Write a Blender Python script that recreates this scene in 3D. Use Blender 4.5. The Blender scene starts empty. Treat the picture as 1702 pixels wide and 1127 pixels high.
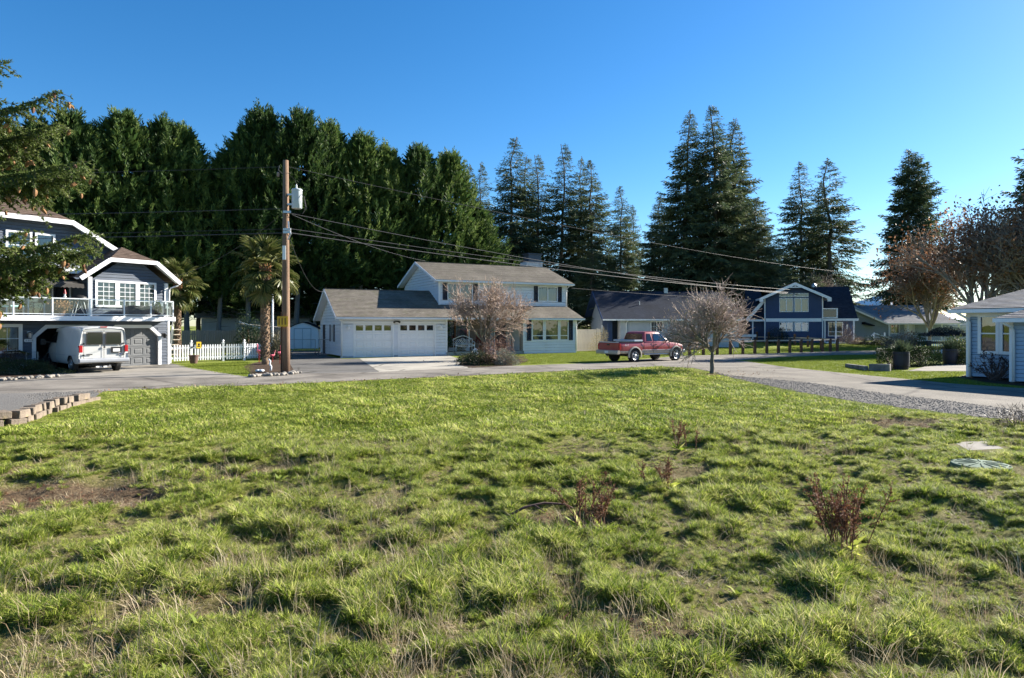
import bpy, bmesh, math, random
import numpy as np
from mathutils import Vector, Matrix, Quaternion

R = math.radians
scene = bpy.context.scene
C = scene.collection

# ------------------------------------------------------------------ camera, light, exposure
camd = bpy.data.cameras.new("camera")
cam = bpy.data.objects.new("camera", camd)
C.objects.link(cam)
cam.location = (0, 0, 2.0)
cam.rotation_euler = (R(90), 0, 0)
camd.sensor_width = 36.0
camd.lens = 36.0 * 1100 / 1702
camd.shift_y = -21.5 / 1702
camd.clip_end = 8000
scene.camera = cam

SUN_AZ, SUN_EL = 61.5, 26.0
world = bpy.data.worlds.new("World")
scene.world = world
world.use_nodes = True
wt = world.node_tree
wt.nodes.clear()
sky = wt.nodes.new("ShaderNodeTexSky")
sky.sky_type = 'NISHITA'
sky.sun_disc = False
sky.sun_elevation = R(SUN_EL)
sky.sun_rotation = R(SUN_AZ)
sky.altitude = 600
sky.air_density = 1.0
sky.dust_density = 0.35
sky.ozone_density = 4.0
hsv = wt.nodes.new("ShaderNodeHueSaturation")
hsv.inputs["Saturation"].default_value = 1.27
hsv.inputs["Value"].default_value = 1.0
bg = wt.nodes.new("ShaderNodeBackground")
bg.inputs["Strength"].default_value = 0.06
wo = wt.nodes.new("ShaderNodeOutputWorld")
wt.links.new(sky.outputs[0], hsv.inputs["Color"])
wt.links.new(hsv.outputs[0], bg.inputs["Color"])
wt.links.new(bg.outputs[0], wo.inputs["Surface"])

sund = bpy.data.lights.new("sun", 'SUN')
sund.energy = 5.0
sund.angle = R(0.5)
sund.color = (1.0, 0.93, 0.82)
sun = bpy.data.objects.new("sun", sund)
C.objects.link(sun)
S = Vector((math.sin(R(SUN_AZ)) * math.cos(R(SUN_EL)), math.cos(R(SUN_AZ)) * math.cos(R(SUN_EL)), math.sin(R(SUN_EL))))
sun.rotation_euler = S.to_track_quat('Z', 'Y').to_euler()
sun.location = S * 300

vs = scene.view_settings
vs.view_transform = 'Standard'
vs.look = 'None'
vs.gamma = 1.0
vs.use_curve_mapping = False
vs.exposure = 1.72
scene.cycles.use_denoising = True
scene.cycles.max_bounces = 8
scene.cycles.transparent_max_bounces = 16
scene.cycles.sample_clamp_indirect = 6.0

rng = np.random.default_rng(7)
rnd = random.Random(11)

# ------------------------------------------------------------------ helpers
def ground(px, py, z=0.0):
    """point on the ground seen at a photo pixel (survey of the place)"""
    Y = 1100.0 * (2.0 - z) / (py - 542.0)
    return ((px - 851.0) / 1100.0 * Y, Y)

def col4(c):
    return (c[0], c[1], c[2], 1.0)

def mat(name, c, rough=0.6, var=0.15, scale=4.0, bump=0.0, bscale=30.0, metal=0.0, spec=0.4, stain=None, coat=0.0, coords='Object', stretch=None):
    m = bpy.data.materials.new(name)
    m.use_nodes = True
    nt = m.node_tree
    b = nt.nodes["Principled BSDF"]
    b.inputs["Roughness"].default_value = rough
    b.inputs["Metallic"].default_value = metal
    b.inputs["Specular IOR Level"].default_value = spec
    if coat:
        b.inputs["Coat Weight"].default_value = coat
        b.inputs["Coat Roughness"].default_value = 0.06
    tc = nt.nodes.new("ShaderNodeTexCoord")
    vec = tc.outputs[coords]
    if stretch:
        mp = nt.nodes.new("ShaderNodeMapping")
        mp.inputs["Scale"].default_value = stretch
        nt.links.new(vec, mp.inputs["Vector"])
        vec = mp.outputs[0]
    n = nt.nodes.new("ShaderNodeTexNoise")
    n.inputs["Scale"].default_value = scale
    n.inputs["Detail"].default_value = 6
    n.inputs["Roughness"].default_value = 0.65
    nt.links.new(vec, n.inputs["Vector"])
    cr = nt.nodes.new("ShaderNodeValToRGB")
    cr.color_ramp.elements[0].position = 0.3
    cr.color_ramp.elements[1].position = 0.72
    a = tuple(max(0, x * (1 - var)) for x in c)
    d = tuple(min(1, x * (1 + var)) for x in c)
    cr.color_ramp.elements[0].color = col4(a)
    cr.color_ramp.elements[1].color = col4(d)
    nt.links.new(n.outputs["Fac"], cr.inputs[0])
    out = cr.outputs[0]
    if stain:
        sc, sscale, lo, hi = stain
        n2 = nt.nodes.new("ShaderNodeTexNoise")
        n2.inputs["Scale"].default_value = sscale
        n2.inputs["Detail"].default_value = 5
        nt.links.new(vec, n2.inputs["Vector"])
        r2 = nt.nodes.new("ShaderNodeMapRange")
        r2.inputs[1].default_value = lo
        r2.inputs[2].default_value = hi
        nt.links.new(n2.outputs["Fac"], r2.inputs[0])
        mx = nt.nodes.new("ShaderNodeMixRGB")
        nt.links.new(r2.outputs[0], mx.inputs[0])
        nt.links.new(out, mx.inputs[1])
        mx.inputs[2].default_value = col4(sc)
        out = mx.outputs[0]
    nt.links.new(out, b.inputs["Base Color"])
    if bump:
        n3 = nt.nodes.new("ShaderNodeTexNoise")
        n3.inputs["Scale"].default_value = bscale
        n3.inputs["Detail"].default_value = 5
        nt.links.new(vec, n3.inputs["Vector"])
        bp = nt.nodes.new("ShaderNodeBump")
        bp.inputs["Strength"].default_value = bump
        bp.inputs["Distance"].default_value = 0.02
        nt.links.new(n3.outputs["Fac"], bp.inputs["Height"])
        nt.links.new(bp.outputs[0], b.inputs["Normal"])
    return m

def leaf_mat(name, dark, mid, light, trans=0.3, rough=0.55, wscale=0.0, rand=0.25, hue2=None):
    """foliage: per-leaf 'tint' attribute picks the colour, part of the light passes through"""
    m = bpy.data.materials.new(name)
    m.use_nodes = True
    nt = m.node_tree
    nt.nodes.clear()
    at = nt.nodes.new("ShaderNodeAttribute")
    at.attribute_name = "tint"
    oi = nt.nodes.new("ShaderNodeObjectInfo")
    ad = nt.nodes.new("ShaderNodeMath")
    ad.operation = 'MULTIPLY_ADD'
    nt.links.new(oi.outputs["Random"], ad.inputs[0])
    ad.inputs[1].default_value = rand
    nt.links.new(at.outputs["Fac"], ad.inputs[2])
    sb = nt.nodes.new("ShaderNodeMath")
    sb.operation = 'SUBTRACT'
    nt.links.new(ad.outputs[0], sb.inputs[0])
    sb.inputs[1].default_value = rand * 0.5
    fac = sb.outputs[0]
    if wscale:
        g = nt.nodes.new("ShaderNodeNewGeometry")
        nz = nt.nodes.new("ShaderNodeTexNoise")
        nz.inputs["Scale"].default_value = wscale
        nz.inputs["Detail"].default_value = 3
        nt.links.new(g.outputs["Position"], nz.inputs["Vector"])
        ma = nt.nodes.new("ShaderNodeMath")
        ma.operation = 'MULTIPLY_ADD'
        nt.links.new(nz.outputs["Fac"], ma.inputs[0])
        ma.inputs[1].default_value = 0.9
        nt.links.new(fac, ma.inputs[2])
        m2 = nt.nodes.new("ShaderNodeMath")
        m2.operation = 'SUBTRACT'
        nt.links.new(ma.outputs[0], m2.inputs[0])
        m2.inputs[1].default_value = 0.45
        fac = m2.outputs[0]
    cr = nt.nodes.new("ShaderNodeValToRGB")
    e = cr.color_ramp.elements
    e[0].position, e[0].color = 0.0, col4(dark)
    e[1].position, e[1].color = 1.0, col4(light)
    k = e.new(0.5)
    k.color = col4(mid)
    if hue2:
        e[2].position = 0.86
        k2 = e.new(1.0)
        k2.color = col4(hue2)
    nt.links.new(fac, cr.inputs[0])
    p = nt.nodes.new("ShaderNodeBsdfPrincipled")
    p.inputs["Roughness"].default_value = rough
    p.inputs["Specular IOR Level"].default_value = 0.2
    nt.links.new(cr.outputs[0], p.inputs["Base Color"])
    t = nt.nodes.new("ShaderNodeBsdfTranslucent")
    nt.links.new(cr.outputs[0], t.inputs["Color"])
    mx = nt.nodes.new("ShaderNodeMixShader")
    mx.inputs[0].default_value = trans
    nt.links.new(p.outputs[0], mx.inputs[1])
    nt.links.new(t.outputs[0], mx.inputs[2])
    o = nt.nodes.new("ShaderNodeOutputMaterial")
    nt.links.new(mx.outputs[0], o.inputs["Surface"])
    return m

def glass_mat(name, tint=(0.75, 0.8, 0.8), rough=0.02, base=0.12):
    m = bpy.data.materials.new(name)
    m.use_nodes = True
    nt = m.node_tree
    nt.nodes.clear()
    tr = nt.nodes.new("ShaderNodeBsdfTransparent")
    tr.inputs[0].default_value = col4(tint)
    gl = nt.nodes.new("ShaderNodeBsdfGlossy")
    gl.inputs["Roughness"].default_value = rough
    fr = nt.nodes.new("ShaderNodeFresnel")
    fr.inputs[0].default_value = 1.5
    ad = nt.nodes.new("ShaderNodeMath")
    ad.operation = 'ADD'
    ad.use_clamp = True
    ad.inputs[1].default_value = base
    nt.links.new(fr.outputs[0], ad.inputs[0])
    # slight waviness of the panes
    tc = nt.nodes.new("ShaderNodeTexCoord")
    nz = nt.nodes.new("ShaderNodeTexNoise")
    nz.inputs["Scale"].default_value = 1.3
    nt.links.new(tc.outputs["Object"], nz.inputs["Vector"])
    bp = nt.nodes.new("ShaderNodeBump")
    bp.inputs["Strength"].default_value = 0.06
    bp.inputs["Distance"].default_value = 0.1
    nt.links.new(nz.outputs["Fac"], bp.inputs["Height"])
    nt.links.new(bp.outputs[0], gl.inputs["Normal"])
    mx = nt.nodes.new("ShaderNodeMixShader")
    nt.links.new(ad.outputs[0], mx.inputs[0])
    nt.links.new(tr.outputs[0], mx.inputs[1])
    nt.links.new(gl.outputs[0], mx.inputs[2])
    o = nt.nodes.new("ShaderNodeOutputMaterial")
    nt.links.new(mx.outputs[0], o.inputs["Surface"])
    return m

def roof_mat(name, c1, c2, moss=None):
    """asphalt shingles: rows follow the stepped courses (uv in metres)"""
    m = bpy.data.materials.new(name)
    m.use_nodes = True
    nt = m.node_tree
    b = nt.nodes["Principled BSDF"]
    b.inputs["Roughness"].default_value = 0.9
    b.inputs["Specular IOR Level"].default_value = 0.2
    uv = nt.nodes.new("ShaderNodeUVMap")
    br = nt.nodes.new("ShaderNodeTexBrick")
    br.inputs["Scale"].default_value = 1.0
    br.inputs["Brick Width"].default_value = 0.21
    br.inputs["Row Height"].default_value = 0.145
    br.inputs["Mortar Size"].default_value = 0.004
    br.inputs["Color1"].default_value = col4(c1)
    br.inputs["Color2"].default_value = col4(c2)
    br.inputs["Mortar"].default_value = col4(tuple(x * 0.55 for x in c1))
    br.inputs["Bias"].default_value = 0.0
    nt.links.new(uv.outputs[0], br.inputs["Vector"])
    n = nt.nodes.new("ShaderNodeTexNoise")
    n.inputs["Scale"].default_value = 0.5
    n.inputs["Detail"].default_value = 6
    nt.links.new(uv.outputs[0], n.inputs["Vector"])
    mr = nt.nodes.new("ShaderNodeMapRange")
    mr.inputs[1].default_value = 0.3
    mr.inputs[2].default_value = 0.7
    mr.inputs[3].default_value = 0.7
    mr.inputs[4].default_value = 1.25
    nt.links.new(n.outputs["Fac"], mr.inputs[0])
    vm = nt.nodes.new("ShaderNodeVectorMath")
    vm.operation = 'SCALE'
    nt.links.new(br.outputs[0], vm.inputs[0])
    nt.links.new(mr.outputs[0], vm.inputs["Scale"])
    out = vm.outputs[0]
    if moss:
        n2 = nt.nodes.new("ShaderNodeTexNoise")
        n2.inputs["Scale"].default_value = 2.2
        n2.inputs["Detail"].default_value = 7
        nt.links.new(uv.outputs[0], n2.inputs["Vector"])
        r2 = nt.nodes.new("ShaderNodeMapRange")
        r2.inputs[1].default_value = 0.52
        r2.inputs[2].default_value = 0.7
        r2.inputs[4].default_value = 0.6
        nt.links.new(n2.outputs["Fac"], r2.inputs[0])
        mx = nt.nodes.new("ShaderNodeMixRGB")
        nt.links.new(r2.outputs[0], mx.inputs[0])
        nt.links.new(out, mx.inputs[1])
        mx.inputs[2].default_value = col4(moss)
        out = mx.outputs[0]
    nt.links.new(out, b.inputs["Base Color"])
    n4 = nt.nodes.new("ShaderNodeTexNoise")
    n4.inputs["Scale"].default_value = 60
    nt.links.new(uv.outputs[0], n4.inputs["Vector"])
    bp = nt.nodes.new("ShaderNodeBump")
    bp.inputs["Strength"].default_value = 0.5
    bp.inputs["Distance"].default_value = 0.01
    nt.links.new(n4.outputs["Fac"], bp.inputs["Height"])
    nt.links.new(bp.outputs[0], b.inputs["Normal"])
    return m

def tag(o, label=None, cat=None, group=None, kind=None):
    if label: o["label"] = label
    if cat: o["category"] = cat
    if group: o["group"] = group
    if kind: o["kind"] = kind
    return o

def thing(name, label, cat, loc=(0, 0, 0), rot=0.0, group=None):
    o = bpy.data.objects.new(name, None)
    o.empty_display_size = 0.2
    C.objects.link(o)
    o.location = loc
    o.rotation_euler = (0, 0, rot)
    return tag(o, label, cat, group)

def link(name, me, parent=None, loc=None, rot=None, scale=None, m=None):
    o = bpy.data.objects.new(name, me)
    C.objects.link(o)
    if parent is not None: o.parent = parent
    if loc is not None: o.location = loc
    if rot is not None: o.rotation_euler = rot
    if scale is not None: o.scale = scale
    return o

def copy_tree(o, parent=None):
    c = o.copy()
    C.objects.link(c)
    if parent is not None: c.parent = parent
    for ch in o.children:
        copy_tree(ch, c)
    return c

class MB:
    """collects faces and links them as ONE mesh object"""
    def __init__(s):
        s.v, s.f, s.m, s.uv = [], [], [], []
    def face(s, pts, m=0, uv=None):
        i = len(s.v)
        s.v += [tuple(p) for p in pts]
        s.f.append(tuple(range(i, i + len(pts))))
        s.m.append(m)
        s.uv.append(uv)
    def faces(s, vs_, fs, m=0):
        i = len(s.v)
        s.v += [tuple(p) for p in vs_]
        for f in fs:
            s.f.append(tuple(i + k for k in f))
            s.m.append(m)
            s.uv.append(None)
    def box(s, x0, x1, y0, y1, z0, z1, m=0):
        vs_ = [(x0, y0, z0), (x1, y0, z0), (x1, y1, z0), (x0, y1, z0), (x0, y0, z1), (x1, y0, z1), (x1, y1, z1), (x0, y1, z1)]
        s.faces(vs_, [(0, 3, 2, 1), (4, 5, 6, 7), (0, 1, 5, 4), (1, 2, 6, 5), (2, 3, 7, 6), (3, 0, 4, 7)], m)
    def beam(s, p, q, w, h, m=0, up=(0, 0, 1)):
        p, q = Vector(p), Vector(q)
        d = (q - p).normalized()
        u = Vector(up)
        if abs(d.dot(u)) > 0.98: u = Vector((1, 0, 0))
        a = d.cross(u).normalized() * (w / 2)
        b = a.cross(d).normalized() * (h / 2)
        vs_ = [p - a - b, p + a - b, p + a + b, p - a + b, q - a - b, q + a - b, q + a + b, q - a + b]
        s.faces(vs_, [(0, 3, 2, 1), (4, 5, 6, 7), (0, 1, 5, 4), (1, 2, 6, 5), (2, 3, 7, 6), (3, 0, 4, 7)], m)
    def tube(s, pts, rad, n=6, m=0, cap=True):
        pts = [Vector(p) for p in pts]
        if not isinstance(rad, (list, tuple)): rad = [rad] * len(pts)
        rings, ref = [], None
        for i, p in enumerate(pts):
            d = (pts[min(i + 1, len(pts) - 1)] - pts[max(i - 1, 0)]).normalized()
            if ref is None or abs(d.dot(ref)) > 0.95:
                ref = Vector((0, 0, 1)) if abs(d.z) < 0.9 else Vector((1, 0, 0))
            a = d.cross(ref).normalized()
            b = d.cross(a).normalized()
            rings.append([p + (a * math.cos(2 * math.pi * k / n) + b * math.sin(2 * math.pi * k / n)) * rad[i] for k in range(n)])
        vs_ = [q for r in rings for q in r]
        fs = []
        for i in range(len(rings) - 1):
            for k in range(n):
                fs.append((i * n + k, i * n + (k + 1) % n, (i + 1) * n + (k + 1) % n, (i + 1) * n + k))
        if cap:
            fs.append(tuple(range(n - 1, -1, -1)))
            fs.append(tuple((len(rings) - 1) * n + k for k in range(n)))
        s.faces(vs_, fs, m)
    def lathe(s, prof, c=(0, 0, 0), n=16, m=0):
        vs_ = [(c[0] + r * math.cos(2 * math.pi * k / n), c[1] + r * math.sin(2 * math.pi * k / n), c[2] + z) for r, z in prof for k in range(n)]
        fs = []
        for i in range(len(prof) - 1):
            for k in range(n):
                fs.append((i * n + k, i * n + (k + 1) % n, (i + 1) * n + (k + 1) % n, (i + 1) * n + k))
        fs.append(tuple(range(n - 1, -1, -1)))
        fs.append(tuple((len(prof) - 1) * n + k for k in range(n)))
        s.faces(vs_, fs, m)
    def loft(s, rings, m=0, mf=None, caps=True):
        n = len(rings[0])
        i0 = len(s.v)
        s.v += [tuple(p) for r in rings for p in r]
        for i in range(len(rings) - 1):
            for k in range(n):
                s.f.append((i0 + i * n + k, i0 + i * n + (k + 1) % n, i0 + (i + 1) * n + (k + 1) % n, i0 + (i + 1) * n + k))
                s.m.append(mf(i, k) if mf else m)
                s.uv.append(None)
        if caps:
            s.f.append(tuple(i0 + k for k in range(n - 1, -1, -1))); s.m.append(m); s.uv.append(None)
            s.f.append(tuple(i0 + (len(rings) - 1) * n + k for k in range(n))); s.m.append(m); s.uv.append(None)
    def extrude(s, poly, axis, a, b, m=0):
        """poly: 2D outline; axis 'x': (y,z), 'y': (x,z), 'z': (x,y)"""
        def P(p, t):
            return {'x': (t, p[0], p[1]), 'y': (p[0], t, p[1]), 'z': (p[0], p[1], t)}[axis]
        n = len(poly)
        vs_ = [P(p, a) for p in poly] + [P(p, b) for p in poly]
        fs = [tuple(range(n - 1, -1, -1)), tuple(range(n, 2 * n))] + [(k, (k + 1) % n, n + (k + 1) % n, n + k) for k in range(n)]
        s.faces(vs_, fs, m)
    def mesh(s, name, mats, smooth=False):
        me = bpy.data.meshes.new(name)
        me.from_pydata(s.v, [], s.f)
        if not isinstance(mats, (list, tuple)): mats = [mats]
        for m in mats: me.materials.append(m)
        if len(mats) > 1: me.polygons.foreach_set("material_index", s.m)
        if any(u is not None for u in s.uv):
            l = me.uv_layers.new(name="UVMap")
            k = 0
            for f, u in zip(s.f, s.uv):
                for j in range(len(f)):
                    if u is not None: l.data[k].uv = u[j]
                    k += 1
        if smooth: me.polygons.foreach_set("use_smooth", [True] * len(me.polygons))
        me.update()
        return me
    def build(s, name, mats, parent=None, smooth=False, loc=None, rot=None, fixn=False, bevel=0.0, subsurf=0):
        me = s.mesh(name, mats, smooth)
        if fixn or bevel:
            bm = bmesh.new()
            bm.from_mesh(me)
            bmesh.ops.remove_doubles(bm, verts=bm.verts, dist=1e-5)
            bmesh.ops.recalc_face_normals(bm, faces=bm.faces)
            if bevel:
                bmesh.ops.bevel(bm, geom=[e for e in bm.edges if e.is_manifold and e.calc_face_angle(0) > 0.6], offset=bevel, segments=1, affect='EDGES')
            bm.to_mesh(me)
            bm.free()
        o = link(name, me, parent, loc, rot)
        if subsurf:
            md = o.modifiers.new("s", 'SUBSURF')
            md.levels = md.render_levels = subsurf
        return o

def np_mesh(name, V, Q, m, tint=None, smooth=False, n=4):
    """V (N,3), Q (M,n) from numpy"""
    me = bpy.data.meshes.new(name)
    V = np.ascontiguousarray(V, dtype=np.float32)
    Q = np.ascontiguousarray(Q, dtype=np.int32)
    me.vertices.add(len(V))
    me.vertices.foreach_set("co", V.ravel())
    me.loops.add(Q.size)
    me.loops.foreach_set("vertex_index", Q.ravel())
    me.polygons.add(len(Q))
    me.polygons.foreach_set("loop_start", np.arange(0, Q.size, n, dtype=np.int32))
    if smooth: me.polygons.foreach_set("use_smooth", np.ones(len(Q), dtype=bool))
    me.materials.append(m)
    if tint is not None:
        a = me.attributes.new("tint", 'FLOAT', 'POINT')
        a.data.foreach_set("value", np.ascontiguousarray(tint, dtype=np.float32))
    me.update(calc_edges=True)
    me.validate()
    return me

def unit(a):
    return a / (np.linalg.norm(a, axis=-1, keepdims=True) + 1e-9)

def kites(P, D, Sd, l, w):
    """leaf/spray quads: base P, direction D, side Sd, length l, width w"""
    l = np.asarray(l)[:, None]; w = np.asarray(w)[:, None]
    a = P
    b = P + D * l * 0.45 + Sd * w * 0.5
    c = P + D * l
    d = P + D * l * 0.45 - Sd * w * 0.5
    V = np.stack([a, b, c, d], 1).reshape(-1, 3)
    Q = np.arange(len(V)).reshape(-1, 4)
    return V, Q

def side_of(D, r):
    """a random vector perpendicular to D"""
    U = unit(r.normal(size=D.shape))
    return unit(np.cross(D, U))

def prisms(A, B, ra, rb, n=3):
    """many tapered twigs as n-sided tubes (numpy)"""
    A = np.asarray(A, float); B = np.asarray(B, float)
    d = unit(B - A)
    ref = np.where(np.abs(d[:, 2:3]) < 0.9, np.array([[0, 0, 1.0]]), np.array([[1.0, 0, 0]]))
    u = unit(np.cross(d, ref)); v = np.cross(d, u)
    ra = np.asarray(ra)[:, None]; rb = np.asarray(rb)[:, None]
    rings = []
    for k in range(n):
        t = 2 * math.pi * k / n
        o = u * math.cos(t) + v * math.sin(t)
        rings.append((A + o * ra, B + o * rb))
    V = np.stack([r[0] for r in rings] + [r[1] for r in rings], 1).reshape(-1, 3)
    base = np.arange(len(A))[:, None] * (2 * n)
    Q = np.concatenate([base + np.array([[k, (k + 1) % n, n + (k + 1) % n, n + k]]) for k in range(n)], 0)
    return V, Q

def vnoise(x, y, seed=0):
    """smooth 2D value noise 0..1"""
    xi, yi = np.floor(x).astype(np.int64), np.floor(y).astype(np.int64)
    fx, fy = x - xi, y - yi
    fx, fy = fx * fx * (3 - 2 * fx), fy * fy * (3 - 2 * fy)
    def h(a, b):
        n = (a * 374761393 + b * 668265263 + seed * 974711) & 0xffffffff
        n = ((n ^ (n >> 13)) * 1274126177) & 0xffffffff
        return ((n ^ (n >> 16)) & 0xffff) / 65535.0
    a, b, c, d = h(xi, yi), h(xi + 1, yi), h(xi, yi + 1), h(xi + 1, yi + 1)
    return (a * (1 - fx) + b * fx) * (1 - fy) + (c * (1 - fx) + d * fx) * fy

def in_poly(x, y, poly):
    ins = np.zeros(x.shape, bool)
    n = len(poly)
    for i in range(n):
        x0, y0 = poly[i]; x1, y1 = poly[(i + 1) % n]
        c = ((y0 > y) != (y1 > y)) & (x < (x1 - x0) * (y - y0) / (y1 - y0 + 1e-12) + x0)
        ins ^= c
    return ins

def poly_dist(x, y, poly, closed=True):
    d = np.full(x.shape, 1e9)
    n = len(poly)
    for i in range(n if closed else n - 1):
        x0, y0 = poly[i]; x1, y1 = poly[(i + 1) % n]
        dx, dy = x1 - x0, y1 - y0
        t = np.clip(((x - x0) * dx + (y - y0) * dy) / (dx * dx + dy * dy + 1e-12), 0, 1)
        d = np.minimum(d, np.hypot(x - x0 - t * dx, y - y0 - t * dy))
    return d

def sm(e0, e1, x):
    t = np.clip((x - e0) / (e1 - e0), 0, 1)
    return t * t * (3 - 2 * t)
# ------------------------------------------------------------------ ground, roads, sheets
FIELD = [(-11.5, -5), (-10.9, 8)] + [ground(*p) for p in [(0, 714), (60, 694), (165, 665), (173, 652), (302, 645.5), (500, 638.5), (640, 631.5), (780, 625.5), (940, 617.5), (1081, 611), (1130, 612), (1175, 618), (1215, 628), (1318, 650), (1436, 670), (1554, 685), (1642, 695), (1702, 700), (1900, 716)]] + [(16, -5)]
BARE = [(-5.0, 7.4, 1.5, .8, 1.0), (-3.6, 8.6, 1.0, .5, .8), (0.55, 6.6, .75, .38, 1.0), (0.9, 4.1, .5, .3, .9), (2.3, 9.0, .8, .4, .8), (7.8, 13.5, 1.3, .7, .9), (3.6, 4.3, .7, .35, .8), (4.9, 5.1, .6, .3, .8), (-0.3, 5.2, .4, .25, .7), (-7.2, 11.5, 1.0, .6, .7), (5.6, 16.5, 1.0, .5, .6), (8.4, 27.3, 1.5, .7, .9), (-2.4, 4.5, .5, .3, .6), (6.2, 9.0, .7, .35, .8), (-6.6, 8.4, .9, .5, .9)]

def bare(x, y):
    b = np.zeros(x.shape)
    for bx, by, rx, ry, s in BARE:
        d = np.hypot((x - bx) / rx, (y - by) / ry) + 0.55 * (vnoise(x * 2.3, y * 2.3, 5) - 0.5)
        b = np.maximum(b, s * (1 - sm(0.55, 1.15, d)))
    return b

def mown(x, y):
    """1 where the field is kept short (towards the road and on the left), 0 in the rough"""
    lim = 11.3 + 0.28 * np.maximum(x + 1.0, 0) + 1.2 * (vnoise(x * .35, y * .35, 3) - .5)
    return sm(-1.6, 1.6, y - lim)

def tussock(x, y):
    t = vnoise(x * 3.0 + 3, y * 3.0, 21) * .6 + vnoise(x * 6.1, y * 6.1 + 7, 22) * .4
    return sm(.36, .72, t)

def field_bump(x, y):
    inside = in_poly(x, y, FIELD)
    d = np.where(inside, poly_dist(x, y, FIELD), 0.0)
    f = sm(0.25, 1.6, d)
    m = mown(x, y)
    z = (0.075 * tussock(x, y) + 0.05 * vnoise(x * 5, y * 5, 9)) * (1 - .72 * m) + 0.16 * (vnoise(x * .33, y * .33, 4) - .45) + 0.03 * vnoise(x * 1.1, y * 1.1, 12)
    f = f * sm(.45, 1.1, np.hypot(x - 6.6, y - 9.2)) * sm(.5, 1.2, np.hypot(x - 7.45, y - 10.6))
    return f * (z - 0.05 * bare(x, y)) + .06 * (1 - sm(.3, 1.1, np.minimum(np.hypot(x - 6.6, y - 9.2), np.hypot(x - 7.45, y - 10.6))))

def gz(x, y):
    x = np.asarray(x, float); y = np.asarray(y, float)
    return 0.45 * sm(55, 65, y) + field_bump(x, y)

def gz1(x, y):
    return float(gz(np.array([x]), np.array([y]))[0])

def ground_material():
    m = bpy.data.materials.new("turf_soil")
    m.use_nodes = True
    nt = m.node_tree
    b = nt.nodes["Principled BSDF"]
    b.inputs["Roughness"].default_value = 0.95
    b.inputs["Specular IOR Level"].default_value = 0.1
    g = nt.nodes.new("ShaderNodeNewGeometry")
    def noise(s, d=6, r=.6):
        n = nt.nodes.new("ShaderNodeTexNoise")
        n.inputs["Scale"].default_value = s
        n.inputs["Detail"].default_value = d
        n.inputs["Roughness"].default_value = r
        nt.links.new(g.outputs["Position"], n.inputs["Vector"])
        return n.outputs["Fac"]
    def ramp(f, *st):
        cr = nt.nodes.new("ShaderNodeValToRGB")
        e = cr.color_ramp.elements
        e[0].position, e[0].color = st[0][0], col4(st[0][1])
        e[1].position, e[1].color = st[-1][0], col4(st[-1][1])
        for p, c in st[1:-1]:
            k = e.new(p); k.color = col4(c)
        nt.links.new(f, cr.inputs[0])
        return cr.outputs[0]
    green = ramp(noise(3.2), (.3, (.10, .125, .022)), (.5, (.165, .20, .034)), (.72, (.25, .26, .06)))
    soil = ramp(noise(14), (.3, (.05, .034, .022)), (.5, (.115, .082, .05)), (.75, (.22, .165, .10)))
    at = nt.nodes.new("ShaderNodeAttribute")
    at.attribute_name = "soil"
    mx = nt.nodes.new("ShaderNodeMixRGB")
    nt.links.new(at.outputs["Fac"], mx.inputs[0])
    nt.links.new(green, mx.inputs[1])
    nt.links.new(soil, mx.inputs[2])
    nt.links.new(mx.outputs[0], b.inputs["Base Color"])
    bp = nt.nodes.new("ShaderNodeBump")
    bp.inputs["Strength"].default_value = .9
    bp.inputs["Distance"].default_value = .05
    nt.links.new(noise(24, 8, .7), bp.inputs["Height"])
    nt.links.new(bp.outputs[0], b.inputs["Normal"])
    return m

def build_ground():
    xs = np.concatenate([[-3000, -1000, -300, -120, -70], np.arange(-46, -16, 1.5), np.arange(-16, -12, .5), np.arange(-12, 14, .11), np.arange(14, 20, .4), np.arange(20, 60, 2.0), [80, 150, 400, 1000, 3000]])
    ys = np.concatenate([[-300, -60, -15], np.arange(-5, 2, .5), np.arange(2, 14, .11), np.arange(14, 32, .22), np.arange(32, 54, 1.0), np.arange(54, 67, .7), [70, 80, 120, 300, 900, 3000, 6000]])
    X, Y = np.meshgrid(xs, ys)
    Z = gz(X.ravel(), Y.ravel())
    V = np.stack([X.ravel(), Y.ravel(), Z], 1)
    nx, ny = len(xs), len(ys)
    i = np.arange((ny - 1) * (nx - 1))
    a = (i // (nx - 1)) * nx + i % (nx - 1)
    Q = np.stack([a, a + 1, a + nx + 1, a + nx], 1)
    me = np_mesh("ground", V, Q, ground_material(), smooth=True)
    ins = in_poly(X.ravel(), Y.ravel(), FIELD)
    mw = mown(X.ravel(), Y.ravel())
    soil = np.where(ins, np.maximum(bare(X.ravel(), Y.ravel()), (1 - mw) * (.72 - .62 * tussock(X.ravel(), Y.ravel())) + mw * .15), 0.0)
    at = me.attributes.new("soil", 'FLOAT', 'POINT')
    at.data.foreach_set("value", soil.astype(np.float32))
    o = link("ground", me)
    tag(o, kind="structure")
build_ground()

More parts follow.
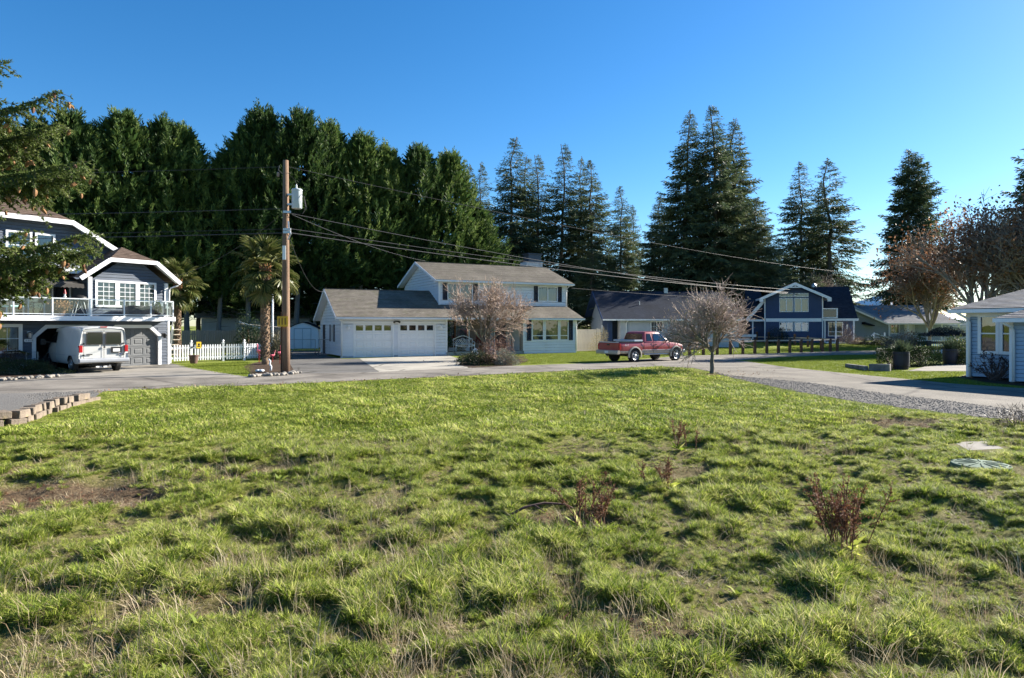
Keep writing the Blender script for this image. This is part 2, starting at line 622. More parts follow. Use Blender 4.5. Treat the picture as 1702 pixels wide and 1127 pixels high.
M_ASPH = mat("asphalt", (.215, .195, .168), .9, .2, .9, .5, 90, stain=((.135, .122, .106), .5, .46, .62), spec=.2)
M_LANE = mat("lane_asphalt", (.195, .177, .148), .9, .2, .9, .5, 90, stain=((.14, .127, .108), .5, .46, .64), spec=.2)
M_ASPH2 = mat("old_asphalt", (.135, .13, .122), .92, .2, 1.2, .5, 80, stain=((.09, .085, .08), .5, .45, .7), spec=.2)
M_CONC = mat("driveway_concrete", (.36, .335, .285), .9, .14, 1.4, .3, 60, stain=((.20, .19, .17), .6, .5, .75), spec=.2)
M_CONC2 = mat("worn_concrete", (.25, .23, .2), .9, .18, 1.4, .3, 60, stain=((.15, .145, .13), .6, .5, .75), spec=.2)
M_GRAV = mat("gravel_grey", (.155, .148, .138), .95, .5, 30, 1.0, 45, spec=.2)
M_GRAV2 = mat("gravel_dark", (.115, .108, .10), .95, .6, 28, 1.0, 40, spec=.2)
M_MULCH = mat("bark_mulch", (.065, .045, .032), .97, .5, 20, 1.0, 35, spec=.1)
M_STONE = mat("river_stone", (.26, .235, .20), .85, .5, 2.0, .2, 20)
M_BLOCK = mat("wall_block", (.185, .15, .118), .92, .3, 5.0, .8, 40, stain=((.42, .3, .09), 2.2, .62, .8), spec=.2)

def cracks(m, scale, amount):
    nt = m.node_tree
    b = nt.nodes["Principled BSDF"]
    src = b.inputs["Base Color"].links[0].from_socket
    tc = nt.nodes.new("ShaderNodeTexCoord")
    nz = nt.nodes.new("ShaderNodeTexNoise"); nz.inputs["Scale"].default_value = 1.2
    nt.links.new(tc.outputs["Object"], nz.inputs["Vector"])
    mxv = nt.nodes.new("ShaderNodeMixRGB"); mxv.inputs[0].default_value = .25
    nt.links.new(tc.outputs["Object"], mxv.inputs[1]); nt.links.new(nz.outputs["Color"], mxv.inputs[2])
    vo = nt.nodes.new("ShaderNodeTexVoronoi"); vo.feature = 'DISTANCE_TO_EDGE'; vo.inputs["Scale"].default_value = scale
    nt.links.new(mxv.outputs[0], vo.inputs["Vector"])
    mr = nt.nodes.new("ShaderNodeMapRange"); mr.inputs[1].default_value = .004; mr.inputs[2].default_value = .02; mr.inputs[3].default_value = amount; mr.inputs[4].default_value = 0
    nt.links.new(vo.outputs["Distance"], mr.inputs[0])
    mx = nt.nodes.new("ShaderNodeMixRGB"); mx.inputs[2].default_value = (.05, .045, .04, 1)
    nt.links.new(mr.outputs[0], mx.inputs[0]); nt.links.new(src, mx.inputs[1]); nt.links.new(mx.outputs[0], b.inputs["Base Color"])
cracks(M_ASPH, .22, .55); cracks(M_LANE, .2, .5); cracks(M_CONC, .3, .6); cracks(M_ASPH2, .35, .7); cracks(M_CONC2, .25, .6)

def sheet(name, pts, m, z):
    b = MB()
    b.face([(x, y, z + 0.45 * float(sm(55, 65, np.array(y)))) for x, y in pts])
    me = b.mesh(name, m)
    bm = bmesh.new(); bm.from_mesh(me)
    if bm.faces[:][0].normal.z < 0: bmesh.ops.reverse_faces(bm, faces=bm.faces[:])
    bm.to_mesh(me); bm.free()
    return tag(link(name, me), kind="structure")

def G(*ps):
    return [ground(*p) for p in ps]

sheet("road", [(-60, 18.0), (-60, 24.0)] + G((0, 632), (90, 626), (285, 628), (410, 628), (490, 622), (620, 619), (770, 612), (850, 608.5), (1000, 603.5), (1130, 592), (1260, 588.5), (1392, 584), (1476, 583), (1640, 582.3), (1640, 588), (1480, 588.5), (1390, 590), (1300, 593.5), (1235, 598.5), (1150, 606), (1081, 610), (940, 616.7), (780, 624.8), (640, 630.8), (500, 637.8), (302, 644.8), (172, 651), (88, 653), (0, 655)), M_ASPH, .014)
sheet("lane", G((1081, 609), (1120, 603), (1200, 600), (1235, 600), (1318, 612), (1450, 625), (1583, 638), (1702, 646), (1960, 665), (1960, 710), (1702, 684), (1583, 668), (1465, 654.5), (1347, 637), (1215, 625), (1150, 611.5)), M_LANE, .010)
sheet("gravel_shoulder", G((1160, 612.5), (1215, 624), (1347, 636), (1465, 653), (1583, 667), (1702, 683), (1960, 708), (1960, 722), (1702, 700), (1642, 695), (1554, 685), (1436, 670), (1318, 650), (1215, 628)), M_GRAV2, .007)
sheet("house_driveway", G((95, 627), (70, 612), (56, 606), (262, 602), (296, 605.5), (314.5, 611), (418, 627.5), (410, 629), (285, 629)), M_CONC2, .010)
sheet("concrete_driveway", G((597, 596), (632, 619.5), (700, 616), (775, 612.5), (790, 604), (745, 591)), M_CONC, .010)
sheet("side_driveway", G((492, 623), (478, 600), (477, 584), (536, 583), (545, 592), (568, 596.5), (596.6, 596), (631.5, 619.6), (560, 622)), M_ASPH2, .006)
sheet("patio", G((1508, 617), (1540, 609), (1608, 604), (1700, 600), (1700, 612), (1611, 617)), M_CONC2, .012)
sheet("mulch_bed", G((1590, 628), (1612, 622), (1702, 621), (1790, 630), (1790, 650), (1702, 642), (1640, 636)), M_MULCH, .016)
sheet("planting_bed", G((412, 606), (405, 610), (421, 625.5), (452, 624), (491, 621), (479, 600), (455, 597)), M_MULCH, .020)
sheet("front_bed", G((768, 600), (762, 607), (785, 612), (850, 608.5), (880, 600), (870, 592), (820, 591)), M_MULCH, .018)
sheet("shrub_bed", G((-180, 633), (0, 632), (88, 627), (66, 608), (0, 612), (-180, 618)), M_MULCH, .012)
sheet("worn_slab", G((1585, 741), (1640, 739), (1668, 752), (1610, 755)), M_CONC2, .062)

# gravel pull-out raised behind the block wall
WALLP = [(-10.55, 9.6), (-10.5, 12.8)] + G((30, 705), (60, 693.5), (90, 683), (130, 671), (166, 663))
def build_gravel():
    b = MB()
    edge = [(-60, 18.02), ground(0, 654.6), ground(60, 653.2), ground(88, 652.6), ground(140, 651.6), ground(160, 651), ground(172, 650.6)]
    wall = [(-60, 5), (-30, 6)] + [(p[0] - .1, p[1]) for p in WALLP]
    top = [(-60, 18.02, .01), (*ground(0, 654.6), .012), (*ground(88, 652.6), .012), (*ground(172, 650.9), .012)]
    low = [(-60, 4, .17), (-10.62, 9.6, .17), (-10.57, 12.8, .17), (WALLP[4][0] - .1, WALLP[4][1], .15), (WALLP[6][0] - .12, WALLP[6][1], .06)]
    b.face([top[0], low[0], low[1], low[2], top[1]])
    b.face([top[1], low[2], low[3], top[2]])
    b.face([top[2], low[3], low[4], top[3]])
    me = b.mesh("gravel_pullout", M_GRAV)
    bm = bmesh.new(); bm.from_mesh(me)
    for f in bm.faces:
        if f.normal.z < 0: f.normal_flip()
    bm.to_mesh(me); bm.free()
    tag(link("gravel_pullout", me), kind="structure")
build_gravel()

def rock_mesh(name, m, seed, s=(1, 1, .6), sub=2, amp=.18):
    r = random.Random(seed)
    bm = bmesh.new()
    bmesh.ops.create_icosphere(bm, subdivisions=sub, radius=.5)
    off = [Vector((r.uniform(-1, 1), r.uniform(-1, 1), r.uniform(-1, 1))).normalized() for _ in range(7)]
    for v in bm.verts:
        n = v.co.normalized()
        k = 1 + sum(amp * (abs(n.dot(o)) - .5) for o in off) * .5
        v.co = Vector((n.x * s[0], n.y * s[1], n.z * s[2])) * .5 * k
    me = bpy.data.meshes.new(name)
    bm.to_mesh(me); bm.free()
    me.materials.append(m)
    me.polygons.foreach_set("use_smooth", [True] * len(me.polygons))
    return me

# block retaining wall
def build_block_wall():
    t = thing("retaining_wall", "low wall of mossy tan concrete blocks along the gravel at the lawn's left edge", "retaining wall", (WALLP[1][0], WALLP[1][1], 0))
    meshes = []
    for k in range(3):
        b = MB()
        w = (.33, .38, .30)[k]
        b.extrude([(-w / 2, -.13), (w / 2, -.13), (w / 2 - .05, .13), (-w / 2 + .05, .13)], 'z', 0, .155)
        me = b.mesh("block", M_BLOCK)
        bm = bmesh.new(); bm.from_mesh(me)
        bmesh.ops.recalc_face_normals(bm, faces=bm.faces)
        bmesh.ops.bevel(bm, geom=bm.edges[:], offset=.012, segments=1, affect='EDGES')
        r = random.Random(k)
        for v in bm.verts: v.co += Vector([r.uniform(-.008, .008) for _ in range(3)])
        bm.to_mesh(me); bm.free()
        meshes.append(me)
    segs = []
    for i in range(len(WALLP) - 1):
        segs.append((Vector((*WALLP[i], 0)), Vector((*WALLP[i + 1], 0))))
    tot = sum((q - p).length for p, q in segs)
    def at(s):
        for p, q in segs:
            L = (q - p).length
            if s <= L: return p + (q - p) * (s / L), (q - p).normalized()
            s -= L
        return segs[-1][1], (segs[-1][1] - segs[-1][0]).normalized()
    for course in range(2):
        s = .2 + course * .19
        end = tot if course == 0 else tot - .8
        while s < end:
            p, d = at(s)
            n = Vector((d.y, -d.x, 0))
            a = math.atan2(-n.x, n.y) + math.pi + rnd.uniform(-.3, .3)
            fade = .05 * max(0, (s - 5) / 4)
            pos = p + n * (rnd.uniform(-.03, .04) - .02 * course) + Vector((0, 0, -.03 + .152 * course - fade + rnd.uniform(-.006, .006) + (.02 if course else 0) * (rnd.random() > .6)))
            link("block", meshes[rnd.randrange(3)], t, pos - Vector(t.location), (rnd.uniform(-.04, .04), rnd.uniform(-.03, .03), a))
            s += rnd.uniform(.38, .45)
build_block_wall()

def stone_row(name, label, pts, n, size, m=M_STONE, spread=.3):
    t = thing(name, label, "stone border", (*pts[0], 0))
    ms = [rock_mesh("stone", m, 40 + k, (1, .8, .62)) for k in range(4)]
    for i in range(n):
        f = rnd.random() * (len(pts) - 1.001)
        k = int(f)
        x = pts[k][0] + (pts[k + 1][0] - pts[k][0]) * (f - k) + rnd.uniform(-spread, spread) * .7
        y = pts[k][1] + (pts[k + 1][1] - pts[k][1]) * (f - k) + rnd.uniform(-spread, spread)
        s = size * rnd.uniform(.6, 1.25)
        link("stone", ms[rnd.randrange(4)], t, (x - pts[0][0], y - pts[0][1], s * .2 + .02), (rnd.uniform(-.3, .3), rnd.uniform(-.3, .3), rnd.uniform(0, 6)), (s, s, s))
    return t
stone_row("stone_border", "pale river stones edging the bark bed at the foot of the utility pole", G((420, 627), (445, 625.5), (470, 624), (491, 621.5)), 62, .2)
stone_row("stone_border", "pale river stones edging the shrub bed left of the white van", G((-30, 635), (20, 632), (60, 629.5), (92, 627.5)), 75, .17, spread=.28)

def low_walls():
    b = MB()
    p0, p1, p2 = Vector((*ground(1445, 616), 0)), Vector((*ground(1480, 617.5), 0)), Vector((*ground(1408, 610), 0))
    b.beam(p0 + Vector((0, 0, .13)), p1 + Vector((0, 0, .15)), .2, .34)
    b.beam(p2 + Vector((0, 0, .05)), p0 + Vector((-.1, .1, .09)), .2, .22)
    o = b.build("garden_wall", mat("stained_concrete", (.2, .19, .185), .9, .35, 2.5, .5, 30, stain=((.08, .08, .085), 3, .5, .7)), bevel=.015)
    tag(o, "low stained concrete wall stepping down on the grass beside the clipped hedge", "garden wall")
low_walls()

def septic_lid():
    p = ground(1630, 778, .1)
    t = thing("septic_lid", "round green plastic access lid lying flush in the rough grass", "lid", (p[0], p[1], gz1(*p) + .06))
    m = mat("green_plastic", (.07, .125, .08), .8, .15, 5, .1, 60)
    b = MB()
    b.lathe([(.345, -.12), (.345, .03), (.335, .045), (.30, .05), (.05, .062)], n=36)
    b.build("lid_disc", m, t, fixn=True)
    b = MB()
    for k in range(12):
        a = k * math.pi / 6
        b.beam((.07 * math.cos(a), .07 * math.sin(a), .063), (.29 * math.cos(a), .29 * math.sin(a), .054), .018, .012)
    b.build("rib", m, t)
    for k in range(6):
        a = k * math.pi / 3 + .3
        b = MB()
        b.lathe([(.014, .0), (.014, .012), (.008, .016)], (.318 * math.cos(a), .318 * math.sin(a), .045), 8)
        b.build("bolt", m, t)
septic_lid()
# ------------------------------------------------------------------ building parts
def siding(mb, x0, x1, z0, z1, y=0.0, lap=.15, holes=(), xl=None, xr=None, out=-1, m=0, proud=.022):
    """lap boards on the plane y, facing -y (out=-1) or +y; holes (x0,x1,z0,z1) are left open"""
    z = z0
    cuts = sorted(set([h[2] for h in holes] + [h[3] for h in holes]))
    while z < z1 - 1e-4:
        zt = min(z + lap, z1)
        for c in cuts:
            if z + .03 < c < zt - .03: zt = c; break
        zc = (z + zt) / 2
        a, b = (xl(zc) if xl else x0), (xr(zc) if xr else x1)
        iv = [(a, b)]
        for h in holes:
            if h[2] < zc < h[3]:
                nv = []
                for p, q in iv:
                    if h[1] <= p or h[0] >= q: nv.append((p, q)); continue
                    if p < h[0]: nv.append((p, h[0]))
                    if q > h[1]: nv.append((h[1], q))
                iv = nv
        for p, q in iv:
            if q - p < .01: continue
            yb, yt = y + out * proud, y + out * .002
            al, bl = p, q
            at_, bt = p, q
            if xl and abs(p - a) < 1e-6: al, at_ = xl(z), xl(zt)
            if xr and abs(q - b) < 1e-6: bl, bt = xr(z), xr(zt)
            zg = zt - .013 if zt < z1 - 1e-4 else zt
            f = [(al, yb, z), (bl, yb, z), (bt, yt, zg), (at_, yt, zg)]
            u = [(al, y, z), (bl, y, z), (bl, yb, z), (al, yb, z)]
            if out > 0: f.reverse(); u.reverse()
            mb.face(f, m); mb.face(u, m)
        z = zt

def side_siding(mb, x, y0, y1, z0, z1, lap=.15, holes=(), yl=None, yr=None, out=-1, m=0):
    """the same on the plane x, facing -x or +x"""
    t = MB()
    siding(t, y0, y1, z0, z1, 0, lap, holes, yl, yr, -1)
    i0 = len(mb.v)
    mb.v += [(x + out * (-v[1]), v[0], v[2]) for v in t.v]
    for f in t.f:
        f = tuple(i0 + k for k in f)
        mb.f.append(f[::-1] if out < 0 else f)
        mb.m.append(m); mb.uv.append(None)

def roof_slope(mb, L0, R0, L1, R1, step=.29, m=0):
    """stepped shingle courses from the eave L0-R0 up to L1-R1"""
    L0, R0, L1, R1 = map(Vector, (L0, R0, L1, R1))
    e = (R0 - L0).normalized()
    mid = ((L1 + R1) - (L0 + R0)) / 2
    upv = mid - e * mid.dot(e)
    H = upv.length
    n = max(2, round(H / step))
    nrm = e.cross(upv).normalized()
    if nrm.z < 0: nrm = -nrm
    for i in range(n):
        a, b = i / n, (i + 1) / n
        p0, q0 = L0.lerp(L1, a) + nrm * .018, R0.lerp(R1, a) + nrm * .018
        p1, q1 = L0.lerp(L1, b) + nrm * .002, R0.lerp(R1, b) + nrm * .002
        pts = [p0, q0, q1, p1]
        uv = [((p - L0).dot(e) + 50, a * H if k < 2 else b * H) for k, p in enumerate(pts)]
        if (q0 - p0).cross(p1 - p0).z < 0:
            pts.reverse(); uv.reverse()
        if (q1 - p1).length < 1e-4: pts, uv = (pts[:3], uv[:3])
        mb.face(pts, m, uv)
        lip = [L0.lerp(L1, a), R0.lerp(R1, a), q0, p0]
        mb.face(lip, m, [(0, a * H)] * 4)

def quad2(mb, a, b, c, d, m=0):
    mb.face([a, b, c, d], m)

M = {}
M['white'] = mat("white_paint", (.74, .75, .76), .5, .05, 2.0)
M['wsiding'] = mat("white_siding", (.68, .70, .73), .5, .06, 1.2, .05, 20, stain=((.6, .61, .6), .9, .6, .9))
M['gsiding'] = mat("slate_siding", (.072, .09, .122), .55, .12, 1.4, .06, 25)
M['gdoor'] = mat("grey_door_paint", (.13, .135, .14), .5, .06, 2)
M['bluewood'] = mat("navy_siding", (.022, .045, .115), .55, .14, 2.0, .06, 25)
M['navy'] = mat("navy_shutter", (.012, .016, .035), .5, .1, 3)
M['lbsiding'] = mat("pale_blue_siding", (.27, .36, .47), .5, .07, 1.2, .05, 25)
M['gbsiding'] = mat("blue_grey_siding", (.3, .36, .4), .55, .08, 1.2)
M['greywall'] = mat("grey_board_wall", (.42, .44, .47), .6, .1, 2)
M['dark'] = mat("dark_interior", (.02, .02, .022), .9, .2, 2)
M['black'] = mat("black_metal", (.015, .015, .016), .45, .1, 6)
M['rubber'] = mat("black_rubber", (.018, .018, .019), .8, .2, 8, .2, 60)
M['alu'] = mat("pale_aluminium", (.66, .68, .70), .35, .05, 4, metal=.35)
M['steel'] = mat("galvanised_steel", (.42, .43, .44), .4, .15, 8, metal=.8)
M['blind'] = mat("window_blind", (.30, .33, .33), .8, .12, 1.2)
M['curtain'] = mat("pale_curtain", (.17, .195, .19), .85, .2, 8, stretch=(6, 6, .3))
M['glass'] = glass_mat("window_glass")
M['railglass'] = glass_mat("railing_glass", (.82, .9, .9), .02, .05)
M['roofw'] = roof_mat("weathered_shingles", (.135, .118, .098), (.185, .165, .135), (.10, .10, .06))
M['roofb'] = roof_mat("brown_shingles", (.085, .06, .046), (.125, .09, .07))
M['roofd'] = roof_mat("dark_shingles", (.017, .024, .040), (.029, .038, .058))
M['rooflg'] = roof_mat("grey_shingles", (.16, .155, .16), (.26, .255, .26), (.2, .2, .17))
M['roofg2'] = roof_mat("ash_shingles", (.20, .205, .215), (.27, .275, .28))
M['brick'] = mat("porch_brick", (.17, .12, .095), .9, .35, 8, .4, 30)
M['wood'] = mat("cedar_post", (.13, .065, .035), .85, .35, 6, .4, 30, stretch=(3, 3, .4))
M['fencewood'] = mat("grey_cedar_board", (.40, .35, .28), .9, .25, 4, .4, 30, stretch=(4, 4, .3))
M['oldfence'] = mat("weathered_fence_board", (.2, .19, .17), .9, .25, 4, .4, 30, stretch=(4, 4, .3))

def window(par, x0, x1, z0, z1, y=0.0, lights=1, grid=None, trim=.09, split=None, blind='blind', frame='white', bz=None, sill=True, splits=None):
    """frame with sash; panes, glazing bars and what hangs behind the glass are its children. faces -y"""
    f = MB()
    f.box(x0 - trim, x1 + trim, y - .045, y + .01, z1, z1 + trim)
    f.box(x0 - trim, x1 + trim, y - .05 if sill else y - .045, y + .01, z0 - trim, z0)
    f.box(x0 - trim, x0, y - .042, y + .01, z0, z1)
    f.box(x1, x1 + trim, y - .042, y + .01, z0, z1)
    edges = [x0] + (splits if splits else [x0 + (x1 - x0) * k / lights for k in range(1, lights)]) + [x1]
    for e in edges[1:-1]: f.box(e - .035, e + .035, y - .03, y + .03, z0, z1)
    if split: f.box(x0, x1, y - .026, y + .026, split - .025, split + .025)
    o = f.build("window", M[frame], par)
    for a, b in zip(edges[:-1], edges[1:]):
        rows = [(z0, split), (split, z1)] if split else [(z0, z1)]
        for c, d in rows:
            p = MB(); p.face([(a, y + .012, c), (b, y + .012, c), (b, y + .012, d), (a, y + .012, d)])
            p.build("pane", M['glass'], o)
        if grid:
            nx, nz = grid
            g = MB()
            for k in range(1, nx):
                xx = a + .03 + (b - a - .06) * k / nx
                g.box(xx - .011, xx + .011, y - .004, y + .01, z0, z1)
            for k in range(1, nz):
                zz = z0 + (z1 - z0) * k / nz
                g.box(a, b, y - .002, y + .009, zz - .011, zz + .011)
            g.build("glazing_bar", M[frame], o)
    b = MB(); b.box(x0 - .02, x1 + .02, y + .35, y + .37, z0 - .05, z1 + .05)
    for e in (x0 - .02, x1 + .02): b.box(e - .004, e + .004, y + .03, y + .35, z0 - .05, z1 + .05)
    b.box(x0 - .02, x1 + .02, y + .03, y + .35, z1 + .04, z1 + .05)
    b.build("dark_backing", M['dark'], o)  # black box added behind the glass to keep stray light out
    if blind:
        b = MB()
        zb = z0 if bz is None else bz
        n = max(3, int((z1 - zb) / .055)) if blind == 'blind' else 1
        if blind == 'blind':
            for k in range(n):
                za = zb + (z1 - zb) * k / n; zc = zb + (z1 - zb) * (k + 1) / n
                b.face([(x0, y + .10, za), (x1, y + .10, za), (x1, y + .13, zc), (x0, y + .13, zc)])
        else:
            k = max(6, int((x1 - x0) / .09))
            for i in range(k):
                xa = x0 + (x1 - x0) * i / k; xb = x0 + (x1 - x0) * (i + 1) / k
                ya, yb = (.12, .16) if i % 2 else (.16, .12)
                b.face([(xa, y + ya, zb), (xb, y + yb, zb), (xb, y + yb, z1), (xa, y + ya, z1)])
        b.build("blind" if blind == 'blind' else "curtain", M[blind], o)
    return o

_panel_cache = {}
def raised_panel(w, h, m):
    k = (round(w, 3), round(h, 3), m.name)
    if k not in _panel_cache:
        b = MB()
        a, c = w / 2, h / 2
        ins, d = .05, .018
        o = [(-a, -.001, -c), (a, -.001, -c), (a, -.001, c), (-a, -.001, c)]
        i1 = [(-a + .02, d * .7, -c + .02), (a - .02, d * .7, -c + .02), (a - .02, d * .7, c - .02), (-a + .02, d * .7, c - .02)]
        i2 = [(-a + ins, d * .7, -c + ins), (a - ins, d * .7, -c + ins), (a - ins, d * .7, c - ins), (-a + ins, d * .7, c - ins)]
        i3 = [(-a + ins + .03, -.006, -c + ins + .03), (a - ins - .03, -.006, -c + ins + .03), (a - ins - .03, -.006, c - ins - .03), (-a + ins + .03, -.006, c - ins - .03)]
        for p, q in ((o, i1), (i1, i2), (i2, i3)):
            for j in range(4):
                b.face([p[j], p[(j + 1) % 4], q[(j + 1) % 4], q[j]])
        b.face(i3)
        _panel_cache[k] = b.mesh("panel", m)
    return _panel_cache[k]

def garage_door(par, x0, x1, z0, z1, y, m, cols=4, rows=4, glazed=False):
    """sectional door: rails and stiles, pressed panels set in, a row of lights on top when glazed"""
    d = MB()
    W, H = (x1 - x0) / cols, (z1 - z0) / rows
    mw, mh = W * .8, H * .68
    for r in range(rows):
        za = z0 + r * H + .004
        zb = z0 + (r + 1) * H - .004
        c0 = (za + zb) / 2
        lo, hi = c0 - mh / 2, c0 + mh / 2
        d.box(x0, x1, y, y + .03, za, lo)
        d.box(x0, x1, y, y + .03, hi, zb)
        xs = [x0] + [x for c in range(cols) for x in (x0 + c * W + (W - mw) / 2, x0 + c * W + (W + mw) / 2)] + [x1]
        for k in range(0, len(xs), 2):
            d.box(xs[k], xs[k + 1], y, y + .03, lo, hi)
    o = d.build("garage_door", m, par)
    for r in range(rows):
        for c in range(cols):
            cx, cz = x0 + (c + .5) * W, z0 + (r + .5) * H
            if glazed and r == rows - 1:
                p = MB(); p.face([(cx - mw / 2, y + .02, cz - mh / 2), (cx + mw / 2, y + .02, cz - mh / 2), (cx + mw / 2, y + .02, cz + mh / 2), (cx - mw / 2, y + .02, cz + mh / 2)])
                p.build("pane", M['glass'], o)
                bk = MB(); bk.box(cx - W * .48, cx + W * .48, y + .12, y + .13, cz - H * .49, cz + H * .49); bk.build("dark_backing", M['dark'], o)  # black sheet added behind the pane so the inside looks unlit
                f = MB()
                for s in (-1, 1):
                    f.box(cx - mw / 2, cx + mw / 2, y - .008, y + .03, cz + s * mh / 2 - .014, cz + s * mh / 2 + .014)
                    f.box(cx + s * mw / 2 - .014, cx + s * mw / 2 + .014, y - .007, y + .03, cz - mh / 2, cz + mh / 2)
                f.build("pane_frame", m, o)
            else:
                link("panel", raised_panel(mw, mh, m), o, (cx, y + .004, cz))
    return o

def downspout(par, pts, m='white', r=.035):
    b = MB()
    b.tube(pts, r, 8)
    return b.build("downspout", M[m], par, smooth=True)

def wall_lamp(par, x, y, z, m='black', s=1.0):
    b = MB()
    b.box(x - .05 * s, x + .05 * s, y - .02, y, z - .07 * s, z + .07 * s)
    b.tube([(x, y - .01, z), (x, y - .09 * s, z + .03), (x, y - .13 * s, z)], .012 * s, 6)
    b.lathe([(.03 * s, -.13 * s), (.055 * s, -.12 * s), (.07 * s, .02), (.02 * s, .06 * s)], (x, y - .13 * s, z), 8)
    return b.build("wall_lamp", M[m], par)

# ------------------------------------------------------------------ slate blue house with decks (left)
H1 = thing("slate_house", "dark slate blue house with glass railed decks, brown clipped gable roofs and two garage doors", "house", (-17.96, 34.6, 0), R(55))
def house_one():
    P = H1
    # ground floor front, with the two garage openings and a window
    op = [(-2.99, -.56, -.1, 1.92), (-5.95, -3.52, -.1, 1.92)]
    w = MB()
    siding(w, -10.5, -.05, 0, 2.45, 0, .155, op + [(-7.45, -6.6, .95, 1.95)])
    w.box(-.05, .05, -.03, .12, 0, 2.45, 1)
    w.face([(.0, .0, 0), (.0, 10.5, 0), (.0, 10.5, 4.2), (.0, 0, 4.2)])
    w.face([(-11, 10.5, 0), (0, 10.5, 0), (0, 10.5, 6), (-11, 10.5, 6)])
    # clipped corners of the garage openings
    for a, b in ((-2.99, -.56), (-5.95, -3.52)):
        for s, xx in ((1, a), (-1, b)):
            w.face([(xx, .004, 1.92), (xx, .004, 1.5), (xx + s * .42, .004, 1.92)])
    w.build("wall", [M['gsiding'], M['white']], P)
    # trims round the openings
    for a, b in ((-2.99, -.56), (-5.95, -3.52)):
        t = MB()
        pts = [(a - .02, 0), (a - .02, 1.48), (a + .42, 1.9), (b - .42, 1.9), (b + .02, 1.48), (b + .02, 0)]
        ext = [(a - .17, 0), (a - .17, 1.54), (a + .36, 2.06), (b - .36, 2.06), (b + .17, 1.54), (b + .17, 0)]
        for k in range(5):
            p, q, p2, q2 = pts[k], pts[k + 1], ext[k], ext[k + 1]
            for yy, rv in ((-.05, 0),):
                t.face([(p[0], yy, p[1]), (q[0], yy, q[1]), (q2[0], yy, q2[1]), (p2[0], yy, p2[1])])
            t.face([(p[0], -.05, p[1]), (p[0], .12, p[1]), (q[0], .12, q[1]), (q[0], -.05, q[1])])
            t.face([(p2[0], -.05, p2[1]), (q2[0], -.05, q2[1]), (q2[0], .0, q2[1]), (p2[0], .0, p2[1])])
        t.build("opening_trim", M['white'], P)
    garage_door(P, -2.99, -.56, 0, 1.95, .12, M['gdoor'], 4, 4)
    # open left bay: room behind
    r = MB()
    r.face([(-6.2, 5, 0), (-3.2, 5, 0), (-3.2, 5, 2.4), (-6.2, 5, 2.4)])
    r.face([(-6.2, .14, 0), (-6.2, 5, 0), (-6.2, 5, 2.4), (-6.2, .14, 2.4)])
    r.face([(-3.2, .2, 0), (-3.2, 5, 0), (-3.2, 5, 2.4), (-3.2, .2, 2.4)])
    r.face([(-10.5, .1, 2.42), (0, .1, 2.42), (0, 5, 2.42), (-10.5, 5, 2.42)])
    r.build("garage_interior", mat("garage_wall", (.12, .125, .14), .8, .3, 1), P)
    wl = window(P, -7.45, -6.62, .95, 1.95, 0, 1, (2, 2), .14, blind='curtain')
    # name board and lamps
    b = MB()
    b.extrude([(-6.42, 1.32), (-6.38, 1.29), (-6.1, 1.29), (-6.06, 1.32), (-6.06, 1.40), (-6.1, 1.43), (-6.38, 1.43), (-6.42, 1.40)], 'y', -.05, -.02)
    nb = b.build("house_number", M['white'], P)
    d = MB()
    for k, x in enumerate((-6.34, -6.27, -6.2, -6.13)):
        d.box(x - .017, x + .017, -.056, -.05, 1.33, 1.345)
        d.box(x - .017, x + .017, -.056, -.05, 1.375, 1.39)
        d.box(x + (.008 if k % 2 else -.017), x + (.017 if k % 2 else -.008), -.056, -.05, 1.345, 1.375)
    d.build("digit", M['black'], nb)
    wall_lamp(P, -6.24, -.02, 1.66, 'steel', 1.5)
    wall_lamp(P, -.28, -.02, 1.55, 'black', 1.3)
    # deck slab with fascia
    d = MB()
    d.box(-11, -.32, -1.25, 2.0, 2.3, 2.44)
    d.build("deck", M['alu'], P)
    dj = MB()
    dj.box(-11, -.3, -1.27, -1.252, 2.24, 2.46)
    dj.box(-.318, -.3, -1.25, .0, 2.24, 2.46)
    dj.build("deck_fascia", M['white'], P)
    rail(P, [(-10.6, -1.2), (-.4, -1.2), (-.4, -.1)], 2.46, .78, [(-9.3, -1.2), (-7.2, -1.2), (-5.75, -1.2), (-4.25, -1.2), (-2.75, -1.2), (-1.5, -1.2), (-.4, -1.2), (-.4, -.65), (-.4, -.12)])
    # bay room: front wall with triple window
    hx0, hx1 = -3.45, -.62
    def xr(z): return -.05 if z < 4.2 else -.05 - (z - 4.2) * 1.32
    def xl(z): return -3.72 if z < 4.2 else -3.72 + (z - 4.2) * 1.32
    w = MB()
    siding(w, 0, 0, 2.46, 5.3, .02, .155, [(hx0, hx1, 2.98, 4.2)], xl, xr)
    w.face([(-3.72, .02, 2.46), (-3.72, 2.6, 2.46), (-3.72, 2.6, 4.3), (-3.72, .02, 4.3)])
    w.face([(-.05, .02, 2.46), (-.05, 2.6, 2.46), (-.05, 2.6, 4.3), (-.05, .02, 4.3)])
    w.build("bay_wall", M['gsiding'], P)
    cb = MB()
    cb.box(-3.82, -3.66, -.035, .1, 2.46, 4.35)
    cb.box(-.22, -.04, -.035, .1, 2.46, 4.22)
    cb.build("corner_board", M['white'], P)
    for a, b_, bz in ((-3.42, -2.62, 3.2), (-2.42, -1.66, 3.3), (-1.46, -.74, 3.3)):
        window(P, a, b_, 3.02, 4.12, 0, 1, (3, 5), .1, blind='blind', bz=bz)
    # bay roof (clipped gable)
    ey = -.42
    rf = MB()
    pk = (-1.88, .95, 6.0)
    fl, fr = (-3.02, ey, 5.28), (-.8, ey, 5.28)
    el, er = (-4.32, ey, 4.3), (.42, ey, 4.3)
    roof_slope(rf, fl, fr, pk, pk, .2)
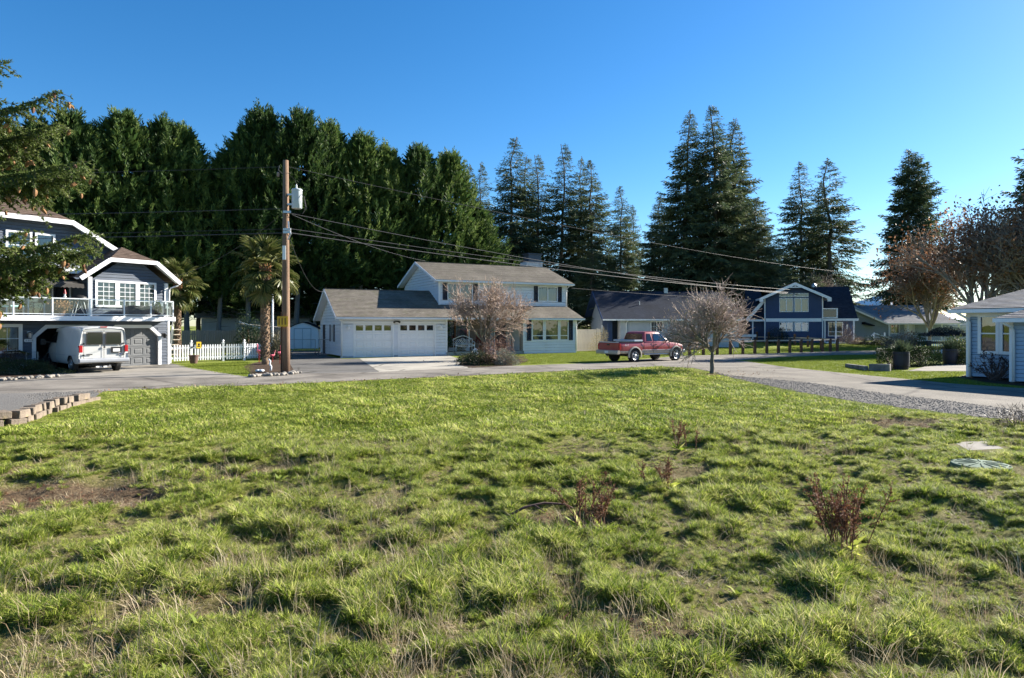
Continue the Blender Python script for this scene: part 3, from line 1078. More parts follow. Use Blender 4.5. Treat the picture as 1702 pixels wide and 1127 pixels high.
    roof_slope(rf, er, (er[0], 4, er[2]), fr, (-1.88 + 1.0, 4, 5.28), .2)
    roof_slope(rf, fr, (-.88, 4, 5.28), pk, (-1.88, 4, 6.0), .2)
    roof_slope(rf, (el[0], 4, el[2]), el, (-2.9, 4, 5.28), fl, .2)
    roof_slope(rf, (-2.9, 4, 5.28), fl, (-1.88, 4, 6.0), pk, .2)
    # soffit
    rf.face([(el[0], ey, 4.26), (el[0], .1, 4.26), (-3.02, .1, 5.2), (-3.02, ey, 5.2)], 1)
    rf.face([(er[0], ey, 4.26), (er[0], .1, 4.26), (-.8, .1, 5.2), (-.8, ey, 5.2)], 1)
    rf.face([(-3.02, ey, 5.2), (-3.02, .1, 5.2), (-.8, .1, 5.2), (-.8, ey, 5.2)], 1)
    rf.build("bay_roof", [M['roofb'], M['white']], P)
    fs = MB()
    def fas(p, q, h=.2):
        fs.beam((p[0], p[1] - .02, p[2] - h / 2 + .02), (q[0], q[1] - .02, q[2] - h / 2 + .02), .045, h)
    fas(el, fl); fas((fl[0] - .02, fl[1] - .003, fl[2]), (fr[0] + .02, fr[1] - .003, fr[2]), .19); fas(fr, er)
    fs.build("fascia", M['white'], P)
    downspout(P, [(.3, -.38, 4.12), (.05, -.1, 3.98), (-.0, -.08, 3.85), (-.0, -.08, 2.5)])
    # recessed wall under the awning with glass doors
    w = MB()
    ops = [(-4.55, -3.85, 2.5, 3.95), (-6.4, -5.8, 2.5, 3.95), (-5.55, -4.95, 2.5, 3.95), (-8.4, -7.0, 2.5, 3.95)]
    siding(w, -11, -3.72, 2.44, 4.75, 2.0, .155, ops)
    w.build("recessed_wall", mat("taupe_siding", (.2, .19, .18), .6, .1, 1.5), P)
    for a, b_, *_ in ops:
        window(P, a, b_, 2.52, 3.93, 2.0, 1, None, .06, split=3.72 if a < -4.6 else None, blind='curtain' if a < -7 else None)
    # upper main gable wall
    def xr2(z): return -1.7 if z < 5.6 else -1.7 - (z - 5.6) * 1.66
    w = MB()
    siding(w, -11, 0, 4.7, 7.05, 1.62, .155, [(-6.6, -4.6, 4.85, 6.35)], None, xr2)
    w.build("gable_wall", M['gsiding'], P)
    window(P, -6.5, -5.65, 4.9, 6.3, 1.6, 1, None, .09, blind='curtain')
    window(P, -5.35, -4.7, 4.9, 6.3, 1.6, 1, None, .09, blind='curtain')
    # main roof
    rf = MB()
    ry = 1.15
    fl, fr, er = (-11.5, ry, 7.08), (-4.0, ry, 7.08), (-1.75, ry, 5.78)
    pk = (-6.1, 3.3, 8.45)
    roof_slope(rf, fl, fr, (-9, 3.3, 8.45), pk, .2)
    roof_slope(rf, er, (er[0], 11, er[2]), fr, (-4.0, 11, 7.08), .2)
    roof_slope(rf, fr, (-4.0, 11, 7.08), pk, (-6.1, 11, 8.45), .2)
    rf.face([(fl[0], ry, 7.0), (fr[0], ry, 7.0), (fr[0], 1.7, 7.0), (fl[0], 1.7, 7.0)], 1)
    rf.face([(fr[0], ry, 7.0), (er[0], ry, 5.7), (er[0], 1.7, 5.7), (fr[0], 1.7, 7.0)], 1)
    rf.build("main_roof", [M['roofb'], M['white']], P)
    fs = MB()
    fs.beam((fl[0], ry - .02, 6.99), (fr[0] + .03, ry - .02, 6.99), .045, .22)
    fs.beam((fr[0], ry - .017, 6.98), (er[0], ry - .017, 5.68), .045, .22)
    fs.build("fascia", M['white'], P)
    # upper deck
    d = MB()
    d.box(-9, -3.95, .55, 1.6, 4.6, 4.74)
    d.box(-9, -3.9, .5, .55, 4.5, 4.78, 0)
    d.build("upper_deck", M['white'], P)
    rail(P, [(-9, .58), (-3.98, .58), (-3.98, 1.55)], 4.78, .85, [(-7.6, .58), (-6.35, .58), (-5.25, .58), (-4.98, .58), (-4.2, .58), (-3.98, .58), (-3.98, 1.5)])
    # awning
    a = MB()
    a.face([(-8.5, 1.9, 4.5), (-3.85, 1.9, 4.5), (-3.95, .05, 3.98), (-8.5, .05, 3.98)])
    n = 24
    for k in range(n):
        xa, xb = -8.5 + 4.55 * k / n, -8.5 + 4.55 * (k + 1) / n
        xm = (xa + xb) / 2
        a.face([(xa, .05, 3.98), (xb, .05, 3.98), (xb, .04, 3.82), (xm, .04, 3.78), (xa, .04, 3.82)])
    a.build("awning", mat("awning_cloth", (.05, .046, .042), .9, .12, 3), P)
    am = MB(); am.tube([(-4.02, .06, 3.98), (-3.9, 1.2, 3.9), (-3.9, 1.95, 4.3)], .03, 6)
    am.build("awning_arm", M['black'], P)

def rail(P, path, z, h, posts):
    b = MB()
    for (p, q) in zip(path[:-1], path[1:]):
        b.beam((p[0], p[1], z + h), (q[0], q[1], z + h), .06, .045)
        b.beam((p[0], p[1], z + .08), (q[0], q[1], z + .08), .035, .035)
    r = b.build("railing", M['alu'], P)
    for x, y in posts:
        m = MB(); m.box(x - .028, x + .028, y - .028, y + .028, z, z + h - .02)
        m.build("post", M['alu'], r)
    for (p, q) in zip(path[:-1], path[1:]):
        L = math.hypot(q[0] - p[0], q[1] - p[1])
        n = max(1, round(L / 1.5))
        for k in range(n):
            a, c = k / n, (k + 1) / n
            g = MB()
            A = (p[0] + (q[0] - p[0]) * a, p[1] + (q[1] - p[1]) * a); B = (p[0] + (q[0] - p[0]) * c, p[1] + (q[1] - p[1]) * c)
            g.face([(A[0], A[1], z + .1), (B[0], B[1], z + .1), (B[0], B[1], z + h - .02), (A[0], A[1], z + h - .02)])
            g.build("glass_panel", M['railglass'], r)
house_one()

# ------------------------------------------------------------------ white two storey house (centre)
H2 = thing("white_house", "white two storey house with navy shutters and a double garage under weathered shingle roofs", "house", (-10.68, 41.5, 0), R(27))
def house_two():
    P = H2
    w = MB()
    # garage front
    siding(w, 0, 7.02, .12, 2.5, 0, .2, [(.83, 3.26, 0, 2.15), (3.74, 6.16, 0, 2.15)])
    w.box(0, .83, -.02, .1, 0, .12, 1); w.box(3.26, 3.74, -.02, .1, 0, .12, 1); w.box(6.16, 7.0, -.02, .1, 0, .12, 1)
    # right room front
    siding(w, 12.9, 17.35, .03, 2.5, 0, .2, [(13.56, 16.62, 1.0, 2.42)])
    # garage side gable, door and window in it
    def yl(z): return 0.0 if z < 2.5 else (z - 2.5) / .6
    def yr(z): return 6.8 if z < 2.5 else 6.8 - (z - 2.5) / .6
    side_siding(w, 0, 0, 6.8, .12, 4.5, .2, [(2.3, 3.1, 1.05, 2.05), (5.0, 5.9, 0, 2.1)], yl, yr, -1)
    # upper floor
    siding(w, 6.98, 17.3, 3.2, 5.25, 1.3, .2, [(7.62, 9.48, 3.86, 4.95), (14.84, 16.47, 3.84, 4.92)])
    def yl2(z): return 1.3 if z < 5.1 else 1.3 + (z - 5.1) / .42
    def yr2(z): return 9.0 if z < 5.1 else 9.0 - (z - 5.1) / .42
    side_siding(w, 6.98, 1.3, 9.0, 2.6, 6.6, .2, [], yl2, yr2, -1)
    # backs and right flanks
    w.face([(17.35, 0, 0), (17.35, 9, 0), (17.35, 9, 2.5), (17.35, 0, 2.5)])
    w.face([(17.3, 1.3, 2.5), (17.3, 9, 2.5), (17.3, 9, 5.2), (17.3, 5.15, 6.7), (17.3, 1.3, 5.2)])
    w.face([(0, 6.8, 0), (0, 6.8, 2.5), (7, 6.8, 2.5), (7, 6.8, 0)])
    w.face([(7, 9, 0), (17.35, 9, 0), (17.35, 9, 5.2), (7, 9, 5.2)])
    w.face([(7.02, 0, 0), (7.02, 1.8, 0), (7.02, 1.8, 2.5), (7.02, 0, 2.5)])
    w.face([(12.9, 0, 0), (12.9, 1.8, 0), (12.9, 1.8, 2.5), (12.9, 0, 2.5)])
    # porch back wall
    siding(w, 7.02, 9.5, .2, 2.5, 1.8, .165, [(7.3, 9.35, .5, 2.35)])
    w.build("wall", [M['wsiding'], M['greywall']], P)
    cb = MB()
    for x, y, z0, z1 in ((-.06, -.03, 0, 2.5), (6.96, -.03, 0, 2.5), (12.86, -.03, .1, 2.5), (17.27, -.03, .1, 2.5)):
        cb.box(x, x + .12, y, y + .06, z0, z1)
    cb.box(6.93, 7.05, 1.25, 1.33, 3.2, 5.2); cb.box(17.22, 17.33, 1.25, 1.33, 3.2, 5.2)
    cb.box(0, 7.0, -.03, -.016, 2.16, 2.28); cb.box(.73, .83, -.029, .05, 0, 2.16); cb.box(3.26, 3.36, -.029, .05, 0, 2.16); cb.box(3.64, 3.74, -.029, .05, 0, 2.16); cb.box(6.16, 6.26, -.029, .05, 0, 2.16)
    cb.build("corner_board", M['white'], P)
    fl = MB(); fl.box(7.02, 12.9, -.1, 1.8, 0, .24)
    fl.build("porch_floor", M['CONC'] if 'CONC' in M else M_CONC, P)
    garage_door(P, .83, 3.26, 0, 2.15, .05, M['white'], 4, 4, True)
    garage_door(P, 3.74, 6.16, 0, 2.15, .05, M['white'], 4, 4, True)
    for k, dx in ((0, .83), (1, 3.74)):
        pass
    # upper windows with shutters
    window(P, 7.65, 9.45, 3.9, 4.92, 1.3, 2, None, .07, blind=None)
    o = window(P, 14.87, 16.45, 3.9, 4.9, 1.3, 2, None, .07, blind='curtain')
    for a, z0, z1, y in ((7.24, 3.82, 5.0, 1.3), (9.54, 3.82, 5.0, 1.3), (14.46, 3.82, 4.98, 1.3), (16.53, 3.82, 4.98, 1.3), (13.17, .95, 2.46, 0), (16.7, .95, 2.46, 0)):
        s = MB()
        s.box(a, a + .06, y - .06, y - .015, z0, z1); s.box(a + .28, a + .34, y - .06, y - .015, z0, z1)
        for zz in (z0, (z0 + z1) / 2 - .03, z1 - .06): s.box(a + .06, a + .28, y - .058, y - .015, zz, zz + .06)
        k = z0 + .07
        while k < z1 - .09:
            s.face([(a + .06, y - .05, k), (a + .28, y - .05, k), (a + .28, y - .02, k + .045), (a + .06, y - .02, k + .045)])
            k += .05
        s.build("shutter", M['navy'], P)
    # triple front window
    for a, b in ((13.66, 14.5), (14.74, 15.76), (15.98, 16.6)):
        window(P, a, b, 1.0, 2.4, 0, 1, None, .07, split=1.3, blind='curtain')
    mb = MB()
    for a, b in ((13.57, 13.59), (14.57, 14.67), (15.83, 15.91)): mb.box(a, b, -.02, .03, .95, 2.45)
    mb.build("mullion", M['white'], P)
    # garage side window and door
    s = MB()
    s.box(-.04, .0, 2.3, 2.4, 1.0, 2.1); s.box(-.04, .0, 2.65, 2.75, 1.0, 2.1); s.box(-.04, 0, 3.0, 3.1, 1.0, 2.1)
    s.build("window", M['white'], P)
    for a in (1.95, 3.15):
        s2 = MB(); s2.box(-.05, -.01, a, a + .3, .98, 2.1); s2.build("shutter", M['navy'], P)
    s3 = MB(); s3.box(.02, .06, 5.0, 5.9, .05, 2.1); s3.build("door", M['navy'], P)
    # porch: big window, brick piers, door, sidelights
    window(P, 7.35, 8.3, .55, 2.3, 1.8, 1, None, .06, blind='curtain', frame='wood')
    window(P, 8.42, 9.33, .55, 2.3, 1.8, 1, None, .06, blind='curtain', frame='wood')
    build_brick(P, 9.5, 11.05, .24, 2.5, 1.78)
    build_brick(P, 13.2 - .1, 12.9 - .02 + .0, .24, 2.5, 1.7) if False else None
    build_brick(P, 12.62, 12.92, .24, 2.45, -.0)
    d = MB(); d.box(11.55, 12.4, 1.8, 1.86, .26, 2.35)
    do = d.build("door", M['navy'], P)
    for r in range(3):
        for c in range(2):
            link("panel", raised_panel(.3, .5, M['navy']), do, (11.77 + c * .4, 1.79, .62 + r * .62))
    k = MB(); k.lathe([(.02, 0), (.035, .02), (.03, .05)], (0, 0, 0), 10); kk = k.build("handle", M['steel'], do, loc=(11.63, 1.79, 1.25), rot=(R(90), 0, 0))
    window(P, 11.15, 11.42, .5, 2.3, 1.8, 1, None, .06, blind='curtain')
    window(P, 12.5, 12.72, .5, 2.3, 1.8, 1, None, .06, blind='curtain')
    pw = MB(); pw.face([(9.3, 1.9, .2), (12.9, 1.9, .2), (12.9, 1.9, 2.5), (9.3, 1.9, 2.5)]); pw.build("porch_wall", M['wsiding'], P)
    ceil = MB(); ceil.face([(0, -.3, 2.46), (17.6, -.3, 2.46), (17.6, 1.9, 2.46), (0, 1.9, 2.46)]); ceil.build("soffit", M['white'], P)
    # garage + pent roof
    rf = MB()
    e0, ey = -.45, -.45
    roof_slope(rf, (e0, ey, 2.58), (7.0, ey, 2.58), (e0, 3.2, 4.5), (7.0, 3.2, 4.5), .2)
    roof_slope(rf, (7.0, ey, 2.58), (17.75, ey, 2.58), (7.0, 1.3, 3.5 - .0), (17.35, 1.3, 3.5), .2)
    roof_slope(rf, (17.75, ey, 2.58), (17.75, 3, 2.58), (17.3, 1.0, 3.3), (17.3, 3, 3.3), .2)
    roof_slope(rf, (7.0, 6.85, 2.5), (e0, 6.85, 2.5), (7.0, 3.2, 4.5), (e0, 3.2, 4.5), .2)
    rf.beam((e0, 3.2, 4.51), (6.9, 3.2, 4.51), .18, .03)
    rf.build("garage_roof", M['roofw'], P)
    rf = MB()
    u0, u1 = 6.55, 17.72
    roof_slope(rf, (u0, .85, 5.2), (u1, .85, 5.2), (u0, 5.15, 6.78), (u1, 5.15, 6.78), .2)
    roof_slope(rf, (u1, 9.45, 5.2), (u0, 9.45, 5.2), (u1, 5.15, 6.78), (u0, 5.15, 6.78), .2)
    rf.beam((u0, 5.15, 6.79), (u1, 5.15, 6.79), .18, .03)
    rf.build("upper_roof", M['roofw'], P)
    # soffits, fascia, gutters
    fs = MB()
    fs.box(e0, 17.75, ey - .1, ey - .005, 2.44, 2.56)
    fs.beam((e0 - .02, ey - .02, 2.47), (e0 - .02, 3.2, 4.40), .04, .17)
    fs.beam((e0 - .02, 3.2, 4.40), (e0 - .02, 6.85, 2.40), .04, .17)
    fs.face([(e0, ey, 2.42), (0, ey, 2.42), (0, 3.2, 4.34), (e0, 3.2, 4.34)])
    fs.face([(e0, 6.85, 2.36), (0, 6.85, 2.36), (0, 3.2, 4.34), (e0, 3.2, 4.34)])
    fs.box(u0, u1, .85 - .1, .845, 5.06, 5.18)
    fs.beam((u0 - .02, .83, 5.10), (u0 - .02, 5.15, 6.69), .04, .17)
    fs.beam((u0 - .02, 5.15, 6.69), (u0 - .02, 9.45, 5.10), .04, .17)
    fs.face([(u0, .85, 5.05), (7.0, .85, 5.05), (7.0, 5.15, 6.63), (u0, 5.15, 6.63)])
    fs.face([(u0, 9.45, 5.05), (7.0, 9.45, 5.05), (7.0, 5.15, 6.63), (u0, 5.15, 6.63)])
    fs.face([(u0, .85, 5.06), (u1, .85, 5.06), (u1, 1.3, 5.06), (u0, 1.3, 5.06)])
    fs.box(17.76, 17.8, ey - .1, 3, 2.44, 2.56)
    fs.build("fascia", M['white'], P)
    v = MB(); v.lathe([(.14, 0), (.16, .02), (.12, .03)], (0, 0, 0), 16)
    v.build("gable_vent", M['white'], P, loc=(6.94, 5.15, 6.25), rot=(0, R(-90), 0))
    downspout(P, [(17.6, -.5, 2.45), (17.42, -.15, 2.2), (17.33, -.08, 2.0), (17.33, -.08, .2)])
    downspout(P, [(17.36, .9, 5.05), (17.3, 1.22, 4.85), (17.28, 1.24, 4.6), (17.28, 1.24, 3.55)])
    downspout(P, [(-.3, -.45, 2.45), (-.02, -.12, 2.3), (-.02, -.1, 2.2), (-.02, -.1, .1)])
    # lamps
    for x in (.4, 6.6): wall_lamp(P, x, -.01, 1.98, 'white', 1.3)
    fl = MB()
    fl.box(3.44, 3.56, -.06, -.03, 2.26, 2.34)
    for s in (-1, 1):
        fl.tube([(3.5, -.06, 2.3), (3.5 + s * .12, -.16, 2.29), (3.5 + s * .18, -.25, 2.25)], [.03, .05, .075], 10)
    fl.build("flood_light", M['black'], P)
    # chimney: white brick base, dark metal cap
    c = MB()
    c.box(16.0, 17.5, 5.3, 6.4, 6.3, 7.2, 0)
    chim = c.build("chimney", mat("whitewashed_brick", (.5, .5, .5), .9, .3, 6, .4, 30), P)
    cp = MB(); cp.box(16.25, 17.4, 5.38, 6.3, 7.2, 7.85); cp.box(16.15, 17.5, 5.3, 6.38, 7.85, 7.92)
    cp.build("chimney_cap", mat("dark_sheet_metal", (.06, .075, .1), .5, .2, 3, metal=.3), chim)

def build_brick(P, x0, x1, z0, z1, y):
    """brick facing: mortar sheet with single bricks standing proud"""
    b = MB(); b.box(x0, x1, y, y + .06, z0, z1)
    o = b.build("brick_facing", mat("mortar", (.3, .28, .25), .9, .1, 5), P)
    br = MB(); br.box(-.095, .095, -.012, .0, -.03, .03)
    me = br.mesh("brick", M['brick'])
    hb = MB(); hb.box(-.045, .045, -.012, .0, -.03, .03)
    mh = hb.mesh("brick", M['brick'])
    r = 0; z = z0 + .04; n = 0
    while z < z1 - .03:
        x = x0 + (.1 if r % 2 == 0 else .0)
        while x < x1 - .05 and n < 290:
            if x + .1 > x1 or x < x0 + .05:
                xx = max(x0 + .05, min(x1 - .05, x))
                link("brick", mh, o, (xx, y, z))
            else:
                link("brick", me, o, (x, y, z))
            x += .205; n += 1
        z += .072; r += 1
house_two()
# ------------------------------------------------------------------ low dark roofed house behind the pickup
H3 = thing("blue_rambler", "single storey house with a dark blue mottled roof behind the red pickup", "house", (8.6, 58, .1), R(3))
def house_three():
    P = H3
    m_wall = M['greywall']
    w = MB()
    # board and batten front wall
    def bb(x0, x1, y, z0, z1, m, holes=()):
        xs = sorted([x0, x1] + [h[k] for h in holes for k in (0, 1)])
        for a, b in zip(xs[:-1], xs[1:]):
            hh = [h for h in holes if h[0] <= a + 1e-4 and h[1] >= b - 1e-4]
            zz = [(z0, z1)] if not hh else [(z0, hh[0][2]), (hh[0][3], z1)]
            for c, d in zz: w.face([(a, y, c), (b, y, c), (b, y, d), (a, y, d)], m)
        k = x0 + .15
        while k < x1:
            if not any(h[0] - .05 < k < h[1] + .05 for h in holes): w.box(k - .02, k + .02, y - .018, y - .001, z0, z1, m)
            k += .3
    bb(.9, 11.5, 0, 0, 2.6, 0, [(3.6, 4.68, 1.4, 2.32)])
    # navy entry corner
    bb(-.1, .32, .6, 0, 2.6, 1)
    w.face([(.9, 0, 0), (.9, 1.4, 0), (.9, 1.4, 2.6), (.9, 0, 2.6)], 0)
    w.face([(-.1, 1.4, 0), (.95, 1.4, 0), (.95, 1.4, 2.6), (-.1, 1.4, 2.6)], 1)
    # left gable
    w.face([(-.1, .6, 0), (-.1, 9.4, 0), (-.1, 9.4, 2.5), (-.1, 4.8, 5.0), (-.1, .6, 2.5)], 0)
    w.box(-.13, -.104, .6, 3.0, 0, 2.5, 1)
    for k in range(14):
        y = .8 + k * .62
        w.box(-.118, -.101, y - .02, y + .02, 0, 2.5, 0)
    w.face([(11.5, 0, 0), (11.5, 9.4, 0), (11.5, 9.4, 2.5), (11.5, 4.8, 5.0), (11.5, 0, 2.5)], 0)
    w.face([(-.1, 9.4, 0), (11.5, 9.4, 0), (11.5, 9.4, 2.5), (-.1, 9.4, 2.5)], 0)
    w.build("wall", [m_wall, M['bluewood']], P)
    d = MB(); d.box(.36, .86, 1.34, 1.39, .1, 2.2); d.build("door", M['navy'], P)
    window(P, 3.66, 4.62, 1.46, 2.26, 0, 2, (2, 2), .07, blind='curtain')
    s = MB(); s.box(-.16, -.102, 2.8, 3.3, 1.2, 2.0); s.build("window", M['white'], P)
    rf = MB()
    x0, x1 = -.75, 11.9
    roof_slope(rf, (x0, -.5, 2.5), (x1, -.5, 2.5), (x0, 4.6, 5.2), (x1, 4.6, 5.2), .2)
    roof_slope(rf, (x1, 9.8, 2.4), (x0, 9.8, 2.4), (x1, 4.6, 5.2), (x0, 4.6, 5.2), .2)
    rf.beam((x0, 4.6, 5.21), (x1, 4.6, 5.21), .18, .03)
    rf.build("roof", M['roofd'], P)
    f = MB()
    f.beam((x0 - .02, -.52, 2.40), (x0 - .02, 4.6, 5.1), .05, .2)
    f.beam((x0 - .02, 4.6, 5.1), (x0 - .02, 9.8, 2.32), .05, .2)
    f.face([(x0, -.5, 2.36), (-.1, -.5, 2.36), (-.1, 4.6, 5.05), (x0, 4.6, 5.05)])
    f.face([(x0, 9.8, 2.3), (-.1, 9.8, 2.3), (-.1, 4.6, 5.05), (x0, 4.6, 5.05)])
    f.build("bargeboard", M['bluewood'], P)
    g = MB(); g.box(x0, x1, -.62, -.51, 2.38, 2.5); g.face([(x0, -.5, 2.36), (x1, -.5, 2.36), (x1, 0, 2.36), (x0, 0, 2.36)]); g.build("gutter", M['white'], P)
    downspout(P, [(1.5, -.5, 2.4), (1.43, -.1, 2.2), (1.43, -.06, 2.0), (1.43, -.06, 0)])
    v = MB(); v.box(6.0, 6.35, 4.2, 4.5, 5.0, 5.5); v.build("flue", M['steel'], P)
    v = MB(); v.tube([(3.1, 2.0, 3.7), (3.1, 2.0, 4.15)], .05, 8); v.build("roof_vent", M['steel'], P)
    # lower wing and rails at the left
    b = MB(); b.beam((-.9, .8, .9), (-.9, -.6, 1.35), .08, .1); b.beam((-.9, -.6, 0), (-.9, -.6, 1.4), .08, .08); b.beam((-.9, .8, 0), (-.9, .8, 1.4), .08, .08)
    b.build("step_rail", M['bluewood'], P)
house_three()

# ------------------------------------------------------------------ navy house with a gable front
H4 = thing("navy_house", "navy blue two storey house with a white trimmed gable front and balcony", "house", (24.5, 64, .4), R(-12))
def house_four():
    P = H4
    w = MB()
    def grooved(x0, x1, y, z0, z1, holes=(), top=None):
        xs = sorted(set([x0, x1] + [h[k] for h in holes for k in (0, 1)] + [x0 + .3 * k for k in range(1, int((x1 - x0) / .3) + 1)]))
        for a, b in zip(xs[:-1], xs[1:]):
            if b - a < 1e-3: continue
            hh = sorted([h for h in holes if h[0] <= a + 1e-4 and h[1] >= b - 1e-4], key=lambda h: h[2])
            z = z0
            for h in hh:
                w.face([(a, y, z), (b, y, z), (b, y, h[2]), (a, y, h[2])]); z = h[3]
            ta, tb = (top(a), top(b)) if top else (z1, z1)
            w.face([(a, y, z), (b, y, z), (b, y, tb), (a, y, ta)])
            if not hh: w.box(a - .012, a + .012, y - .012, y - .001, z0, min(ta, tb) - .02)
    top = lambda x: 4.35 + (2.55 - abs(x - 2.55)) * .47
    H = [(1.27, 2.53, 1.1, 1.98), (2.63, 3.89, 1.1, 1.98), (1.27, 2.53, 2.95, 4.28), (2.63, 3.89, 2.95, 4.28), (1.27, 2.53, 4.38, 4.75), (2.63, 3.89, 4.38, 4.75)]
    grooved(0, 5.1, 0, 0, 4.4, H, top)
    # wings left and right, flanks and back
    grooved(-1.2, 0, .9, 0, 2.15)
    grooved(5.1, 8.1, 1.0, 0, 2.3, [(5.86, 7.18, .62, 1.98)])
    w.face([(8.1, 1, 0), (8.1, 9, 0), (8.1, 9, 2.3), (8.1, 4.5, 5.4), (8.1, 1, 2.3)])
    w.face([(-1.2, .9, 0), (-1.2, 9, 0), (-1.2, 9, 2.2), (-1.2, 4.5, 5.3), (-1.2, .9, 2.2)])
    w.face([(0, 0, 0), (0, 3, 0), (0, 3, 4.4), (0, 0, 4.4)]); w.face([(5.1, 0, 0), (5.1, 3, 0), (5.1, 3, 4.4), (5.1, 0, 4.4)])
    w.face([(-1.2, 9, 0), (8.1, 9, 0), (8.1, 9, 2.2), (-1.2, 9, 2.2)])
    w.build("wall", M['bluewood'], P)
    for a, b in ((1.32, 2.48), (2.68, 3.84)):
        window(P, a, b, 1.15, 1.93, 0, 2, None, .05, blind=None)
        window(P, a, b, 3.0, 4.23, 0, 2, None, .05, blind='curtain')
        window(P, a, b, 4.43, 4.7, 0, 1, None, .05, blind=None)
    window(P, 5.92, 7.12, .68, 1.94, 1.0, 1, None, .06, split=1.05, blind='curtain')
    t = MB()
    t.box(.05, 5.05, -.05, -.013, 2.02, 2.34)
    t.box(-.09, .0, -.04, .05, 0, 4.4); t.box(5.1, 5.19, -.04, .05, 0, 4.4)
    t.build("white_band", M['white'], P)
    # gable roof with deep white barge
    rf = MB()
    ax, ey, az = 2.55, -.75, 5.72
    roof_slope(rf, (ax - 3.1, 6, 4.28), (ax - 3.1, ey, 4.28), (ax, 6, az), (ax, ey, az), .2)
    roof_slope(rf, (ax + 3.1, ey, 4.28), (ax + 3.1, 6, 4.28), (ax, ey, az), (ax, 6, az), .2)
    rf.face([(ax - 3.1, ey, 4.22), (ax - 3.1, .0, 4.22), (ax, .0, az - .06), (ax, ey, az - .06)], 1)
    rf.face([(ax + 3.1, ey, 4.22), (ax + 3.1, .0, 4.22), (ax, .0, az - .06), (ax, ey, az - .06)], 1)
    rf.build("gable_roof", [M['roofd'], M['bluewood']], P)
    f = MB()
    f.beam((ax - 3.15, ey - .03, 4.16), (ax + .02, ey - .03, az - .1), .06, .24)
    f.beam((ax + 3.15, ey - .036, 4.16), (ax - .02, ey - .036, az - .1), .06, .24)
    f.box(ax - 3.2, ax - 2.85, ey - .05, ey + .02, 3.92, 4.2); f.box(ax + 2.85, ax + 3.2, ey - .05, ey + .02, 3.92, 4.2)
    f.beam((ax - .55, ey - .02, 5.28), (ax + .55, ey - .02, 5.28), .05, .1)
    f.beam((ax, ey - .02, 5.28), (ax, ey - .02, 5.6), .05, .08)
    f.beam((ax - 3.13, ey, 4.18), (ax - 3.13, 5.5, 4.18), .05, .2); f.beam((ax + 3.13, ey, 4.18), (ax + 3.13, 3, 4.18), .05, .2)
    f.build("bargeboard", M['white'], P)
    # steep main roof behind
    rf = MB()
    roof_slope(rf, (5.1, .45, 2.34), (8.35, .45, 2.34), (5.1, 3.1, 5.5), (8.25, 3.1, 5.5), .2)
    roof_slope(rf, (-1.6, .3, 2.25), (0, .3, 2.25), (-1.5, 3.1, 5.4), (0, 3.1, 5.4), .2)
    roof_slope(rf, (8.25, 3.1, 5.5), (-1.5, 3.1, 5.4), (8.2, 3.2, 5.55), (-1.4, 3.2, 5.45), .2) if False else None
    rf.face([(-1.5, 3.1, 5.4), (8.25, 3.1, 5.5), (8.25, 8, 5.5), (-1.5, 8, 5.4)])
    rf.face([(-1.5, 8, 5.4), (8.25, 8, 5.5), (8.3, 9.4, 2.3), (-1.6, 9.4, 2.3)])
    rf.face([(8.35, .45, 2.34), (8.3, 9.4, 2.3), (8.25, 8, 5.5), (8.25, 3.1, 5.5)])
    rf.build("main_roof", M['roofd'], P)
    f = MB()
    f.beam((-1.66, .26, 2.18), (-.15, .26, 3.98), .05, .3); f.box(-1.7, 0, .2, .26, 2.05, 2.24)
    f.box(5.1, 8.4, .36, .42, 2.1, 2.32); f.face([(5.1, .44, 2.14), (8.35, .44, 2.14), (8.35, 1.0, 2.14), (5.1, 1.0, 2.14)])
    f.build("eave_trim", M['white'], P)
    # balcony box with glass front, posts
    b = MB()
    b.box(5.12, 6.55, .30, .36, 2.36, 2.46); b.box(5.12, 6.55, .30, .36, 3.22, 3.3); b.box(6.44, 6.56, .28, .38, 2.36, 3.3)
    b.beam((6.5, .34, 3.26), (6.5, 1.2, 3.26), .06, .06)
    bo = b.build("balcony", M['white'], P)
    g = MB(); g.face([(5.14, .33, 2.46), (6.44, .33, 2.46), (6.44, .33, 3.22), (5.14, .33, 3.22)]); g.build("glass_panel", M['railglass'], bo)
    for x, y in ((5.45, .45), (6.42, .45), (8.0, .45), (-1.1, .4)):
        p = MB(); p.box(x - .06, x + .06, y - .06, y + .06, 0 if x > 0 else .3, 2.12); p.build("porch_post", M['white'], P)
    pf = MB(); pf.box(5.3, 9.6, -.6, 1.0, -.1, .05); pf.box(5.3, 9.6, -.63, -.6, -.05, .12); pf.build("porch_floor", M['white'], P)
    sr = MB()
    for x in (9.5, 10.4): sr.box(x - .05, x + .05, -.5, -.4, 0, 1.0)
    sr.beam((9.5, -.45, .95), (11.2, -.45, .35), .06, .08); sr.beam((9.5, -.45, .55), (10.4, -.45, .55), .05, .07); sr.beam((8.9, -.45, .3), (9.5, -.45, .95), .06, .08)
    sr.build("step_rail", M['white'], P)
    n = MB(); n.box(7.5, 7.62, .95, .985, 1.3, 1.75); n.build("house_number", M['white'], P)
    v = MB(); v.lathe([(.28, 0), (.28, .3), (.12, .5), (.04, .55)], (5.3, 4.2, 5.4), 14); v.build("roof_fan", M['steel'], P)
    s = MB(); s.box(-1.23, -1.2, 2.5, 2.9, 3.3, 3.8); s.build("vent", M['white'], P)
    v = MB(); v.box(-3.4, -.9, -.5, -.35, .55, .8); v.box(-2.5, -1.3, -.5, .4, .0, .4); v.build("porch_bench", M['white'], P)
house_four()

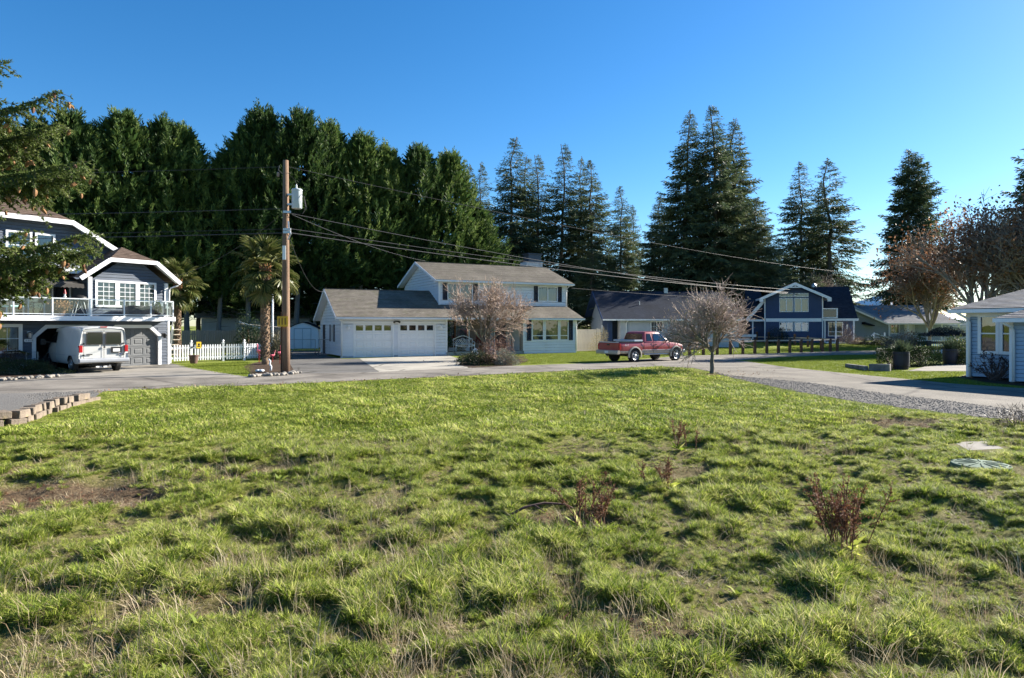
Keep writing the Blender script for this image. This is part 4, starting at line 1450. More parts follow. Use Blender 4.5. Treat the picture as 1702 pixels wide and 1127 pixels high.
# ------------------------------------------------------------------ blue grey bungalow at the far right
H5 = thing("grey_bungalow", "blue grey bungalow with a sun dappled ash roof and white porch rail", "house", (41.5, 72, .45), R(-12))
def house_five():
    P = H5
    w = MB()
    def xl(z): return -4.2
    siding(w, -4.4, -.6, 0, 3.9, 0, .17, [], None, lambda z: -.6 if z < 2.0 else -.6 - (z - 2.0) * 1.9)
    siding(w, -.6, 3.2, 0, 2.1, .6, .17, [(-.1, .75, .75, 1.75), (1.35, 2.2, .1, 1.9)])
    siding(w, 3.2, 8.5, 0, 2.1, 2.2, .17, [])
    w.face([(-.6, 0, 0), (-.6, .6, 0), (-.6, .6, 2.1), (-.6, 0, 2.1)])
    w.face([(3.2, .6, 0), (3.2, 2.2, 0), (3.2, 2.2, 2.1), (3.2, .6, 2.1)])
    w.face([(-4.4, 9, 0), (8, 9, 0), (8, 9, 2), (-4.4, 9, 2)]); w.face([(-4.4, 0, 0), (-4.4, 9, 0), (-4.4, 9, 2), (-4.4, 5, 4), (-4.4, 0, 3.8)])
    w.build("wall", M['gbsiding'], P)
    window(P, -.05, .7, .8, 1.7, .6, 2, None, .1, blind='curtain')
    window(P, 3.7, 4.6, .7, 1.8, 2.2, 2, None, .08, blind='curtain')
    d = MB(); d.box(1.4, 2.15, .62, .66, .1, 1.88); d.box(1.28, 1.38, .56, .62, .05, 2.0); d.box(2.17, 2.27, .56, .62, .05, 2.0); d.build("door", M['white'], P)
    rf = MB()
    roof_slope(rf, (-.9, -1.0, 1.85), (6.2, -1.0, 1.85), (-4.9, 4.8, 3.95), (4.6, 4.8, 3.95), .25)
    roof_slope(rf, (6.2, -1, 1.85), (6.4, 9, 1.85), (4.6, 4.8, 3.95), (4.6, 4.9, 3.95), .25)
    rf.face([(-4.9, 4.8, 3.95), (4.6, 4.8, 3.95), (6.4, 10, 1.8), (-4.9, 10, 1.8)])
    rf.face([(-.9, -1.0, 1.86), (-4.9, -.4, 3.87), (-4.9, 4.8, 3.95)])
    rf.build("roof", M['roofg2'], P)
    f = MB()
    f.box(-.9, 6.25, -1.1, -1.01, 1.72, 1.85)
    f.beam((-.9, -1.02, 1.78), (-4.95, -.42, 3.8), .06, .18)
    f.face([(-.6, -1, 1.78), (6.2, -1, 1.78), (6.2, 2.2, 1.9), (-.6, .6, 1.9)])
    f.build("fascia", M['white'], P)
    for x in (-.7, 1.15, 3.0, 4.4, 6.0):
        p = MB(); p.box(x - .06, x + .06, -.9, -.78, 0, 1.8); p.build("porch_post", M['white'], P)
    r = MB()
    r.box(-.7, 6.0, -.86, -.82, .62, .68)
    for k in range(46):
        x = -.62 + k * .145
        r.box(x, x + .09, -.85, -.83, .05, .62)
    r.build("porch_rail", M['gbsiding'], P)
    # small entry hood at the left
    h = MB(); h.extrude([(-3.2, 1.75), (-2.2, 1.55), (-2.2, 1.65), (-3.2, 2.0)], 'y', -1.2, -.05); h.build("entry_hood", M['roofd'], P)
house_five()

# ------------------------------------------------------------------ pale blue house at the right edge
H6 = thing("pale_blue_house", "pale blue lap sided house with grey shingles and a big white framed window", "house", (17.6, 25.6, 0), R(-61))
def house_six():
    P = H6
    w = MB()
    siding(w, 0, 2.0, .08, 2.5, 0, .14, [(.42, 1.62, 1.0, 2.36)])
    siding(w, 2.0, 9.0, .08, 2.3, -1.2, .14, [])
    w.face([(0, 0, 0), (0, 8, 0), (0, 8, 2.5), (0, 0, 2.5)])
    w.face([(2.0, -1.2, 0), (2.0, 0, 0), (2.0, 0, 2.4), (2.0, -1.2, 2.4)])
    w.face([(0, 8, 0), (9, 8, 0), (9, 8, 2.5), (0, 8, 2.5)]); w.face([(9, -1.2, 0), (9, 8, 0), (9, 8, 2.5), (9, -1.2, 2.3)])
    w.build("wall", M['lbsiding'], P)
    cb = MB()
    cb.box(-.02, .12, -.03, .05, .05, 2.5); cb.box(1.98, 2.1, -1.235, -1.15, .05, 2.3); cb.box(.12, 2.0, -.028, .02, 2.36, 2.56)
    cb.build("corner_board", M['white'], P)
    window(P, .5, 1.0, 1.06, 2.34, 0, 1, None, .11, split=1.72, blind=None)
    window(P, 1.23, 1.6, 1.06, 2.34, 0, 1, None, .11, split=1.72, blind=None)
    bk = MB(); bk.face([(.3, .35, .8), (1.9, .35, .8), (1.9, .35, 2.5), (.3, .35, 2.5)]); bk.build("curtain", M['curtain'], P)
    rf = MB()
    roof_slope(rf, (-.4, -.45, 2.66), (9, -.45, 2.66), (1.05, 3.6, 3.68), (9, 3.6, 3.68), .22)
    roof_slope(rf, (-.4, 8, 2.66), (-.4, -.45, 2.66), (1.05, 3.9, 3.68), (1.05, 3.6, 3.68), .22)
    roof_slope(rf, (1.72, -1.62, 2.28), (9, -1.62, 2.28), (2.6, .4, 2.88), (9, .4, 2.88), .22)
    roof_slope(rf, (1.72, .8, 2.28), (1.72, -1.62, 2.28), (2.6, .7, 2.9), (2.6, .4, 2.88), .22)
    rf.beam((1.05, 3.6, 3.7), (9, 3.6, 3.7), .2, .05)
    rf.face([(-.4, 8, 2.66), (1.05, 3.8, 3.68), (9, 3.6, 3.68), (9, 8, 2.66)])
    rf.build("roof", M['rooflg'], P)
    f = MB()
    f.box(-.42, 9, -.56, -.455, 2.5, 2.64); f.box(-.45, -.41, -.5, 8, 2.5, 2.64)
    f.face([(-.4, -.45, 2.5), (2.2, -.45, 2.5), (2.2, 0, 2.5), (-.4, 0, 2.5)]); f.face([(-.4, 0, 2.5), (0, 0, 2.5), (0, 8, 2.5), (-.4, 8, 2.5)])
    f.box(1.7, 9, -1.73, -1.625, 2.13, 2.27); f.box(1.67, 1.71, -1.7, .2, 2.13, 2.27)
    f.face([(1.7, -1.62, 2.14), (9, -1.62, 2.14), (9, -1.2, 2.14), (1.7, -1.2, 2.14)])
    f.build("gutter", M['white'], P)
    downspout(P, [(-.1, -.5, 2.5), (.1, -.2, 2.3), (.14, -.08, 2.15), (.14, -.08, .05)], r=.045)
    downspout(P, [(1.95, -1.66, 2.13), (2.1, -1.4, 1.98), (2.14, -1.29, 1.85), (2.14, -1.29, .05)], r=.045)
    s = MB(); s.box(1.72, 1.84, -.06, -.016, .75, .95); s.build("outlet_box", M['black'], P)
house_six()

# ------------------------------------------------------------------ sheds, distant roofs, fences
def shed():
    t = thing("garden_shed", "small white garden shed with a dark arched roof at the end of the side drive", "shed", (-19.3, 57.0, 0), R(8))
    w = MB()
    W = 2.5
    prof = [(0, 0), (W, 0), (W, 1.8), (W * .75, 2.1), (W / 2, 2.3), (W * .25, 2.1), (0, 1.8)]
    w.extrude(prof, 'y', 0, 2.4)
    w.build("wall", M['wsiding'], t)
    d = MB()
    d.box(.55, 1.2, -.03, -.003, .08, 1.75); d.box(1.23, 1.9, -.03, -.003, .08, 1.75)
    d.build("door", M['wsiding'], t)
    tr = MB()
    for x in (.5, 1.2, 1.9): tr.box(x, x + .04, -.04, -.001, .05, 1.8)
    tr.box(.5, 1.94, -.041, -.002, 1.76, 1.82); tr.build("door_trim", M['gbsiding'], t)
    r = MB()
    up = [(-.12, 1.77), (0, 1.86), (W * .25, 2.16), (W / 2, 2.37), (W * .75, 2.16), (W, 1.86), (W + .12, 1.77)]
    dn = [(x, z - .045) for x, z in up][::-1]
    for k in range(6):
        a, b = up[k], up[k + 1]
        r.extrude([a, b, (b[0], b[1] - .03), (a[0], a[1] - .03)], 'y', -.12, 2.5)
    r.build("roof", M['roofd'], t)
    g = MB(); g.box(W - .002, W + .03, .2, .75, .8, 1.5); g.build("window", M['white'], t)
shed()

def backyard():
    # neighbour's roof seen between the trunks
    t = thing("brown_roofed_house", "house with a sunlit tan roof half hidden behind the cypress trunks", "house", (-31, 66, .3), R(14))
    w = MB(); w.box(0, 11, 0, 7, 0, 2.5); w.build("wall", M['greywall'], t)
    rf = MB()
    roof_slope(rf, (-.5, -.5, 2.5), (11.5, -.5, 2.5), (-.5, 3.5, 4.6), (11.5, 3.5, 4.6), .25)
    roof_slope(rf, (11.5, 7.5, 2.5), (-.5, 7.5, 2.5), (11.5, 3.5, 4.6), (-.5, 3.5, 4.6), .25)
    rf.build("roof", roof_mat("tan_shingles", (.24, .2, .16), (.32, .28, .22)), t)
    t = thing("white_outbuilding", "white outbuilding glimpsed behind the utility pole", "shed", (-27.5, 75, .4), R(5))
    w = MB(); w.box(0, 3.5, 0, 3, 0, 2.3); w.build("wall", M['white'], t)
    rf = MB(); roof_slope(rf, (-.3, -.3, 2.3), (3.8, -.3, 2.3), (-.3, 1.5, 3.2), (3.8, 1.5, 3.2), .25); roof_slope(rf, (3.8, 3.3, 2.3), (-.3, 3.3, 2.3), (3.8, 1.5, 3.2), (-.3, 1.5, 3.2), .25); rf.build("roof", M['roofg2'], t)
    # timber lean-to behind the palm
    t = thing("lean_to", "open timber lean-to with a blue tarp behind the big palm", "lean-to", (-18.9, 46.5, 0), R(10))
    b = MB()
    for x in (0, 2.6):
        for y in (0, 1.6): b.box(x - .06, x + .06, y - .06, y + .06, 0, 2.0 - .2 * (y > 0))
    b.build("post", M['wood'], t)
    r = MB(); r.beam((-.3, .8, 2.15), (2.9, .8, 1.85), 2.2, .05); r.build("roof", M['oldfence'], t)
    r = MB(); r.beam((-.2, -.3, 2.3), (1.6, -.3, 1.75), .05, .07); r.build("brace", M['white'], t)
backyard()

def board_fence(name, label, p, q, h, m, w=.14, gap=.012, post=True):
    p, q = Vector((*p, 0)), Vector((*q, 0))
    L = (q - p).length
    a = math.atan2(q.y - p.y, q.x - p.x)
    t = thing(name, label, "fence", (p.x, p.y, 0), a)
    b = MB(); b.box(-w / 2, w / 2, -.012, .012, .04, h)
    me = b.mesh("board", m)
    n = int(L / (w + gap))
    for k in range(n):
        link("board", me, t, ((k + .5) * (w + gap), rnd.uniform(-.004, .004), rnd.uniform(-.015, .0)), (0, rnd.uniform(-.006, .006), 0))
    r = MB()
    for z in (.3, h - .3): r.box(0, L, .013, .05, z - .045, z + .045)
    r.build("rail", m, t)
    if post:
        pm = MB(); pm.box(-.05, .05, -.02, .08, 0, h + .05); pme = pm.mesh("post", m)
        k = 0
        while k <= L + .01:
            link("post", pme, t, (min(k, L), 0, 0)); k += 2.4
    return t
board_fence("board_fence", "tan cedar board fence closing the gap between the white house and the blue rambler", (4.85, 51.6), (7.15, 53.2), 1.75, M['fencewood'])
board_fence("board_fence", "weathered grey board fence behind the left palm and picket fence", (-24.6, 46.2), (-17.6, 50.0), 1.7, M['oldfence'])

def picket_fence():
    pts = [(-18.45, 35.5), (-17.55, 36.6), (-16.1, 38.2), (-15.25, 39.5), (-13.9, 41.2)]
    base = [Vector((*ground(283, 603.5), 0)), Vector((*ground(318, 602), 0)), Vector((*ground(371, 600), 0)), Vector((*ground(406, 599), 0)), Vector((*ground(452, 596), 0))]
    t = thing("picket_fence", "white vinyl picket fence with ball topped posts between the slate house and big palm", "fence", base[0])
    mw = mat("white_vinyl", (.8, .81, .83), .4, .03, 2)
    pk = MB()
    pk.extrude([(-.034, .1), (.034, .1), (.034, .93), (.012, .97), (-.012, .97), (-.034, .93)], 'y', -.012, .012)
    me = pk.mesh("picket", mw)
    po = MB(); po.box(-.055, .055, -.055, .055, 0, 1.04); po.box(-.075, .075, -.075, .075, 1.04, 1.07)
    po.lathe([(.03, 1.07), (.03, 1.1), (.055, 1.13), (.06, 1.16), (.045, 1.2), (.012, 1.23)], (0, 0, 0), 10)
    pme = po.mesh("post", mw)
    rr = MB()
    for i in range(4):
        p, q = base[i], base[i + 1]
        d = (q - p).normalized(); a = math.atan2(d.y, d.x)
        L = (q - p).length
        if i > 0 or True: link("post", pme, t, p - base[0], (0, 0, a), (1, 1, 1) if i else (.6, 1.0, .86))
        n = int((L - .2) / .135)
        for k in range(n):
            s = .14 + (L - .26) * (k + .5) / n
            link("picket", me, t, p + d * s - base[0] + Vector((d.y, -d.x, 0)) * .035, (0, 0, a))
        for z in (.25, .8):
            u, v = p - base[0] + Vector((0, 0, z)), q - base[0] + Vector((0, 0, z))
            rr.beam(u, v, .04, .085)
    rr.build("rail", mw, t)
    # yellow warning sign
    p, q = base[1], base[2]
    d = (q - p).normalized(); a = math.atan2(d.y, d.x)
    s = MB(); s.box(-.13, .13, -.066, -.058, .76, 1.12); s.box(-.08, .08, -.069, -.066, .84, .9, 1)
    s.lathe([(.06, 0), (.05, .012)], (0, 0, 0), 8, 1) if False else None
    s.extrude([(-.05, .93), (.01, .91), (.06, .95), (.05, 1.02), (0, 1.04), (-.06, 1.0)], 'y', -.069, -.066, 1)
    s.build("warning_sign", [mat("sign_yellow", (.75, .5, .03), .5, .05, 3), M['black']], t, loc=p + d * .38 - base[0], rot=(0, 0, a))
    l = MB(); l.box(-.03, .06, -.09, -.055, .78, .88); l.build("latch", M['black'], t, loc=p - base[0], rot=(0, 0, a))
    return base
PICK = picket_fence()

def far_picket():
    p, q = Vector((27.6, 46.5, 0)), Vector((33.5, 47.3, 0))
    L = (q - p).length; a = math.atan2(q.y - p.y, q.x - p.x)
    t = thing("picket_fence", "low white picket fence behind the hedge and planters at right", "fence", p, a)
    pk = MB(); pk.box(-.04, .04, -.01, .01, .1, 1.0); me = pk.mesh("picket", M['white'])
    n = int(L / .17)
    for k in range(n): link("picket", me, t, (k * .17, 0, 0))
    r = MB()
    for z in (.3, .8): r.box(0, L, .011, .04, z - .04, z + .04)
    r.build("rail", M['white'], t)
far_picket()

def post_fence():
    # road side row and the row turning back across the lawn
    front = [(1000 / 5.32 + 940, 800 / 5.32 + 440)] + [(1146, 590.5), (1169, 590), (1192, 589.5), (1214, 589), (1234.7, 588.7), (1254.6, 588), (1274.5, 587.5), (1293.9, 587), (1312.8, 586.6), (1331.6, 586), (1349.5, 585.5), (1367, 584.7), (1380, 584.2), (1391.6, 583.8)]
    back = [(1391.6, 583.8), (1365, 581.5), (1343, 579.5), (1321, 578.3), (1300, 577.4), (1278, 576.5), (1258, 576)]
    F = [Vector((*ground(*p), 0)) for p in front]; B = [Vector((*ground(*p), 0)) for p in back]
    b = MB(); b.box(-.085, .085, -.085, .085, -.1, .98)
    b.extrude([(-.085, .98), (.085, .98), (0, 1.02)], 'y', -.085, .085)
    me = b.mesh("post", M['wood'])
    for nm, lab, pts in (("post_and_rail_fence", "low brown post and single rail fence along the road in front of the navy house", F), ("post_and_rail_fence", "rear run of brown posts crossing the navy house's lawn", B)):
        t = thing(nm, lab, "fence", pts[0])
        for i, p in enumerate(pts):
            if pts is B and i == 0: continue
            link("post", me, t, p - pts[0] + Vector((0, 0, 0.45 * float(sm(55, 65, np.array(p.y))))), (0, 0, rnd.uniform(-.1, .1)))
        for p, q in zip(pts[:-1], pts[1:]):
            r = MB(); r.beam(p - pts[0] + Vector((0, 0, .93)), q - pts[0] + Vector((0, 0, .93)), .05, .09)
            r.build("rail", M['fencewood'], t)
post_fence()

def dark_rail():
    A = [Vector((24.6, 43.2, 0)), Vector((27.2, 43.2, 0)), Vector((29.8, 43.4, 0)), Vector((31.6, 44.6, 0))]
    t = thing("rail_fence", "dark weathered two rail fence behind the clipped hedge", "fence", A[0])
    m = mat("dark_timber", (.045, .038, .034), .9, .3, 6, .3, 30)
    b = MB(); b.box(-.12, .12, -.1, .1, 0, 1.05); me = b.mesh("post", m)
    for p in A: link("post", me, t, p - A[0])
    for p, q in zip(A[:-1], A[1:]):
        for z in (.55, .92):
            r = MB(); r.beam(p - A[0] + Vector((0, 0, z)), q - A[0] + Vector((0, 0, z)), .06, .17); r.build("rail", m, t)
dark_rail()

def wire_gate():
    t = thing("chain_link_gate", "galvanised chain link gate across the side drive by the white shed", "gate", (-14.9, 44.0, 0), R(12))
    f = MB()
    for x in (0, 1.75, 1.95, 3.6):
        f.tube([(x, 0, 0), (x, 0, 1.12)], .025, 8)
    f.tube([(0, 0, 1.1), (1.75, 0, 1.1)], .022, 8); f.tube([(0, 0, .12), (1.75, 0, .12)], .022, 8)
    f.tube([(1.95, 0, 1.1), (3.6, 0, 1.1)], .022, 8); f.tube([(1.95, 0, .12), (3.6, 0, .12)], .022, 8)
    f.tube([(0, 0, .1), (.5, 0, .6)], .015, 6)
    fr = f.build("frame", M['steel'], t, smooth=True)
    A, B = [], []
    for x0, x1 in ((0, 1.75), (1.95, 3.6)):
        n = int((x1 - x0) / .09)
        for k in range(-12, n):
            for s in (1, -1):
                # diagonal wire clipped to the frame
                xa = x0 + k * .09 if s > 0 else x0 + (k + 11) * .09
                pa, pb = (xa, .12), (xa + s * .98, 1.1)
                pts = []
                for f_ in np.linspace(0, 1, 15):
                    xx = pa[0] + (pb[0] - pa[0]) * f_; zz = pa[1] + (pb[1] - pa[1]) * f_
                    if x0 <= xx <= x1: pts.append((xx, 0, zz))
                if len(pts) > 1: A.append(pts[0]); B.append(pts[-1])
    V, Q = prisms(A, B, np.full(len(A), .0022), np.full(len(A), .0022), 3)
    link("wire_mesh", np_mesh("wire_mesh", V, Q, M['steel']), t)
wire_gate()
# ------------------------------------------------------------------ vehicles
def cut(o, cutters):
    """boolean-subtract cutter meshes (no operators)"""
    tmp = []
    for me in cutters:
        c = bpy.data.objects.new("cutter", me); C.objects.link(c)
        c.parent = o.parent; tmp.append(c)
        md = o.modifiers.new("b", 'BOOLEAN'); md.operation = 'DIFFERENCE'; md.object = c; md.solver = 'EXACT'
    bpy.context.view_layer.update()
    dg = bpy.context.evaluated_depsgraph_get()
    me = bpy.data.meshes.new_from_object(o.evaluated_get(dg))
    o.modifiers.clear()
    o.data = me
    for c in tmp: bpy.data.objects.remove(c)

def arch_cutter(x, y0, y1, r, z, mats):
    b = MB()
    n = 28
    poly = [(x + r * math.cos(2 * math.pi * k / n), z + r * math.sin(2 * math.pi * k / n)) for k in range(n)]
    poly = poly[::-1]
    b.extrude(poly, 'y', y0, y1, len(mats) - 1)
    me = b.mesh("cutter", mats)
    bm = bmesh.new(); bm.from_mesh(me); bmesh.ops.recalc_face_normals(bm, faces=bm.faces); bm.to_mesh(me); bm.free()
    return me

def smooth_by_angle(o, ang=0.6):
    me = o.data
    bm = bmesh.new(); bm.from_mesh(me)
    bmesh.ops.recalc_face_normals(bm, faces=bm.faces)
    for f in bm.faces: f.smooth = True
    for e in bm.edges:
        e.smooth = not (e.is_manifold and e.calc_face_angle(0) > ang)
    bm.to_mesh(me); bm.free()

def wheel(P, x, y, r, wdt, side, m_rim, spokes=5, white_ring=False):
    """tyre with rim; side = +1 when the outer face looks towards +y"""
    t = MB()
    prof = [(r * .62, -wdt / 2), (r * .9, -wdt / 2), (r * .985, -wdt * .38), (r, -wdt * .2), (r, wdt * .2), (r * .985, wdt * .38), (r * .9, wdt / 2), (r * .62, wdt / 2)]
    n = 32
    rings = [[(q * math.cos(2 * math.pi * k / n), yy, q * math.sin(2 * math.pi * k / n)) for k in range(n)] for q, yy in prof]
    t.loft(rings, caps=True)
    for k in range(n):   # tread lugs
        a = 2 * math.pi * (k + .5) / n
        for s in (-1, 1):
            ca, sa = math.cos(a + .05 * s), math.sin(a + .05 * s)
            t.beam((r * .985 * ca, s * wdt * .28, r * .985 * sa), (1.015 * r * ca, s * wdt * .28, 1.015 * r * sa), .03, wdt * .3, up=(0, 1, 0))
    o = t.build("wheel", M['rubber'], P, loc=(x, y, r), fixn=True)
    smooth_by_angle(o, .7)
    h = MB()
    yo = side * wdt * .5
    R0 = r * .64
    prof = [(R0, 0), (R0 * .97, .012), (R0 * .9, .0), (R0 * .84, -.05), (R0 * .3, -.03), (R0 * .28, .02), (R0 * .2, .035), (.001, .035)]
    rings = [[(q * math.cos(2 * math.pi * k / n), yo + side * d, q * math.sin(2 * math.pi * k / n)) for k in range(n)] for q, d in prof]
    h.loft(rings, caps=False)
    for k in range(spokes):
        a = 2 * math.pi * k / spokes
        h.beam((R0 * .25 * math.cos(a), yo - side * .01, R0 * .25 * math.sin(a)), (R0 * .9 * math.cos(a), yo - side * .012, R0 * .9 * math.sin(a)), R0 * .3, .03, up=(0, 1, 0))
    hb = h.build("rim", m_rim, o, fixn=True)
    smooth_by_angle(hb, .5)
    return o

def quad_plate(P, name, pts, m, thick, nrm):
    """thin plate lying on four points, thickened along nrm"""
    b = MB()
    n = Vector(nrm) * thick
    a = [Vector(p) for p in pts]
    c = [p + n for p in a]
    k = len(a)
    b.faces(a + c, [tuple(range(k - 1, -1, -1)), tuple(range(k, 2 * k))] + [(i, (i + 1) % k, k + (i + 1) % k, k + i) for i in range(k)])
    return b.build(name, m, P, fixn=True)

M['vanpaint'] = mat("white_van_paint", (.52, .52, .50), .35, .06, 1.5, coat=.5, stain=((.43, .41, .37), 1.4, .55, .85))
M['red'] = mat("faded_red_paint", (.32, .032, .04), .35, .08, 1.2, coat=.6, stain=((.37, .07, .075), .9, .5, .8))
M['beige'] = mat("beige_paint", (.42, .36, .29), .4, .06, 2, coat=.4)
M['chrome'] = mat("dull_chrome", (.5, .5, .51), .42, .15, 6, metal=.55)
M['bumper'] = mat("grey_bumper", (.33, .345, .37), .45, .12, 3)
M['redlens'] = mat("red_lens", (.35, .012, .015), .25, .1, 6)
M['clearlens'] = mat("clear_lens", (.7, .7, .68), .2, .05, 6)
M['tint'] = mat("dark_tinted_glass", (.012, .014, .016), .05, .1, 2, spec=.7)
M['carglass'] = glass_mat("car_glass", (.45, .55, .55), .02, .14)

def van():
    ang = R(139)
    t = thing("cargo_van", "white cargo van parked nose in at the slate house's garage", "van", (-17.45, 28.3, 0.0), ang)
    t.scale = (.95, .95, .95)
    mats = [M['vanpaint'], M['bumper'], M['dark']]
    def ring(x, w, zb, zt, bel=1.12):
        h = [(0, zb), (w * .93, zb), (w * .99, zb + .12), (w, zb + .35), (w * .995, bel), (w * .95, bel + .22), (w * .875, zt - .17), (w * .84, zt - .07), (w * .76, zt - .015), (w * .4, zt + .015), (0, zt + .02)]
        pts = [(x, y, z) for y, z in h] + [(x, -y, z) for y, z in h[-2:0:-1]]
        return pts
    st = [(0.03, .95, .52, 1.98), (0, .985, .50, 1.99), (.06, 1.0, .47, 2.04), (.3, 1.005, .42, 2.07), (1.5, 1.01, .40, 2.09), (3.2, 1.01, .40, 2.08), (3.7, 1.005, .4, 2.02), (3.95, 1.0, .4, 1.86), (4.35, .99, .4, 1.5), (4.62, .98, .4, 1.24), (5.0, .96, .42, 1.16), (5.3, .92, .44, 1.06), (5.42, .85, .5, .95)]
    b = MB()
    b.loft([ring(x, w, zb, zt, min(1.12, zt - .42)) for x, w, zb, zt in st])
    o = b.build("body", mats, t, fixn=True)
    smooth_by_angle(o, .55)
    cut(o, [arch_cutter(1.15, -1.2, -.62, .42, .40, mats), arch_cutter(1.15, .62, 1.2, .42, .40, mats), arch_cutter(4.55, -1.2, -.62, .43, .40, mats), arch_cutter(4.55, .62, 1.2, .43, .40, mats)])
    smooth_by_angle(o, .55)
    for x in (1.15, 4.55):
        for s in (1, -1): wheel(t, x, s * .87, .37, .22, s, M['steel'], 8)
    # rear doors: outlines, glass, hinges, handle
    g = MB()
    for y in (-.80, 0, .80): g.box(-.012, -.004, y - .006, y + .006, .66, 1.93)
    g.box(-.012, -.004, -.8, .8, .655, .667); g.box(-.012, -.004, -.8, .8, 1.92, 1.932)
    g.build("door_gap", M['black'], t)
    for y0, y1, mm in ((.07, .68, 'carglass'), (-.68, -.07, 'tint')):
        n = 0
        pts = [(-.006, y0 + .03, 1.30), (-.006, y1 - .03, 1.30), (-.006, y1, 1.34), (-.004, y1 - .02, 1.78), (-.004, y1 - .05, 1.81), (-.004, y0 + .05, 1.81), (-.004, y0 + .01, 1.78), (-.006, y0, 1.34)]
        quad_plate(t, "rear_window", pts, M['tint'], .012, (-1, 0, 0))
        f = MB()
        out = [(y0 - .03, 1.27), (y1 + .03, 1.27), (y1 + .02, 1.84), (y0 - .02, 1.84)]
        inn = [(y0 + .005, 1.305), (y1 - .005, 1.305), (y1 - .015, 1.805), (y0 + .015, 1.805)]
        for k in range(4):
            p, q, r_, s_ = out[k], out[(k + 1) % 4], inn[(k + 1) % 4], inn[k]
            f.face([(-.02, *p), (-.02, *q), (-.02, *r_), (-.02, *s_)])
        f.build("window_seal", M['rubber'], t)
    # interior seen as pale reflection plate behind the left glass is left to the sky
    for s in (1, -1):
        l = MB(); l.box(-.03, .12, s * .84 - .0 if s > 0 else -.985, s * .985 if s > 0 else -.84, .93, 1.24)
        o2 = l.build("tail_light", M['redlens'], t, bevel=.02)
        w = MB(); w.box(-.034, -.02, s * .86 if s > 0 else -.965, s * .965 if s > 0 else -.86, .87, .93); w.build("reverse_lens", M['clearlens'], o2)
        h = MB()
        for z in (.82, 1.32): h.box(-.03, .02, s * .80 - .03, s * .80 + .03, z - .03, z + .03)
        h.build("hinge", M['black'], t)
    h = MB(); h.box(-.045, -.01, -.05, .03, 1.14, 1.18); h.box(-.05, -.01, -.03, 0, 1.12, 1.22); h.build("handle", M['black'], t)
    p = MB(); p.box(-.03, -.012, -.72, -.28, .90, 1.16); po = p.build("plate_holder", M['black'], t)
    p = MB(); p.box(-.036, -.03, -.64, -.36, .95, 1.09); pl = p.build("licence_plate", M['clearlens'], po)
    b = MB(); b.box(-.02, -.004, .46, .70, .82, .86); b.build("badge", M['black'], t)
    b = MB(); b.lathe([(.07, 0), (.06, .012), (.001, .014)], (0, 0, 0), 20); b.build("badge", mat("dark_blue_enamel", (.02, .03, .09), .3), t, loc=(-.004, -.66, .84), rot=(0, R(-90), 0)).scale = (.5, 1, 1)
    r = MB()
    prof = [(-.16, .50), (-.17, .56), (-.17, .63), (-.12, .66), (.02, .66), (.02, .47), (-.1, .47)]
    r.extrude(prof, 'y', -1.0, 1.0); r.box(-.13, -.1, -.5, .5, .66, .672)
    r.build("bumper", M['bumper'], t, bevel=.015)
    u = MB()
    u.box(.2, 4.8, -.42, .42, .34, .5); u.beam((1.15, -.8, .37), (1.15, .8, .37), .12, .14); u.box(.3, .8, -.3, .5, .3, .42)
    u.tube([(.0, -.45, .33), (.6, -.45, .35), (1.6, -.4, .38)], .035, 8)
    u.build("underbody", M['rubber'], t)
    # roof marker lights, mirrors, side glass, door seams
    k = MB(); k.box(.0, .05, -.14, .14, 2.045, 2.085); k.build("brake_light", M['redlens'], t)
    for s in (1, -1):
        m = MB(); m.beam((4.1, s * 1.0, 1.33), (4.15, s * 1.22, 1.36), .05, .05); m.box(4.1, 4.2, s * 1.2 if s > 0 else -1.4, s * 1.4 if s > 0 else -1.2, 1.22, 1.5); m.build("mirror", M['black'], t)
        yb, yt = s * 1.004, s * .90
        quad_plate(t, "side_window", [(3.25, s * .985, 1.32), (4.25, s * .985, 1.32), (4.05, s * .955, 1.52), (3.72, s * .905, 1.83), (3.25, s * .905, 1.83)], M['tint'], .014, (0, s, .1))
        d = MB()
        for x in (3.15, 4.32): d.box(x - .005, x + .005, s * 1.0 if s > 0 else -1.012, s * 1.012 if s > 0 else -1.0, .5, 1.2)
        d.box(.3, 4.3, s * 1.004 if s > 0 else -1.016, s * 1.016 if s > 0 else -1.004, .78, .81)
        d.build("side_trim", M['bumper'], t)
    quad_plate(t, "windscreen", [(4.42, .8, 1.44), (4.42, -.8, 1.44), (3.85, -.72, 1.93), (3.85, .72, 1.93)], M['tint'], .02, (.6, 0, .6))
    f = MB(); f.box(5.36, 5.52, -.95, .95, .45, .66); f.build("front_bumper", M['bumper'], t, bevel=.03)
van()

